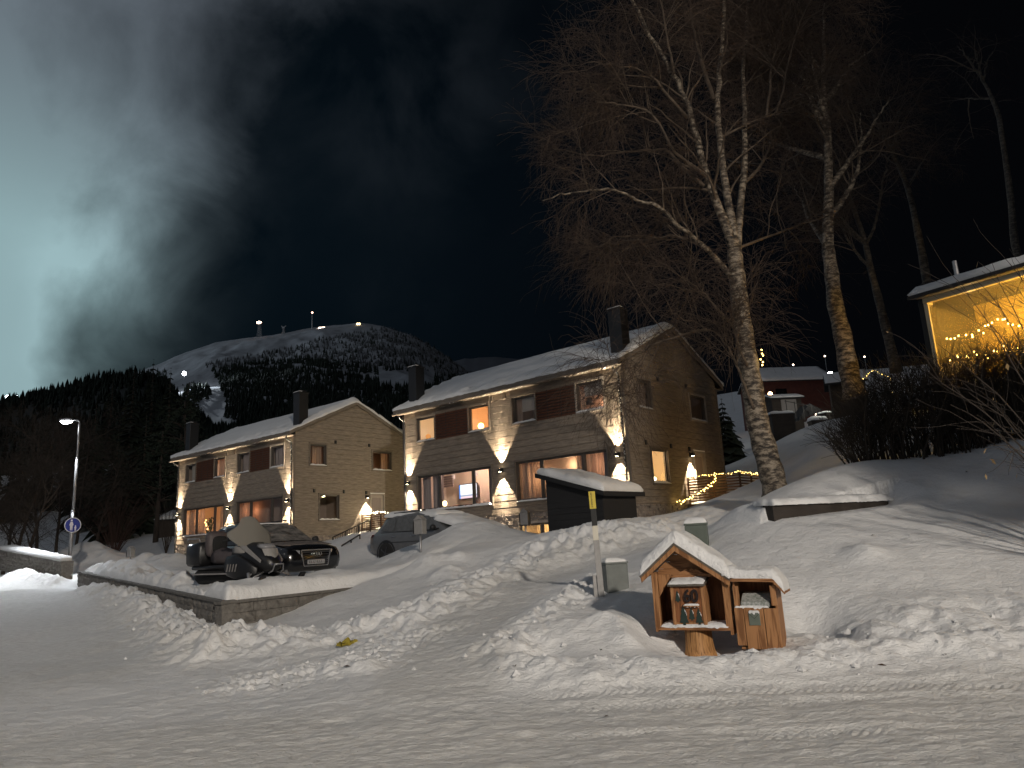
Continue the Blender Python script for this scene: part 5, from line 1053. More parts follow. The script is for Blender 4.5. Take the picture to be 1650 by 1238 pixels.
# ------------------------------------------------------------------ trees and shrubs
def bark_birch(dim=1.0):
    m = bpy.data.materials.new('birch_bark'); m.use_nodes = True; nt = m.node_tree; b = nt.nodes['Principled BSDF']; b.inputs['Roughness'].default_value = .75
    tc = nt.nodes.new('ShaderNodeTexCoord'); mp_ = nt.nodes.new('ShaderNodeMapping'); mp_.inputs['Scale'].default_value = (2.2, 2.2, 5.5); nt.links.new(tc.outputs['Object'], mp_.inputs['Vector'])
    n = nt.nodes.new('ShaderNodeTexNoise'); n.inputs['Scale'].default_value = 2.2; n.inputs['Detail'].default_value = 8; n.inputs['Roughness'].default_value = .72; nt.links.new(mp_.outputs[0], n.inputs['Vector'])
    r = nt.nodes.new('ShaderNodeValToRGB'); e = r.color_ramp.elements; e[0].position = .40; e[0].color = (.012, .009, .007, 1); e[1].position = .58; e[1].color = (.27*dim, .225*dim, .17*dim, 1); k = e.new(.49); k.color = (.085*dim, .066*dim, .048*dim, 1)
    nt.links.new(n.outputs['Fac'], r.inputs[0]); nt.links.new(r.outputs[0], b.inputs['Base Color'])
    bp = nt.nodes.new('ShaderNodeBump'); bp.inputs['Strength'].default_value = .8; bp.inputs['Distance'].default_value = .03; nt.links.new(n.outputs['Fac'], bp.inputs['Height']); nt.links.new(bp.outputs[0], b.inputs['Normal']); return m
M_BIRCH = bark_birch(); M_BIRCHD = bark_birch(.38); M_BIRCHD.name = 'dimmed_birch_bark'; M_TWIG = mat('birch_twig', (.050, .031, .020), .8); M_LIMB = mat('birch_limb', (.12, .088, .062), .8, noise=(5, .6)); M_HEDGE = mat('hedge_twig', (.035, .026, .018), .85); M_LEAF = mat('dead_leaf', (.22, .15, .07), .8); M_SPRUCE = mat('spruce_needles', (.018, .030, .018), .9, noise=(.5, .5)); M_FROSTT = mat('frosted_forest', (.19, .195, .20), .95, noise=(.3, .6)); M_BARE = mat('dark_bark', (.05, .038, .03), .9, noise=(3, .4))  # M_BIRCHD is the same bark darkened, dim light on far trunks put into colour
def grow(p, d, L_, r, rng, steps, jit, grav, up=0):
    pts = [np.array(p, float)]; d = np.array(d, float); d /= np.linalg.norm(d)+1e-9; s = L_/steps
    for i in range(steps):
        d = d+rng.normal(0, jit, 3)+np.array([0, 0, up*(1-i/steps)-grav*(i/steps)]); d /= np.linalg.norm(d)
        pts.append(pts[-1]+d*s)
    return np.array(pts)
def perp(d, rng):
    a = rng.normal(0, 1, 3); a -= d*np.dot(a, d); return a/(np.linalg.norm(a)+1e-9)
def foliage_of(limbs, rng, n1=10, n2=7, n3=6, l1=(1.2, 3.0), l2=(.7, 1.6), l3=(.5, 1.2), start=.25, droop=.45, r3=.0035):
    l1p, l2p, l3p = [], [], []
    for pts, r0, r1 in limbs:
        m = len(pts)
        for k in range(n1):
            t = start+(1-start)*rng.random(); i = min(int(t*(m-1)), m-2); f = t*(m-1)-i; p = pts[i]*(1-f)+pts[i+1]*f
            d = pts[i+1]-pts[i]; d /= np.linalg.norm(d)+1e-9; q = d*.55+perp(d, rng)*.8+np.array([0, 0, .15])
            rr = (r0+(r1-r0)*t)*.42; b = grow(p, q, rng.uniform(*l1)*(1.1-.4*t), rr, rng, 7, .13, .16, .10); l1p.append((b, max(rr, .009), .005))
            for k2 in range(n2):
                t2 = .25+.75*rng.random(); i2 = min(int(t2*7), 6); d2 = b[i2+1]-b[i2]; d2 /= np.linalg.norm(d2)
                c = grow(b[i2], d2*.6+perp(d2, rng)*.7, rng.uniform(*l2), .006, rng, 5, .15, droop*.7); l2p.append((c, .0065, .0035))
                for k3 in range(n3):
                    i3 = rng.integers(1, 5); d3 = c[i3+1]-c[i3]; d3 /= np.linalg.norm(d3)
                    l3p.append((grow(c[i3], d3*.5+perp(d3, rng)*.5, rng.uniform(*l3), .004, rng, 4, .12, droop), r3, r3*.55))
    return l1p, l2p, l3p
def birch(label, base, trunk, limbs, seed, extra=0, n=(10, 7, 6), scale=1.0, r_base=.25, group=None, bark=None):
    rng = np.random.default_rng(seed); t = thing('birch_tree', label, 'birch tree', base, 0, group); o = np.array(base, float)
    sm_ = lambda P: np.array([sum(np.array(P[max(0, min(len(P)-1, i+k))])*w_ for k, w_ in ((-1, .2), (0, .6), (1, .2))) for i in range(len(P))])
    def dens(P, k=4):
        P = np.array(P, float); tt = np.linspace(0, len(P)-1, (len(P)-1)*k+1); D = sm_(sm_(np.stack([np.interp(tt, np.arange(len(P)), P[:, a]) for a in range(3)], -1))); D[0] = P[0]; D[-1] = P[-1]; return D
    tr = dens(trunk)-o; mb = MB(); m = len(tr); rr = [r_base*(1-.42*i/(m-1))*(1.25 if i == 0 else 1)*(1+.06*math.sin(i*1.7)) for i in range(m)]
    mb.tube(tr, rr, 14)
    LB = []
    for P, r0, r1 in limbs:
        P = dens(P, 4)-o; P = P+rng.normal(0, .03, P.shape)*np.linspace(0, 1, len(P))[:, None]; LB.append((P, r0, r1))
    for P, r0, r1 in LB: mb.tube(P, list(np.linspace(r0, r1, len(P))), 8, m=0 if r0 > .06 else 1)
    trunk_o = mb.build('trunk', [bark or M_BIRCH, M_LIMB], t, smooth=True, fix=False)
    for k in range(extra):     # limbs not traced from image pixels, spread through the crown
        src, r0, r1 = LB[rng.integers(0, len(LB))]; i = rng.integers(len(src)//3, len(src)-1); d = src[i]-src[i-1]; d /= np.linalg.norm(d)
        LB.append((grow(src[i], d*.5+perp(d, rng)*.8, rng.uniform(2.2, 4.2)*scale, .03, rng, 9, .10, .10, .08), .04, .012))
    l1p, l2p, l3p = foliage_of(LB, rng, *n, l1=(1.0*scale, 2.6*scale), l2=(.6*scale, 1.4*scale), l3=(.4*scale, 1.1*scale))
    ex = [(P, r0, r1) for P, r0, r1 in LB[len(limbs):]]
    twig_mesh('branches', l1p+ex, M_LIMB, t, 4); twig_mesh('twigs', l2p+l3p, M_TWIG, t, 3)
    return t
def px_path(l, Y0, dY=0): return [at(x, y, Y0+dY*i/(len(l)-1)) for i, (x, y) in enumerate(l)]
trunk = px_path([(1252,800),(1245,770),(1232,722),(1220,680),(1212,620),(1205,580),(1196,520),(1190,470),(1186,430),(1183,402)], 17.0)
limbs = [
 (px_path([(1183,402),(1170,365),(1159,339),(1145,300),(1134,267),(1115,184),(1091,131),(1057,73),(1018,0),(990,-60)], 17, -1.0), .13, .03),
 (px_path([(1185,402),(1178,350),(1171,315),(1161,242),(1156,165),(1159,107),(1168,0),(1172,-60)], 17, .8), .12, .04),
 (px_path([(1188,405),(1192,340),(1202,252),(1200,194),(1197,121),(1204,0),(1210,-60)], 17, 1.4), .10, .03),
 (px_path([(1177,445),(1155,418),(1139,402),(1115,380),(1091,363),(1062,334),(1018,317),(979,303),(926,310),(875,322)], 17, -2.2), .075, .012),
 (px_path([(1160,425),(1134,397),(1091,380),(1042,383),(994,378),(965,398)], 17, .9), .05, .012),
 (px_path([(1140,285),(1115,268),(1090,250),(1052,179),(1010,170),(960,163)], 16.6, -1.2), .055, .012),
 (px_path([(1134,300),(1100,270),(1075,240),(1030,243),(985,250),(930,248),(890,240)], 16.6, 1.5), .05, .01),
 (px_path([(1108,190),(1080,160),(1050,120),(1000,105),(945,100)], 16.4, -1), .05, .012),
 (px_path([(1150,160),(1130,100),(1115,40),(1110,-30)], 17.5, 1), .06, .02),
 (px_path([(1086,120),(1075,60),(1060,-20)], 16.2, -.6), .04, .015),
 (px_path([(1195,300),(1225,270),(1240,240),(1262,190),(1280,130)], 17.4, 1.5), .05, .012),
 (px_path([(1190,400),(1235,382),(1270,370),(1310,355),(1350,345)], 17.3, 2.0), .04, .012),
 (px_path([(1204,590),(1190,560),(1178,520),(1150,490),(1120,460),(1095,440)], 16.8, -1), .035, .01),
 (px_path([(1215,660),(1195,610),(1185,580),(1160,540),(1120,520),(1080,505)], 16.8, -.4), .035, .01),
]
b0_ = at(1252, 800, 17.0); birch('big leaning birch with pale bark rising right of the nearer house', (b0_[0], b0_[1], b0_[2]-.1), trunk, limbs, 3, 12, (13, 8, 7), 1.0, .30, 'birch trees on the slope')
def auto_birch(label, l, Y, r, H_, seed, nl=9, n=(8, 6, 6)):
    rng = np.random.default_rng(seed); tr = px_path(l, Y); top = tr[-1]; LB = []
    lead = grow(top, (rng.normal(0, .08), 0, 1), H_, r*.6, rng, 9, .06, 0); LB.append((lead, r*.6, .02))
    for k in range(nl):
        i = rng.integers(0, 7); a = rng.uniform(0, 6.28); p = lead[i]; LB.append((grow(p, (math.cos(a)*.9, math.sin(a)*.9, .75), rng.uniform(.35, .6)*H_*(1-.07*i), .05, rng, 8, .10, .12, .1), r*.33, .012))
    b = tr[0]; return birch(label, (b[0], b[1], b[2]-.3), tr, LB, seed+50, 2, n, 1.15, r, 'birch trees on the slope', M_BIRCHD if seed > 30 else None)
auto_birch('stout pale birch standing behind the left end of the hedge', [(1378,640),(1368,600),(1358,540),(1345,490),(1340,440),(1334,400)], 23.5, .34, 9.5, 21, 11, (9, 6, 6))
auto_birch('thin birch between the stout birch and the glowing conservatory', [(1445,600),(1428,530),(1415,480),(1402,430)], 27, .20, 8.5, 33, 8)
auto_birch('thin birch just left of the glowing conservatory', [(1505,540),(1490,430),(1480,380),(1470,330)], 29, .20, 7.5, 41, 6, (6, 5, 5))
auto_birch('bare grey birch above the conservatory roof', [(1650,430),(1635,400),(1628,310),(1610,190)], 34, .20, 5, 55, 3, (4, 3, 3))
# ---- hedge
def hedge():
    rng = np.random.default_rng(5); st, tw = [], []
    a, b = at(1362, 745, 15.7), at(1790, 712, 14.9); h = thing('hedge', 'long dark bare hedge of upright twigs on the crest of the slope', 'hedge', (a[0], a[1], 0))
    for k in range(330):
        t = rng.random()**.9; p = a*(1-t)+b*t; p = p+np.array([.5, .85, 0])*rng.uniform(-.05, 1.1); p[2] = gz0(p[0], p[1])-.1 if k % 4 == 0 else p[2]-.1
        lean = rng.normal(0, .16, 3); lean[2] = 1; top = 1.75+.55*t+rng.normal(0, .14)
        top *= .42+.58*min(1, t/.16)
        if t < .06: lean[0] -= .45
        s = grow(p, lean, top, .02, rng, 7, .09, 0)-np.array([a[0], a[1], 0]); st.append((s, .017*rng.uniform(.6, 1.6), .005))
        for q in range(14):
            i = rng.integers(1, 7); d = s[i+1 if i < 7 else i]-s[i]; d /= np.linalg.norm(d)+1e-9
            tw.append((grow(s[i], d*.8+perp(d, rng)*.75+np.array([0, 0, .3]), rng.uniform(.35, .85), .005, rng, 4, .14, 0), .006, .003))
    for k in range(2600):   # clipped dense outer face
        t = rng.random(); p = a*(1-t)+b*t+np.array([.5, .85, 0])*rng.uniform(-.15, 1.1); p[2] += rng.uniform(.4, (1.75+.55*t)*(.42+.58*min(1, t/.16)))
        tw.append((grow(p-np.array([a[0], a[1], 0]), rng.normal(0, .5, 3)+np.array([0, 0, .9]), rng.uniform(.3, .7), .005, rng, 4, .15, 0), .006, .003))
    twig_mesh('stems', st, M_HEDGE, h, 5); twig_mesh('twigs', tw, M_HEDGE, h, 3)
hedge()
def bush(label, root, tips, seed, r0, sub, leaves, mtl, name='shrub', sublen=(.5, 1.1)):
    rng = np.random.default_rng(seed); o = np.array(root, float); h = thing(name, label, 'shrub', root); st, tw, lf = [], [], []
    for tip in tips:
        d = np.array(tip)-o; L_ = np.linalg.norm(d); k = 10; s = np.linspace(0, 1, k)[:, None]
        bend = np.array([0, 0, 1.])*L_*.16; P = s*d+np.sin(s*np.pi)*bend*rng.uniform(.4, 1.3)+np.cumsum(rng.normal(0, .022, (k, 3)), 0); st.append((P, r0*rng.uniform(.7, 1.2), .0035))
        for q in range(sub):
            i = rng.integers(2, k-1); dd = P[i+1]-P[i]; dd /= np.linalg.norm(dd); T_ = grow(P[i], dd*.8+perp(dd, rng)*.6, rng.uniform(*sublen), .004, rng, 5, .13, .02); tw.append((T_, .005, .0025))
            if rng.random() < leaves: lf.append(T_[-1])
    twig_mesh('stems', st, mtl, h, 5); twig_mesh('twigs', tw, mtl, h, 3)
    if lf:
        mb = MB()
        for p in lf:
            s = rng.uniform(.025, .045); a = rng.normal(0, 1, 3); a /= np.linalg.norm(a); b = np.array([0, 0, -1.])+rng.normal(0, .3, 3); c = p+b*s*2.2
            mb.add([p, p+b*s*.9+a*s*.6, c, p+b*s*1.1-a*s*.5], [(0, 1, 2, 3)])
        mb.build('leaves', M_LEAF, h, fix=False)
    return h
rt = (7.75, 9.75, gz0(7.75, 9.75)-.1); rngb = np.random.default_rng(8)
tips = [at(*p) for p in ((1479,594,9.4),(1501,560,9.8),(1548,453,10.2),(1566,442,9.6),(1600,430,10.4),(1631,416,10.0),(1560,640,8.9),(1590,700,8.6),(1530,650,9.2),(1610,520,9.0),(1640,470,8.8),(1660,380,10.8))]
tips += [np.array([7.75+rngb.uniform(-2.2, 1.8), 9.75+rngb.uniform(-2.8, 1.2), rngb.uniform(2.8, 5.2)]) for _ in range(5)]
bush('tall bare shrub with a few dead leaves reaching in from the right edge', rt, tips, 12, .017, 9, .22, M_BARE, sublen=(.4, 1.2))
bp_ = at(185, 868, 52); bush('reddish bare bush behind the left snow heaps', (bp_[0], bp_[1], gz0(bp_[0], bp_[1])), [bp_+np.array([rngb.uniform(-3.4, 3.4), rngb.uniform(-1, 1), rngb.uniform(1.6, 3.6)]) for _ in range(60)], 14, .02, 8, 0, mat('red_twigs', (.05, .026, .020), .9))
bp_ = at(268, 880, 49); bush('bare bush beside the corner of the farther house', (bp_[0], bp_[1], gz0(bp_[0], bp_[1])), [bp_+np.array([rngb.uniform(-1.5, 1.5), rngb.uniform(-1, 1), rngb.uniform(2, 3.6)]) for _ in range(26)], 15, .02, 8, 0, M_BARE)
# ---- conifers
def spruce_np(rng, h, r, whorls=16, blades=9):
    "spruce crown as drooping ragged blades, returns verts, quads"
    V, Q = [], []
    for i in range(whorls):
        t = i/(whorls-1); z = h*(.10+.88*t); rr = r*(1-t)**.85*rng.uniform(.75, 1.15)+.05; nb = max(5, int(blades*(1-.5*t)))
        for j in range(nb):
            a = 2*math.pi*(j+rng.random()*.8)/nb; l = rr*rng.uniform(.65, 1.2); dz = -l*rng.uniform(.25, .55); w_ = l*.30+.05; c, s = math.cos(a), math.sin(a); b = len(V)
            V += [(0, 0, z+.1*h/whorls), (c*l*.55-s*w_, s*l*.55+c*w_, z+dz*.35), (c*l, s*l, z+dz), (c*l*.55+s*w_, s*l*.55-c*w_, z+dz*.35-.08*l)]; Q.append((b, b+1, b+2, b+3))
            V += [(0, 0, z), (c*l*.7-s*w_*.3, s*l*.7+c*w_*.3, z+dz*.6-.12*l), (c*l*.95, s*l*.95, z+dz-.35*l), (c*l*.5+s*w_*.3, s*l*.5-c*w_*.3, z+dz*.5-.3*l)]; Q.append((b+4, b+5, b+6, b+7))
    return np.array(V), np.array(Q)
def spruce(label, p, h, r, seed, group='dark conifers on the left'):
    rng = np.random.default_rng(seed); t = thing('spruce_tree', label, 'spruce tree', p, rng.uniform(0, 6), group); V, Q = spruce_np(rng, h, r, int(12+h), 10)
    np_mesh('crown', V, Q, M_SPRUCE, t, False); MB().tube([(0, 0, -.5), (0, 0, h*.5), (0, 0, h*.97)], [.02*h, .012*h, .01], 7).build('trunk', M_BARE, t)
def pine(label, p, h, seed, crown=.55):
    "open crowned pine: limbs carrying needle clumps"
    rng = np.random.default_rng(seed); t = thing('pine_tree', label, 'pine tree', p, 0, 'dark conifers on the left'); mb = MB(); tr = grow((0, 0, -.3), (0, 0, 1), h, .2, rng, 10, .03, 0); mb.tube(tr, list(np.linspace(.22, .05, 11)), 8); V, Q = [], []
    for k in range(30):
        z = h*(1-crown*rng.random()**1.1); i = min(9, int(z/h*10)); a = rng.uniform(0, 6.28); L_ = (h-z+1.5)*rng.uniform(.25, .5); P = grow(tr[i], (math.cos(a), math.sin(a), .35), min(L_, 3.6), .05, rng, 5, .16, -.02); mb.tube(P, list(np.linspace(.05, .015, 6)), 5)
        for q in range(10):
            c = P[rng.integers(2, 6)]+rng.normal(0, .32, 3)
            for w_ in range(5):
                d = rng.normal(0, 1, 3); d[2] = abs(d[2])*.6+.1; d /= np.linalg.norm(d); e = perp(d, rng); s = rng.uniform(.18, .42); b = len(V); V += [c, c+d*s*.6+e*s*.16, c+d*s, c+d*s*.6-e*s*.16]; Q.append((b, b+1, b+2, b+3))
    mb.build('trunk', M_BARE, t, smooth=True, fix=False); np_mesh('crown', np.array(V), np.array(Q), M_SPRUCE, t, False)
def onground(x, Y): p = at(x, 880, Y); return (p[0], p[1], gz0(p[0], p[1])-.2)
def top_h(x, y, Y, g): return at(x, y, Y)[2]-g[2]
SPR = [(200,585,78,.17,'broad spruce with the highest top left of the mountain'),(232,576,82,.18,'tall spruce beside the highest one, its tip cut off by none'),(262,590,76,.18,'spruce whose right edge meets the snowy mountain'),(165,603,88,.16,'narrow spruce left of the tall group'),(140,640,70,.2,'spruce behind the street lamp arm'),(110,655,84,.2,'dark spruce right of the street lamp pole'),(60,668,80,.2,'dark spruce left of the street lamp'),(20,690,74,.22,'dark spruce at the left edge'),(225,660,64,.2,'lower spruce in front of the tall group'),(180,690,62,.22,'lower spruce above the snow heap'),(-30,680,90,.2,'spruce just cut by the left frame edge')]
lbl = {1: 'tall straight spruce right next to the highest broad one'}
for k, (x, y, Y, rr, lb) in enumerate(SPR):
    g = onground(x, Y); h = top_h(x, y, Y, g); spruce(lbl.get(k, lb), g, h, h*rr, 100+k)
for k, (x, y, Y, lb) in enumerate(((292, 640, 60, 'open pine with snow catching light left of the farther house roof'), (280, 605, 66, 'ragged pine at the mountain foot behind the farther house'), (250, 690, 58, 'lower ragged pine left of the farther house'))):
    g = onground(x, Y); pine(lb, g, top_h(x, y, Y, g), 130+k)
def bare_tree(label, g, h, seed, group='bare trees on the left', r=.13, n=(7, 5, 4)):
    rng = np.random.default_rng(seed); t = thing('bare_tree', label, 'bare tree', g, 0, group); lead = grow((0, 0, -.3), (rng.normal(0, .05), rng.normal(0, .05), 1), h, .2, rng, 12, .045, 0); LB = [(lead, r, .015)]
    for k in range(8):
        i = rng.integers(3, 11); a = rng.uniform(0, 6.28); LB.append((grow(lead[i], (math.cos(a), math.sin(a), .9), h*rng.uniform(.2, .4), .03, rng, 8, .09, .02, .1), r*.4, .01))
    mb = MB()
    for P, a, b in LB: mb.tube(P, list(np.linspace(a, b, len(P))), 7)
    mb.build('trunk', M_BARE, t, smooth=True, fix=False); l1p, l2p, l3p = foliage_of(LB, rng, *n, l1=(.8, 2.2), droop=.05, r3=.006); twig_mesh('twigs', l1p+l2p+l3p, M_BARE, t, 3)
for k, (x, y, Y, lb) in enumerate(((60, 665, 48, 'bare tree leaning left of the lamp pole'), (92, 690, 52, 'bare tree right behind the lamp pole'), (25, 700, 44, 'thin bare tree near the left edge'), (8, 740, 46, 'bare tree cut by the left edge'), (118, 670, 56, 'forked bare tree right of the lamp pole'), (150, 720, 54, 'low bare tree above the snow heap'), (45, 760, 42, 'short bare tree above the dark wall'))):
    g = onground(x, Y); bare_tree(lb, g, top_h(x, y, Y, g), 200+k)
# evergreen behind the gable of the nearer house
g = at(1178, 780, 40); g = (g[0], g[1], gz0(g[0], g[1])-.2); spruce('dark spruce behind the gable corner of the nearer house', g, at(1180, 640, 40)[2]-g[2], 1.5, 160, None)
g = at(1150, 780, 46); g = (g[0], g[1], gz0(g[0], g[1])-.2); spruce('dark spruce hidden behind the ridge end, left of the big birch', g, at(1190, 600, 46)[2]-g[2], 1.8, 161, None)
# unseen spruces added beside the photographer to shade the upper right slope and gable
for k, (x, y, h, r, lb) in enumerate(((12.1, .4, 23, 2.5, 'added tall spruce out of view beside the photographer, for shade'), (10.9, -1.6, 22, 1.9, 'added slender spruce out of view left of the tall one, for shade'), (15.6, -1.2, 18.5, 3.0, 'added wide spruce out of view right of the photographer, for shade'), (13.9, 3.0, 14.5, 2.2, 'added shorter spruce out of view nearest the right bank, for shade'))): spruce(lb, (x, y, gz0(x, y)-.2), h, r, 300+k, 'added unseen spruces shading the slope and gable')
# ------------------------------------------------------------------ mountain, hills and far wood
SKY = np.array([(-500,700),(-200,660),(0,645),(120,628),(200,607),(255,588),(300,568),(345,552),(400,544),(440,541),(480,532),(520,525),(575,521),(615,525),(660,541),(700,562),(740,590),(800,626),(900,668),(1050,700),(1300,715),(1700,700)], float)
def pix_uv(x, y): d = at(x, y, 1.0)-EYE; return d[0], d[2]
_suv = np.array([pix_uv(x, y) for x, y in SKY]); FARY = 2400.0
def v_sky(u): return np.interp(u, _suv[:, 0], _suv[:, 1])
GY_ = np.array([120, 300, 700, 1300, 1900, 2400, 2800, 3200.]); GG = np.array([.22, .36, .56, .76, .90, 1.0, .93, .82])
def mtn(u, Y):
    g = np.interp(Y, GY_, GG); z = v_sky(u)*g*Y+1.6; n = (fbm(u*14+3, Y*.004, 91, 5)-.5); n2 = fbm(u*60, Y*.02, 92, 4)-.5
    return z+(n*.030+n2*.007)*Y*sst(150, 900, Y)*(1-.8*np.exp(-((Y-2400)/160)**2))
uu = np.linspace(_suv[0, 0], _suv[-1, 0], 520); YY = np.concatenate([np.geomspace(120, 1000, 50)[:-1], np.linspace(1000, 3200, 150)]); UU, YG = np.meshgrid(uu, YY)
Zm = mtn(UU, YG); Zm[0] = -5; idx_ = np.arange(UU.size).reshape(UU.shape)
M_MSNOW = mat('mountain_snow', (.40, .42, .45), .9, noise=(.012, .45), coords='Object')
mo = np_mesh('mountain', np.stack([UU*YG, YG, Zm], -1).reshape(-1, 3), np.stack([idx_[:-1, :-1], idx_[:-1, 1:], idx_[1:, 1:], idx_[1:, :-1]], -1).reshape(-1, 4), M_MSNOW); tag(mo, kind='structure')
# farther ridge right of the mountain
R2 = np.array([pix_uv(x, y) for x, y in ((560,640),(700,592),(750,578),(800,574),(850,580),(900,600),(1000,640),(1200,690))]); u2 = np.linspace(R2[0, 0], R2[-1, 0], 90); v2 = np.interp(u2, R2[:, 0], R2[:, 1])*(1+.02*(fbm(u2*40, u2*0, 93, 4)-.5))
P2 = np.stack([np.stack([u2*Y, u2*0+Y, v2*f*Y], -1) for Y, f in ((3600, .5), (4300, .85), (5000, 1.0), (5600, .9))]); i2 = np.arange(360).reshape(4, 90)
tag(np_mesh('far_ridge', P2.reshape(-1, 3), np.stack([i2[:-1, :-1], i2[:-1, 1:], i2[1:, 1:], i2[1:, :-1]], -1).reshape(-1, 4), mat('far_snow', (.10, .11, .13), .9, noise=(.004, .4))), kind='structure')
# left hill with a wooded skyline
HS = np.array([pix_uv(x, y) for x, y in ((-500,720),(-100,660),(0,652),(60,640),(110,626),(160,612),(220,604),(270,622),(310,660),(350,700),(420,740),(520,760))]); u3 = np.linspace(HS[0, 0], HS[-1, 0], 120); v3 = np.interp(u3, HS[:, 0], HS[:, 1])
def hill(u, Y): return np.interp(u, HS[:, 0], HS[:, 1])*Y*np.interp(Y, [110, 250, 500, 760, 900], [.2, .42, .72, 1.0, .95])
Y3 = np.array([110, 160, 250, 380, 500, 640, 760, 900.]); U3, YG3 = np.meshgrid(u3, Y3); i3 = np.arange(U3.size).reshape(U3.shape)
Z3 = hill(U3, YG3); Z3[0] = -4
tag(np_mesh('left_hill', np.stack([U3*YG3, YG3, Z3], -1).reshape(-1, 3), np.stack([i3[:-1, :-1], i3[:-1, 1:], i3[1:, 1:], i3[1:, :-1]], -1).reshape(-1, 4), mat('wooded_ground', (.02, .025, .022), .95)), kind='structure')
def forest(name, P, H_, mtl, seed):
    "many small far spruces as one mesh: three stacked ragged cones each"
    rng = np.random.default_rng(seed); n = len(P); k = 6; V = []; Q = []
    tiers = ((.05, .50, .24), (.28, .76, .17), (.52, 1.0, .11)); b = 0
    ang = np.linspace(0, 2*np.pi, k, endpoint=False)
    for z0, z1, r in tiers:
        rr = H_[:, None]*r*rng.uniform(.55, 1.2, (n, k)); a = ang[None]+rng.uniform(0, 1, (n, 1)); ring = np.stack([P[:, None, 0]+rr*np.cos(a), P[:, None, 1]+rr*np.sin(a), P[:, None, 2]+H_[:, None]*(z0+rng.uniform(-.05, .05, (n, k)))], -1)
        apex = P+np.stack([0*H_, 0*H_, H_*z1], -1); VV = np.concatenate([ring, apex[:, None]], 1); i = (np.arange(n)*(k+1))[:, None]+b; j = np.arange(k)[None]
        Q.append(np.stack([i+j, i+(j+1) % k, i+k+0*j], -1).reshape(-1, 3)); V.append(VV.reshape(-1, 3)); b += n*(k+1)
    return tag(np_mesh(name, np.concatenate(V), np.concatenate(Q), mtl, None, False), kind='stuff')
rngf = np.random.default_rng(77)
u_ = rngf.uniform(HS[0, 0], HS[-1, 0], 5200); Y_ = rngf.uniform(200, 800, 5200); Y_[:1500] = rngf.uniform(700, 790, 1500)
forest('left_hill_wood', np.stack([u_*Y_, Y_, hill(u_, Y_)-.5], -1), rngf.uniform(7, 15, 5200), M_SPRUCE, 1)
# mountain wood: dense low down, open on the ski run, frosted and thin towards the top
def to_px(P):
    d = P-EYE; w_ = d@CAM_F; return 825+F_PX*(d@CAM_R)/w_, 619-F_PX*(d@CAM_U)/w_
n_ = 26000; u_ = rngf.uniform(-.52, .35, n_); Y_ = rngf.uniform(420, 2450, n_)**1.0; z_ = mtn(u_, Y_); P_ = np.stack([u_*Y_, Y_, z_], -1); xq, yq = to_px(P_)
run = (xq > 268-.0*yq) & (xq < 300+.9*(yq-575)+26*(fbm(xq*.03, yq*.03, 5)-.5)*4) & (yq > 585) & (yq < 700) & (xq < 440)
isl = ((xq-318)/22)**2+((yq-636)/14)**2 < 1
road_ = np.abs(yq-(590+.14*(xq-470))) < 3.5; road_ &= (xq > 470) & (xq < 700)
clear2 = (xq > 610) & (yq > 598+.02*(xq-610)) & (yq < 625) & (xq < 700)
top_ = yq < np.interp(xq, [250, 380, 480, 560, 620, 760], [600, 578, 556, 541, 528, 560])+10*(fbm(xq*.02, yq*.02, 8)-.5)
keep = (~run | isl) & ~road_ & ~clear2 & ~top_ & (rngf.random(n_) < .93)
fro = (yq < np.interp(xq, [250, 400, 480, 560, 640, 720, 800], [600, 588, 578, 590, 600, 606, 600])+14*(fbm(xq*.03, yq*.03, 15)-.5)) & (rngf.random(n_) < .9)
forest('mountain_wood', P_[keep & ~fro], rngf.uniform(9, 17, int((keep & ~fro).sum())), M_SPRUCE, 2)
forest('frosted_wood', P_[keep & fro], rngf.uniform(6, 12, int((keep & fro).sum())), M_FROSTT, 3)
# ---- masts and lit huts on the summit
def sky_pt(x, y, Y=2380): return at(x, y, Y)
M_RED = emat('summit_lamp', (1, .55, .40), 14); M_HUT = emat('hut_lights', (1, .78, .62), 12); M_FLOOD = emat('flood_lamp', (.85, .92, 1), 60)
def lattice(label, x, yb, yt, wpx, lamp, name, cat):
    p = sky_pt(x, yb); q = sky_pt(x, yt); h = q[2]-p[2]; s = 2380/F_PX; t = thing(name, label, cat, p); w_ = wpx*s/2; mb = MB()
    for a, b in ((-1, -1), (1, -1), (1, 1), (-1, 1)): mb.bar((a*w_, b*w_, -8), (a*w_*.45, b*w_*.45, h), s*.55)
    for k in range(5):
        z0, z1 = h*k/5, h*(k+1)/5; r0, r1 = w_*(1-.55*k/5), w_*(1-.55*(k+1)/5)
        for b in (-1, 1): mb.bar((-r0, b*r0, z0), (r1, b*r1, z1), s*.35); mb.bar((r0, b*r0, z0), (-r1, b*r1, z1), s*.35)
    mb.build('lattice', M_STEEL, t); MB().box(-w_*1.1, w_*1.1, -w_, w_, h, h+s*3).build('top_platform', M_STEEL, t, bevel=.4)
    if lamp:
        for dx in (-2.6, 0, 2.6): MB().ball((dx*s, -w_, h+s*3.5), s*(2.2 if dx == 0 else 1.5), 10, 8).build('lamp', M_RED if dx else M_HUT, t)
    else:
        for sg_ in (-1, 1): mb = MB(); mb.bar((0, 0, h+s*2), (sg_*s*4, 0, h+s*5), s*1.2); mb.build('arm', M_STEEL, t)
lattice('summit lattice tower with a glowing top', 418, 543, 524, 7, True, 'lift_tower', 'tower'); lattice('dark forked tower between the lit tower and the thin mast', 457, 538, 530, 4, False, 'lift_tower', 'tower')
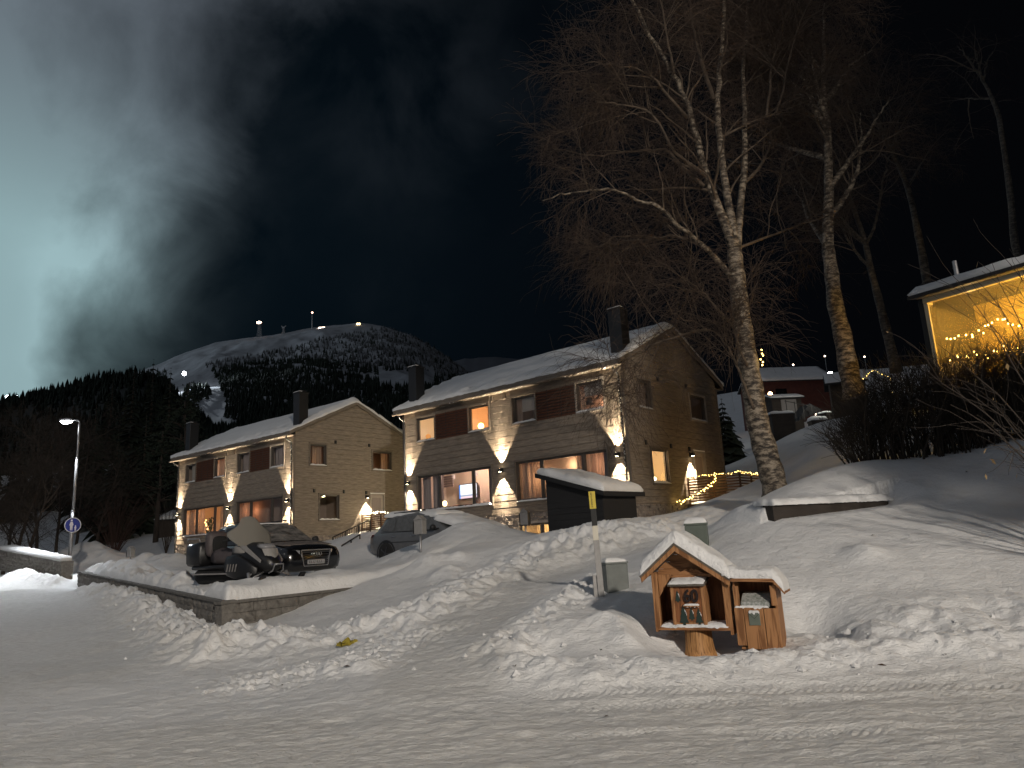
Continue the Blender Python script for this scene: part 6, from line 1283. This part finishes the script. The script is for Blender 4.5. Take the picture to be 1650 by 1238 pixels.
p = sky_pt(503, 530); q = sky_pt(503, 504); t = thing('radio_mast', 'thin tall radio mast on the summit', 'mast', p); mb = MB(); mb.tube([(0, 0, -10), (0, 0, q[2]-p[2])], [2.0, 1.4], 6); mb.build('mast', M_STEEL, t); MB().ball((0, 0, q[2]-p[2]), 2.6, 8, 6).build('lamp', M_RED, t)
def hut(label, x, y, wpx, n, col, Y=2370, name='summit_hut'):
    p = sky_pt(x, y, Y); s = Y/F_PX; t = thing(name, label, 'hut', (p[0], p[1], p[2]-2*s)); w_ = wpx*s; mb = MB(); mb.box(-w_/2, w_/2, -3, 6, -2*s, 3.2*s); mb.extrude([(-w_*.55, 3.2*s), (w_*.55, 3.2*s), (0, 5*s)], lambda a, b, d: (a, d, b), -4, 7); mb.build('hut_body', M_BARE, t)
    for k in range(n): MB().ball(((k-(n-1)/2)*w_/max(n, 1)*.9, -5, 2.2*s), s*2.0, 8, 6).build('lamp', col, t)
hut('brightly lit hut on the summit ridge right of the mast', 519, 530, 12, 4, M_HUT); hut('small hut with two lamps at the highest point', 578, 523, 7, 2, emat('hut_dim', (1, .75, .4), 4)); hut('lit lift station on the wooded flank', 379, 583, 14, 4, M_HUT, 1950, 'lift_station')
def flood(label, x, y, Y, e, r, tgt, ang, name='floodlight'):
    p = at(x, y, Y); s = Y/F_PX; t = thing(name, label, 'floodlight', (p[0], p[1], p[2])); mb = MB(); mb.tube([(0, 0, -10*s), (0, 0, 0)], s*.4, 6); mb.build('pole', M_STEEL, t); MB().ball((0, 0, 0), r*s, 10, 8).build('lamp', M_FLOOD, t)
    if e: light('SPOT', 'slope_light', (p[0], p[1]-3*s, p[2]+2*s), e, (.82, .91, 1), 2, spot=R(ang), blend=.5, target=tgt)
flood('bright white floodlight on the ski run', 297, 602, 1500, 2.2e6, 3.2, at(345, 660, 1250), 120)
flood('white floodlight among the skyline trees at the left edge', 12, 640, 795, 0, 3.0, None, 0); flood('small floodlight right of the left edge one', 28, 638, 800, 0, 1.4, None, 0)
light('SPOT', 'ski_slope_glow', (-2500, 1500, 900), 1.5e7, (.76, .91, 1), 30, spot=R(46), blend=.6, target=sky_pt(400, 560))
light('SPOT', 'ski_slope_glow', (-900, 300, 900), 1.0e6, (.8, .9, 1), 30, spot=R(40), blend=.6, target=sky_pt(560, 590))
# ------------------------------------------------------------------ decks, conservatory and the yards behind
M_SLAT = mat('deck_slats', (.16, .085, .05), .7, noise=(6, .35)); M_RAIL = mat('rail_black', (.02, .018, .016), .6)
def polyline_pts(P, step):
    P = [np.array(p, float) for p in P]; out = []
    for a, b in zip(P[:-1], P[1:]):
        L_ = np.linalg.norm(b-a); k = max(1, int(L_/step)); out += [a+(b-a)*i/k for i in range(k)]
    return out+[P[-1]]
def slat_fence(i, label, pts, z0, z1, n):
    o = hw(i, pts[0]); f = thing('deck_fence', label, 'fence', o, -H_YAW[i], 'slatted deck fences'); b = np.array(pts[0], float)
    for a, c in zip(pts[:-1], pts[1:]):
        a = np.array(a)-b; c = np.array(c)-b; L_ = np.linalg.norm(c-a); mb = MB()
        for k in range(n): z = z0+(z1-z0)*(k+.5)/n; mb.bar((a[0], a[1], z), (c[0], c[1], z), .022, (z1-z0)/n*.55)
        mb.build('slats', M_SLAT, f); k = max(1, int(L_/.8))
        for j in range(k+1): p = a+(c-a)*j/k; MB().bar((p[0], p[1], z0-.5), (p[0], p[1], z1+.03), .06).build('post', M_SLAT, f)
        mb = MB(); mb.bar((a[0], a[1], z1+.03), (c[0], c[1], z1+.03), .09, .03); mb.build('rail', M_SLAT, f)
    return f
def lights_string(i, label, path, step, mtl, r, jit, seed, group=None):
    rg = np.random.default_rng(seed); o = hw(i, path[0]) if i is not None else tuple(path[0]); t = thing('string_lights', label, 'string lights', o, -H_YAW[i] if i is not None else 0, group)
    pts = [p-np.array(path[0], float)+rg.normal(0, jit, 3) for p in polyline_pts(path, step)]; MB().tube(pts, .006, 4).build('wire', M_RAIL, t); bulbs(t, [tuple(p) for p in pts], mtl, r); return t
M_BULBY = emat('bulb_yellow', (1, .66, .18), 11)
GS = 'string lights on the deck rails'
slat_fence(0, 'brown slatted deck fence wrapped in yellow lights beside the birch', [(.08, 4.2, 0), (2.3, 4.2, 0), (2.35, 7.3, 0)], .02, 1.0, 9)
lights_string(0, 'yellow string lights on the deck fence near the birch', [(.08, 4.17, 1.05), (1.1, 4.17, 1.04), (2.3, 4.17, 1.06), (2.38, 5.6, 1.02), (2.38, 7.3, 1.0)], .085, M_BULBY, .019, .022, 3, GS)
lights_string(0, 'yellow garland sloping down along the stair rail below the deck', [(1.35, 4.12, 1.02), (1.35, 3.9, .75), (.95, 3.6, .42), (.5, 3.3, .14), (.12, 3.05, .0)], .045, M_BULBY, .022, .05, 4, GS)
slat_fence(1, 'brown slatted deck fence with white lights at the farther house', [(.08, 4.35, 0), (1.7, 4.35, 0), (1.75, 7.2, 0)], .0, 1.0, 9)
lights_string(1, 'white string lights along the deck fence of the farther house', [(.08, 4.3, 1.06), (1.7, 4.3, 1.06), (1.8, 7.2, 1.04)], .08, M_BULBW, .024, .03, 5, GS)
light('POINT', 'string_glow', hw(1, (.9, 4.0, 1.3)), 10, (1, .8, .5), .3); light('POINT', 'string_glow', hw(0, (1.2, 5.2, 1.2)), 12, (1, .62, .25), .3)
# decks themselves
for i, lb in ((0, 'snowy deck floor at the gable door of the nearer house'), (1, 'snowy deck floor at the gable door of the farther house')):
    d_ = thing('deck', lb, 'deck', hw(i, (0, 4.1, 0)), -H_YAW[i]); mb = MB(); mb.box(.06, 2.3, .12, 3.6, -.22, -.06); mb.build('deck_boards', M_SLAT, d_); snow_cap('deck_snow', [(.08, .14, -.06), (2.25, .14, -.06), (2.25, 3.55, -.06), (.08, 3.55, -.06)], .12, d_, 20, 20, 4, .2)
# stair railings between the two houses
def railing(label, a, b, h, n, step_pickets):
    a, b = np.array(a), np.array(b); t = thing('stair_railing', label, 'railing', a); d = b-a; mb = MB(); mb.bar((0, 0, h), tuple(d+np.array([0, 0, h])), .045); mb.bar((0, 0, h*.35), tuple(d+np.array([0, 0, h*.35])), .03); mb.build('rail', M_RAIL, t)
    for k in range(n+1): p = d*k/n; MB().bar((p[0], p[1], p[2]-.5), (p[0], p[1], p[2]+h), .045).build('post', M_RAIL, t)
    if step_pickets:
        k = int(np.linalg.norm(d)/.11); mb = MB()
        for j in range(k): p = d*(j+.5)/k; mb.bar((p[0], p[1], p[2]+.3), (p[0], p[1], p[2]+h), .02)
        mb.build('pickets', M_RAIL, t)
p1, p2 = at(536, 872, 31), at(597, 846, 33); railing('dark stair railing with close pickets below the farther deck', (p1[0], p1[1], p1[2]-.6), (p2[0], p2[1], p2[2]-.5), .75, 3, True)
p1, p2 = at(551, 886, 27.5), at(580, 868, 28.5); railing('thin handrail left of the grey car', (p1[0], p1[1], p1[2]-.7), (p2[0], p2[1], p2[2]-.7), .85, 2, False)
# ---- glowing conservatory
GC = at(1487, 482, 18.0); gx, gy, gtop = GC; gbot = gtop-2.35
cs_ = thing('conservatory', 'glazed conservatory glowing yellow behind the hedge, snow on its roof', 'conservatory', (gx, gy, gbot), -H_YAW[0]+R(-14))
M_GFRAME = mat('conservatory_frame', (.62, .52, .34), .5, noise=(5, .1)); M_GDARK = mat('conservatory_post', (.015, .014, .013), .6); M_FOIL = glassmat('hazy_glass', (.95, .9, .8), .05, .08, .2, (.85, .66, .28)); M_GWALL = mat('conservatory_wall', (.60, .40, .12), .8, noise=(2.6, .8), bump=(5, .6, .05)); L_ = 6.0; D_ = 3.2; Hh = 2.35
mb = MB(); mb.box(-.12, 0, -.04, .06, -1.4, Hh); mb.build('corner_post', M_GDARK, cs_, bevel=.01)
for x in (2.6, 5.2): MB().box(x-.03, x+.03, -.02, .05, 0, Hh-.12).build('mullion', M_GFRAME, cs_, bevel=.006)
MB().box(0, L_, -.05, .07, Hh-.14, Hh).build('top_beam', M_GFRAME, cs_, bevel=.01); MB().box(0.001, L_, -.05, .07, -.1, .02).build('bottom_beam', M_GFRAME, cs_, bevel=.01); MB().box(.001, .10, -.03, .05, .02, Hh-.14).build('edge_frame', M_GFRAME, cs_, bevel=.006)
for a, b in ((.1, 2.57), (2.63, 5.17), (5.23, L_)): MB().quad((a, .01, .02), (b, .01, .02), (b, .01, Hh-.14), (a, .01, Hh-.14)).build('pane', M_FOIL, cs_)
MB().quad((-.06, .06, .02), (-.06, D_, .02), (-.06, D_, Hh-.1), (-.06, .06, Hh-.1)).build('pane', M_FOIL, cs_); MB().box(-.12, 0, .06, .5, Hh-.1, Hh).build('side_beam', M_GFRAME, cs_)
mb = MB(); mb.quad((-.1, D_, -.1), (L_, D_, -.1), (L_, D_, Hh+.3), (-.1, D_, Hh+.3)); mb.quad((L_, .06, -.1), (L_, D_, -.1), (L_, D_, Hh+.3), (L_, .06, Hh+.3)); mb.quad((0, .06, -.1), (L_, .06, -.1), (L_, D_, -.1), (0, D_, -.1)); mb.build('inner_wall', M_GWALL, cs_, fix=False)
mb = MB(); mb.box(-.1, L_, -.02, .1, -2.6, -.101); mb.box(-.1, .0, .1, D_, -2.6, -.101); mb.build('base_wall', M_OLDW, cs_)
mb = MB(); mb.extrude([(-.28, Hh+.001), (D_+.3, Hh+.75), (D_+.3, Hh+.83), (-.28, Hh+.09)], lambda a, b, d: (d, a, b), -.25, L_+.2); rf = mb.build('roof', M_GDARK, cs_)
snow_cap('roof_snow', [(-.25, -.26, Hh+.09), (L_+.2, -.26, Hh+.09), (L_+.2, D_+.28, Hh+.83), (-.25, D_+.28, Hh+.83)], .22, rf, 40, 20, 5, .1, .0, edge=.3)
MB().tube([(.5, 1.0, Hh+.4), (.5, 1.0, Hh+1.05)], .055, 10).build('roof_pipe', M_STEEL, rf); 
mb = MB(); rows = [[(-.05+.09*math.cos(a)*0, .2+.07*math.cos(a), Hh+.30+.16*math.sin(a))] for a in np.linspace(0, math.pi, 9)]; mb.tube([r_[0] for r_ in rows], .018, 6); mb.build('roof_hook', M_GDARK, rf)
light('POINT', 'conservatory_light', (2.9, 1.3, 1.5), 560, (1, .60, .11), .15, parent=cs_); light('POINT', 'conservatory_light', (3.0, .9, .35), 280, (1, .57, .09), .1, parent=cs_); light('POINT', 'conservatory_light', (.7, 1.0, 1.9), 30, (1, .70, .3), .1, parent=cs_)
M_BULBC = emat('bulb_gold', (1, .70, .22), 16); rgc = np.random.default_rng(6)
def cpt(x, y, z):
    c, s = math.cos(-H_YAW[0]+R(-14)), math.sin(-H_YAW[0]+R(-14)); return np.array([gx+x*c-y*s, gy+x*s+y*c, gbot+z])
lights_string(None, 'gold string lights swagged across the conservatory glass', [cpt(.3, .25, 1.25), cpt(.9, .3, 1.2), cpt(1.5, .3, 1.45), cpt(2.0, .35, 1.05), cpt(2.5, .35, .75), cpt(3.0, .3, .95), cpt(3.4, .3, 1.35)], .10, M_BULBC, .022, .045, 7, 'gold lights in the conservatory')
lights_string(None, 'gold string lights hanging low at the left of the conservatory', [cpt(.3, .3, .72), cpt(.8, .3, .70), cpt(1.1, .3, .55), cpt(1.5, .3, .72), cpt(2.0, .3, .5), cpt(2.4, .3, .55)], .10, M_BULBC, .020, .05, 8, 'gold lights in the conservatory')
tr_ = thing('lit_tree', 'small indoor tree covered in gold lights in the conservatory', 'decorated tree', cpt(2.75, .9, .0)); mb = MB(); mb.tube([(0, 0, 0), (0, 0, 1.2)], [.03, .01], 6); pts = []
for k in range(90):
    z = 1.25*rgc.random()**1.4; r_ = .62*(1-z/1.4)*rgc.random()**.5; a = rgc.uniform(0, 6.28); p = (r_*math.cos(a)*1.4, r_*math.sin(a), z+.05); pts.append(p)
    if k % 3 == 0: mb.tube([(0, 0, p[2]*.7), p], .006, 4)
mb.build('branches', M_BARE, tr_, fix=False); bulbs(tr_, pts, M_BULBC, .024)
cl_ = thing('branch_pattern_stems', 'bare stems added inside the conservatory for the twig pattern in its glass', 'plant', cpt(2.2, 2.2, 0)); rgv = np.random.default_rng(44); vv = []  # stems added to stand in for twig reflections in the glass
for k in range(46):
    b_q = np.array([rgv.uniform(-2.0, 1.6), rgv.uniform(-1.0, .2), 0]); P_q = grow(b_q, (rgv.normal(0, .35), rgv.normal(0, .15), 1), rgv.uniform(1.2, 2.2), .012, rgv, 9, .2, .05); P_q[:, 2] = np.clip(P_q[:, 2], 0, 2.2); vv.append((P_q, .014, .004))
    for q in range(7): i = rgv.integers(2, 9); T_q = grow(P_q[i], (rgv.normal(0, .8), rgv.normal(0, .3), .3), rgv.uniform(.25, .7), .005, rgv, 4, .2, .3); T_q[:, 2] = np.clip(T_q[:, 2], 0, 2.2); vv.append((T_q, .006, .003))
_c1, _s1 = math.cos(-H_YAW[0]+R(-14)), math.sin(-H_YAW[0]+R(-14))
cl_.rotation_euler = (0, 0, -H_YAW[0]+R(-14)); twig_mesh('stems', vv, mat('pattern_stem', (.16, .09, .03), .8), cl_, 4)
for z in (1.02,): MB().box(.1, L_, D_-.2, D_-.12, z, z+.06).build('wall_rail', M_GFRAME, cs_)
for x in (1.3, 3.2, 4.6): MB().box(x, x+.08, D_-.12, D_-.04, 0, Hh).build('wall_stud', M_GFRAME, cs_)
# ---- yards behind the birches
def cabin(name, label, x, y, Y, w_, d_, h, rh, rz, wall, cat='house', snow=.18, door=None, base=.0):
    p = at(x, y, Y); t = thing(name, label, cat, (p[0], p[1], p[2]+base), rz); mb = MB(); mb.extrude([(0, -1.5), (w_, -1.5), (w_, h), (w_/2, h+rh), (0, h)] if rz > 1 else [(0, -1.5), (d_, -1.5), (d_, h), (d_/2, h+rh), (0, h)], (lambda a, b, d: (a, d, b)) if rz > 1 else (lambda a, b, d: (d, a, b)), 0, d_ if rz > 1 else w_)
    mb.build('wall', wall, t); rf = None; mb = MB()
    if rz > 1: q = [[(-.25, -.2, h-.12), (w_/2, -.2, h+rh), (w_/2, d_+.2, h+rh), (-.25, d_+.2, h-.12)], [(w_/2, -.2, h+rh), (w_+.25, -.2, h-.12), (w_+.25, d_+.2, h-.12), (w_/2, d_+.2, h+rh)]]
    else: q = [[(-.2, -.25, h-.12), (w_+.2, -.25, h-.12), (w_+.2, d_/2, h+rh), (-.2, d_/2, h+rh)], [(-.2, d_/2, h+rh), (w_+.2, d_/2, h+rh), (w_+.2, d_+.25, h-.12), (-.2, d_+.25, h-.12)]]
    for k in q: mb.add([tuple(c) for c in k]+[(c[0], c[1], c[2]+.1) for c in k], [(3, 2, 1, 0), (4, 5, 6, 7), (0, 1, 5, 4), (1, 2, 6, 5), (2, 3, 7, 6), (3, 0, 4, 7)])
    rf = mb.build('roof', M_ROOF, t)
    for k in q: snow_cap('roof_snow', [(c[0], c[1], c[2]+.1) for c in k], snow, rf, 20, 12, 3, .15, .0, edge=.3)
    if door:
        for a, b, c, e, m_ in door: MB().box(a, b, -.03, -.005, c, e).build('door' if e-c > 1.5 else 'window', m_, t, bevel=.01)
    return t
M_DARKRED = mat('dark_red_boards', (.10, .028, .020), .8, noise=(3, .4)); M_DULLG = mat('dull_door', (.22, .20, .19), .6)
cabin('cottage', 'dark red cottage with a snow roof behind the big birch', 1236, 662, 62, 6.4, 5, 2.6, 1.6, R(6), M_DARKRED, door=[(1.0, 2.0, .8, 1.9, M_CARGLASS if 'M_CARGLASS' in globals() else M_BLACK)])
cabin('garden_shed', 'low garden shed with a pale door in front of the dark red cottage', 1246, 668, 54, 2.3, 1.8, 1.25, .25, R(4), M_BARE, 'shed', .12, [(.7, 1.9, .1, 1.1, M_DULLG)])
sg_ = cabin('playhouse', 'dark gabled playhouse outlined in tiny lights behind the hedge', 1397, 650, 34, 1.5, 1.5, 1.15, .55, R(60) if False else 1.2, M_BARE, 'shed', .03)
lp = at(1397, 627, 33.6); lights_string(None, 'tiny gold lights outlining the playhouse gable', [at(1391, 610, 33.4), at(1407, 597, 33.4), at(1434, 609, 33.4), at(1437, 632, 33.4)], .10, M_BULBY, .016, .012, 9)
def yard_lamp(label, x, y, Y, r, col, e, h):
    p = at(x, y, Y); t = thing('yard_lamp', label, 'lamp', p); MB().tube([(0, 0, -h), (0, 0, -r)], .04, 6).build('pole', M_STEEL, t); MB().ball((0, 0, 0), r, 10, 8).build('lamp', emat('yard_lamp_glass', col, e), t); return t
yard_lamp('brilliant white yard lamp left of the stout birch', 1338, 604, 48, .2, (1, .97, .85), 50, 4.5); light('POINT', 'yard_light', at(1338, 604, 47.4), 260, (1, .95, .82), .15)
yard_lamp('warm porch lamp beside the big birch trunk', 1241, 635, 56, .16, (1, .62, .30), 30, 2); light('POINT', 'yard_light', at(1241, 635, 55.4), 70, (1, .6, .3), .15)
for x, y, Y, lb in ((1329, 574, 180, 'small warm far lamp above the yard'), (1278, 588, 170, 'tiny far lamp above the cottage roof'), (1393, 575, 190, 'small pale far lamp right of the stout birch'), (1315, 668, 60, 'small lit spot in the fence')): yard_lamp(lb, x, y, Y, .20 if Y > 100 else .07, (1, .8, .6), 9, 6 if Y > 100 else .6)
lights_string(None, 'few gold lights on the knot of the big birch', [at(1228, 565, 16.9), at(1229, 574, 16.8), at(1228, 588, 16.75)], .07, M_BULBY, .02, .02, 11)
# a bench, timber box and fence buried in the yard snow
def mound_box(name, label, x, y, Y, w_, d_, h, rz, m_, sn, cat):
    p = at(x, y, Y); t = thing(name, label, cat, (p[0], p[1], p[2]), rz); mb = MB(); mb.box(0, w_, 0, d_, -1, h); mb.box(-.04, w_+.04, -.04, d_+.04, h-.12, h+.002); mb.build('body', m_, t, bevel=.02); snow_cap('snow', [(-.05, -.05, h), (w_+.05, -.05, h), (w_+.05, d_+.05, h), (-.05, d_+.05, h)], sn, t, 16, 12, 4, .2, .0, edge=.3); return t
mound_box('timber_box', 'dark timber box under snow beside the birch trunk', 1246, 692, 46, 1.5, 1.2, 1.0, R(4), M_OLDW, .2, 'box'); mound_box('timber_box', 'dark timber box half sunk below the white yard lamp', 1333, 678, 48, 1.0, .8, .55, R(25), M_OLDW, .15, 'box'); mound_box('bench', 'low bench covered with snow in the middle of the yard', 1309, 686, 47, 1.0, .7, .35, R(0), M_OLDW, .3, 'bench')
p = at(1288, 668, 50); t = thing('lean_to', 'dark pitched lean-to roof rising from the yard snow', 'shed roof', p, R(5)); mb = MB(); mb.extrude([(0, -.4), (1.75, .25), (.85, .75), (.0, -.2)], lambda a, b, d: (a, d, b), 0, 1.6); mb.build('roof', M_BLKWOOD, t)
p = at(1268, 662, 50); t = thing('picket_fence', 'thin dark fence with one rail beside the lean-to', 'fence', p, R(-12)); 
for k in range(4): MB().bar((k*.55, 0, -.8), (k*.55, 0, .75-.18*k), .05).build('post', M_RAIL, t)
mb = MB(); mb.bar((-.1, -.03, .7), (1.75, -.03, .12), .04); mb.build('rail', M_RAIL, t)
# dark buildings on the left
cabin('garage', 'dark garage with a snow roof left of the farther house', 252, 882, 60, 4, 4, 2.2, .6, R(-10), M_BARE, 'garage', .2)
cabin('cabin', 'unlit cabin among the left trees with snow along its roof edges', 200, 800, 84, 4.2, 4, 3.0, 1.1, 1.3, M_BARE, 'cabin', .14)
yard_lamp('tiny orange lamp glowing among the left trees', 189, 788, 78, .14, (1, .45, .15), 9, 2)
# leaves and bits dropped on the snow, and a yellow stain of cut pine
rgl = np.random.default_rng(19)
for k, (x, y, Y, s, lb) in enumerate(((1432,1092,7.95,.05,'curled brown leaf on the road edge below the right bank'),(1405,877,11.9,.035,'small brown leaf on the smooth slope'),(970,1057,8.9,.03,'dark chip of bark on the left mound'),(972,1143,7.0,.025,'small dark chip between the tyre prints'),(831,1077,8.4,.045,'dark clod at the corner of the side path'),(1560,777,13.9,.06,'dry leaf in the branch shadows'),(1525,1078,8.1,.03,'small leaf right of the curled one'),(565,1102,9.2,.045,'dark clod beside the round snow lump'),(455,1100,9.1,.03,'dark speck at the foot of the left bank'))):
    p = at(x, y, Y); t = MB().add([(0, 0, 0), (s, .4*s, .25*s), (2*s, 0, .1*s), (s, -.5*s, .3*s), (s, 0, -.05*s)], [(0, 1, 4), (1, 2, 4), (2, 3, 4), (3, 0, 4)]).build('dead_leaf', mat('bark_bit', (.06, .035, .02), .8) if k == 0 else bpy.data.materials['bark_bit'], None, fix=False); t.location = (p[0], p[1], gz(p[0], p[1])+.012); t.rotation_euler = (0, 0, rgl.uniform(0, 6)); tag(t, lb, 'leaf')

p = at(560, 1042, 11.1); rgy = np.random.default_rng(3); G_ = [[(.30*(a-.5)+.02*rgy.normal(), .13*(b-.5)+.05*(a-.5)+.015*rgy.normal(), .03+.04*math.sin(a*9)*math.sin(b*5)+.012*rgy.normal()) for b in np.linspace(0, 1, 6)] for a in np.linspace(0, 1, 12)]
o = MB().grid(G_).build('cloth_scrap', mat('yellow_cloth', (.34, .27, .03), .8, noise=(14, .4)), None, smooth=True, fix=False); o.location = (p[0], p[1], gz(p[0], p[1])+.02); o.rotation_euler = (.35, 0, .5); tag(o, 'crumpled dull yellow scrap in the rubble of the left bank', 'scrap')
# ------------------------------------------------------------------ sky and lights
w = bpy.data.worlds.new('World'); SC.world = w; w.use_nodes = True; nt = w.node_tree; nt.nodes.clear()
N = nt.nodes.new; L = nt.links.new
out = N('ShaderNodeOutputWorld'); tc = N('ShaderNodeTexCoord')
def mth(op, a, b=None, c=None, clamp=False):
    n = N('ShaderNodeMath'); n.operation = op; n.use_clamp = clamp
    for i, v in enumerate((a, b, c)):
        if v is None: continue
        if isinstance(v, (int, float)): n.inputs[i].default_value = v
        else: L(v, n.inputs[i])
    return n.outputs[0]
def skydir(x, y):
    d = at(x, y, 1.0)-EYE; return d/np.linalg.norm(d)
def noise(scale, detail, off=0, dist=0, rough=.55):
    mp = N('ShaderNodeMapping'); mp.inputs['Location'].default_value = (off, off*1.7, off*.3); L(tc.outputs['Generated'], mp.inputs['Vector'])
    n = N('ShaderNodeTexNoise'); n.inputs['Scale'].default_value = scale; n.inputs['Detail'].default_value = detail; n.inputs['Distortion'].default_value = dist; n.inputs['Roughness'].default_value = rough
    L(mp.outputs[0], n.inputs['Vector']); return n
warp = noise(3.0, 5, 1.0)
wv = N('ShaderNodeVectorMath'); wv.operation = 'SUBTRACT'; L(warp.outputs['Color'], wv.inputs[0]); wv.inputs[1].default_value = (.5, .5, .5)
ws = N('ShaderNodeVectorMath'); ws.operation = 'SCALE'; L(wv.outputs[0], ws.inputs[0]); ws.inputs['Scale'].default_value = .17
wa = N('ShaderNodeVectorMath'); wa.operation = 'ADD'; L(tc.outputs['Generated'], wa.inputs[0]); L(ws.outputs[0], wa.inputs[1])
wn = N('ShaderNodeVectorMath'); wn.operation = 'NORMALIZE'; L(wa.outputs[0], wn.inputs[0])
def blob(x, y, r, src=None):
    "soft disc of angular radius r degrees around a direction"
    d = N('ShaderNodeVectorMath'); d.operation = 'DOT_PRODUCT'; L(src or wn.outputs[0], d.inputs[0]); d.inputs[1].default_value = tuple(skydir(x, y))
    ang = mth('ARCCOSINE', mth('MINIMUM', d.outputs['Value'], 1.0))
    return mth('EXPONENT', mth('MULTIPLY', mth('POWER', mth('DIVIDE', ang, R(r)), 2.0), -1.0))
def addall(l):
    r = l[0]
    for q in l[1:]: r = mth('ADD', r, q)
    return r
# cloud bank lit from below by the ski slopes: edge azimuth and softness change with height
sp = N('ShaderNodeSeparateXYZ'); L(wn.outputs[0], sp.inputs[0]); sp0 = N('ShaderNodeSeparateXYZ'); L(tc.outputs['Generated'], sp0.inputs[0])
ty = mth('MAXIMUM', sp.outputs['Y'], .08); u_c = mth('DIVIDE', sp.outputs['X'], ty); v_c = mth('DIVIDE', sp.outputs['Z'], ty)
def curve(x, pts, lo, hi):
    mr = N('ShaderNodeMapRange'); L(x, mr.inputs[0]); mr.inputs[1].default_value = .2; mr.inputs[2].default_value = 1.0
    fc = N('ShaderNodeFloatCurve'); L(mr.outputs[0], fc.inputs['Value']); c = fc.mapping.curves[0]
    pp = [((v-.2)/.8, (q-lo)/(hi-lo)) for v, q in pts]
    c.points[0].location = pp[0]; c.points[1].location = pp[-1]
    for p in pp[1:-1]: c.points.new(*p)
    fc.mapping.update(); return mth('MULTIPLY_ADD', fc.outputs[0], hi-lo, lo)
ub = curve(v_c, [(.2, -.575), (.25, -.585), (.30, -.605), (.38, -.59), (.45, -.53), (.52, -.43), (.60, -.35), (.75, -.25), (1.0, -.10)], -1.0, 0.0)
wd = curve(v_c, [(.2, .10), (.30, .085), (.38, .10), (.45, .17), (.55, .28), (.75, .46), (1.0, .60)], 0.0, 1.0)
nz1 = mth('SUBTRACT', noise(6.0, 7, 3.3, .4, .55).outputs['Fac'], .5); nz2 = mth('SUBTRACT', noise(17.0, 6, 5.1, .3, .6).outputs['Fac'], .5)
tt = mth('DIVIDE', mth('SUBTRACT', ub, u_c), wd)
tt = mth('ADD', tt, mth('ADD', mth('MULTIPLY', nz1, .8), mth('MULTIPLY', nz2, .20)), None, True)
cl = mth('POWER', mth('SMOOTH_MIN', tt, 1.0, .2), 1.5, None, True)
puff = addall([mth('MULTIPLY', blob(190, 455, 3.2), .22), mth('MULTIPLY', blob(230, 330, 5.5), .16), mth('MULTIPLY', blob(140, 400, 3), .12), mth('MULTIPLY', blob(170, 575, 4.5), .13), mth('MULTIPLY', blob(680, 230, 5), .030), mth('MULTIPLY', blob(560, 40, 10), .05), mth('MULTIPLY', blob(640, 480, 3), .012)])
puff = mth('MULTIPLY', puff, mth('MAXIMUM', mth('MULTIPLY_ADD', nz1, 5.0, .9), 0.0))
cl = mth('MINIMUM', mth('ADD', cl, puff), 1.15)

low = mth('MINIMUM', addall([blob(-80, 560, 15, tc.outputs['Generated']), mth('MULTIPLY', blob(40, 480, 9, tc.outputs['Generated']), .35)]), 1.0)
mixc = N('ShaderNodeMix'); mixc.data_type = 'RGBA'; L(low, mixc.inputs['Factor']); mixc.inputs['A'].default_value = (.122, .139, .166, 1); mixc.inputs['B'].default_value = (.28, .412, .435, 1)
em = N('ShaderNodeBackground'); L(mixc.outputs['Result'], em.inputs['Color']); L(cl, em.inputs['Strength'])
base = N('ShaderNodeMix'); base.data_type = 'RGBA'
L(mth('MINIMUM', blob(330, 380, 30, tc.outputs['Generated']), 1.0), base.inputs['Factor']); base.inputs['A'].default_value = (.0012, .0013, .0018, 1); base.inputs['B'].default_value = (.0018, .0046, .0075, 1)
bg = N('ShaderNodeBackground'); L(base.outputs['Result'], bg.inputs['Color'])
sky = N('ShaderNodeTexSky'); sky.sky_type = 'NISHITA'; sky.sun_disc = False; sky.sun_elevation = R(-8); sky.sun_rotation = R(200)
bs = N('ShaderNodeBackground'); L(sky.outputs[0], bs.inputs['Color']); bs.inputs['Strength'].default_value = .05
a1 = N('ShaderNodeAddShader'); L(em.outputs[0], a1.inputs[0]); L(bg.outputs[0], a1.inputs[1])
a2 = N('ShaderNodeAddShader'); L(a1.outputs[0], a2.inputs[0]); L(bs.outputs[0], a2.inputs[1]); L(a2.outputs[0], out.inputs['Surface'])
# very weak unseen sun added as even fill light; and the street lamp that stands just behind the photographer
light('SUN', 'fill_sun', (0, 0, 60), .05, (1, .93, .85), R(3), target=(.45*60, .72*60, 60-.5*60))
light('SPOT', 'street_lamp_light', (16, -36, 19), 78000, (1, .90, .78), .9, spot=R(54), blend=1.0, target=(-4.9, 16, 2))
SC.view_settings.view_transform = 'Standard'; SC.view_settings.look = 'None'; SC.view_settings.exposure = 0; SC.view_settings.gamma = 1
cy = SC.cycles; cy.use_denoising = True; cy.max_bounces = 6; cy.diffuse_bounces = 3; cy.glossy_bounces = 2; cy.transmission_bounces = 4; cy.transparent_max_bounces = 16; cy.sample_clamp_indirect = 4; cy.caustics_reflective = False; cy.caustics_refractive = False
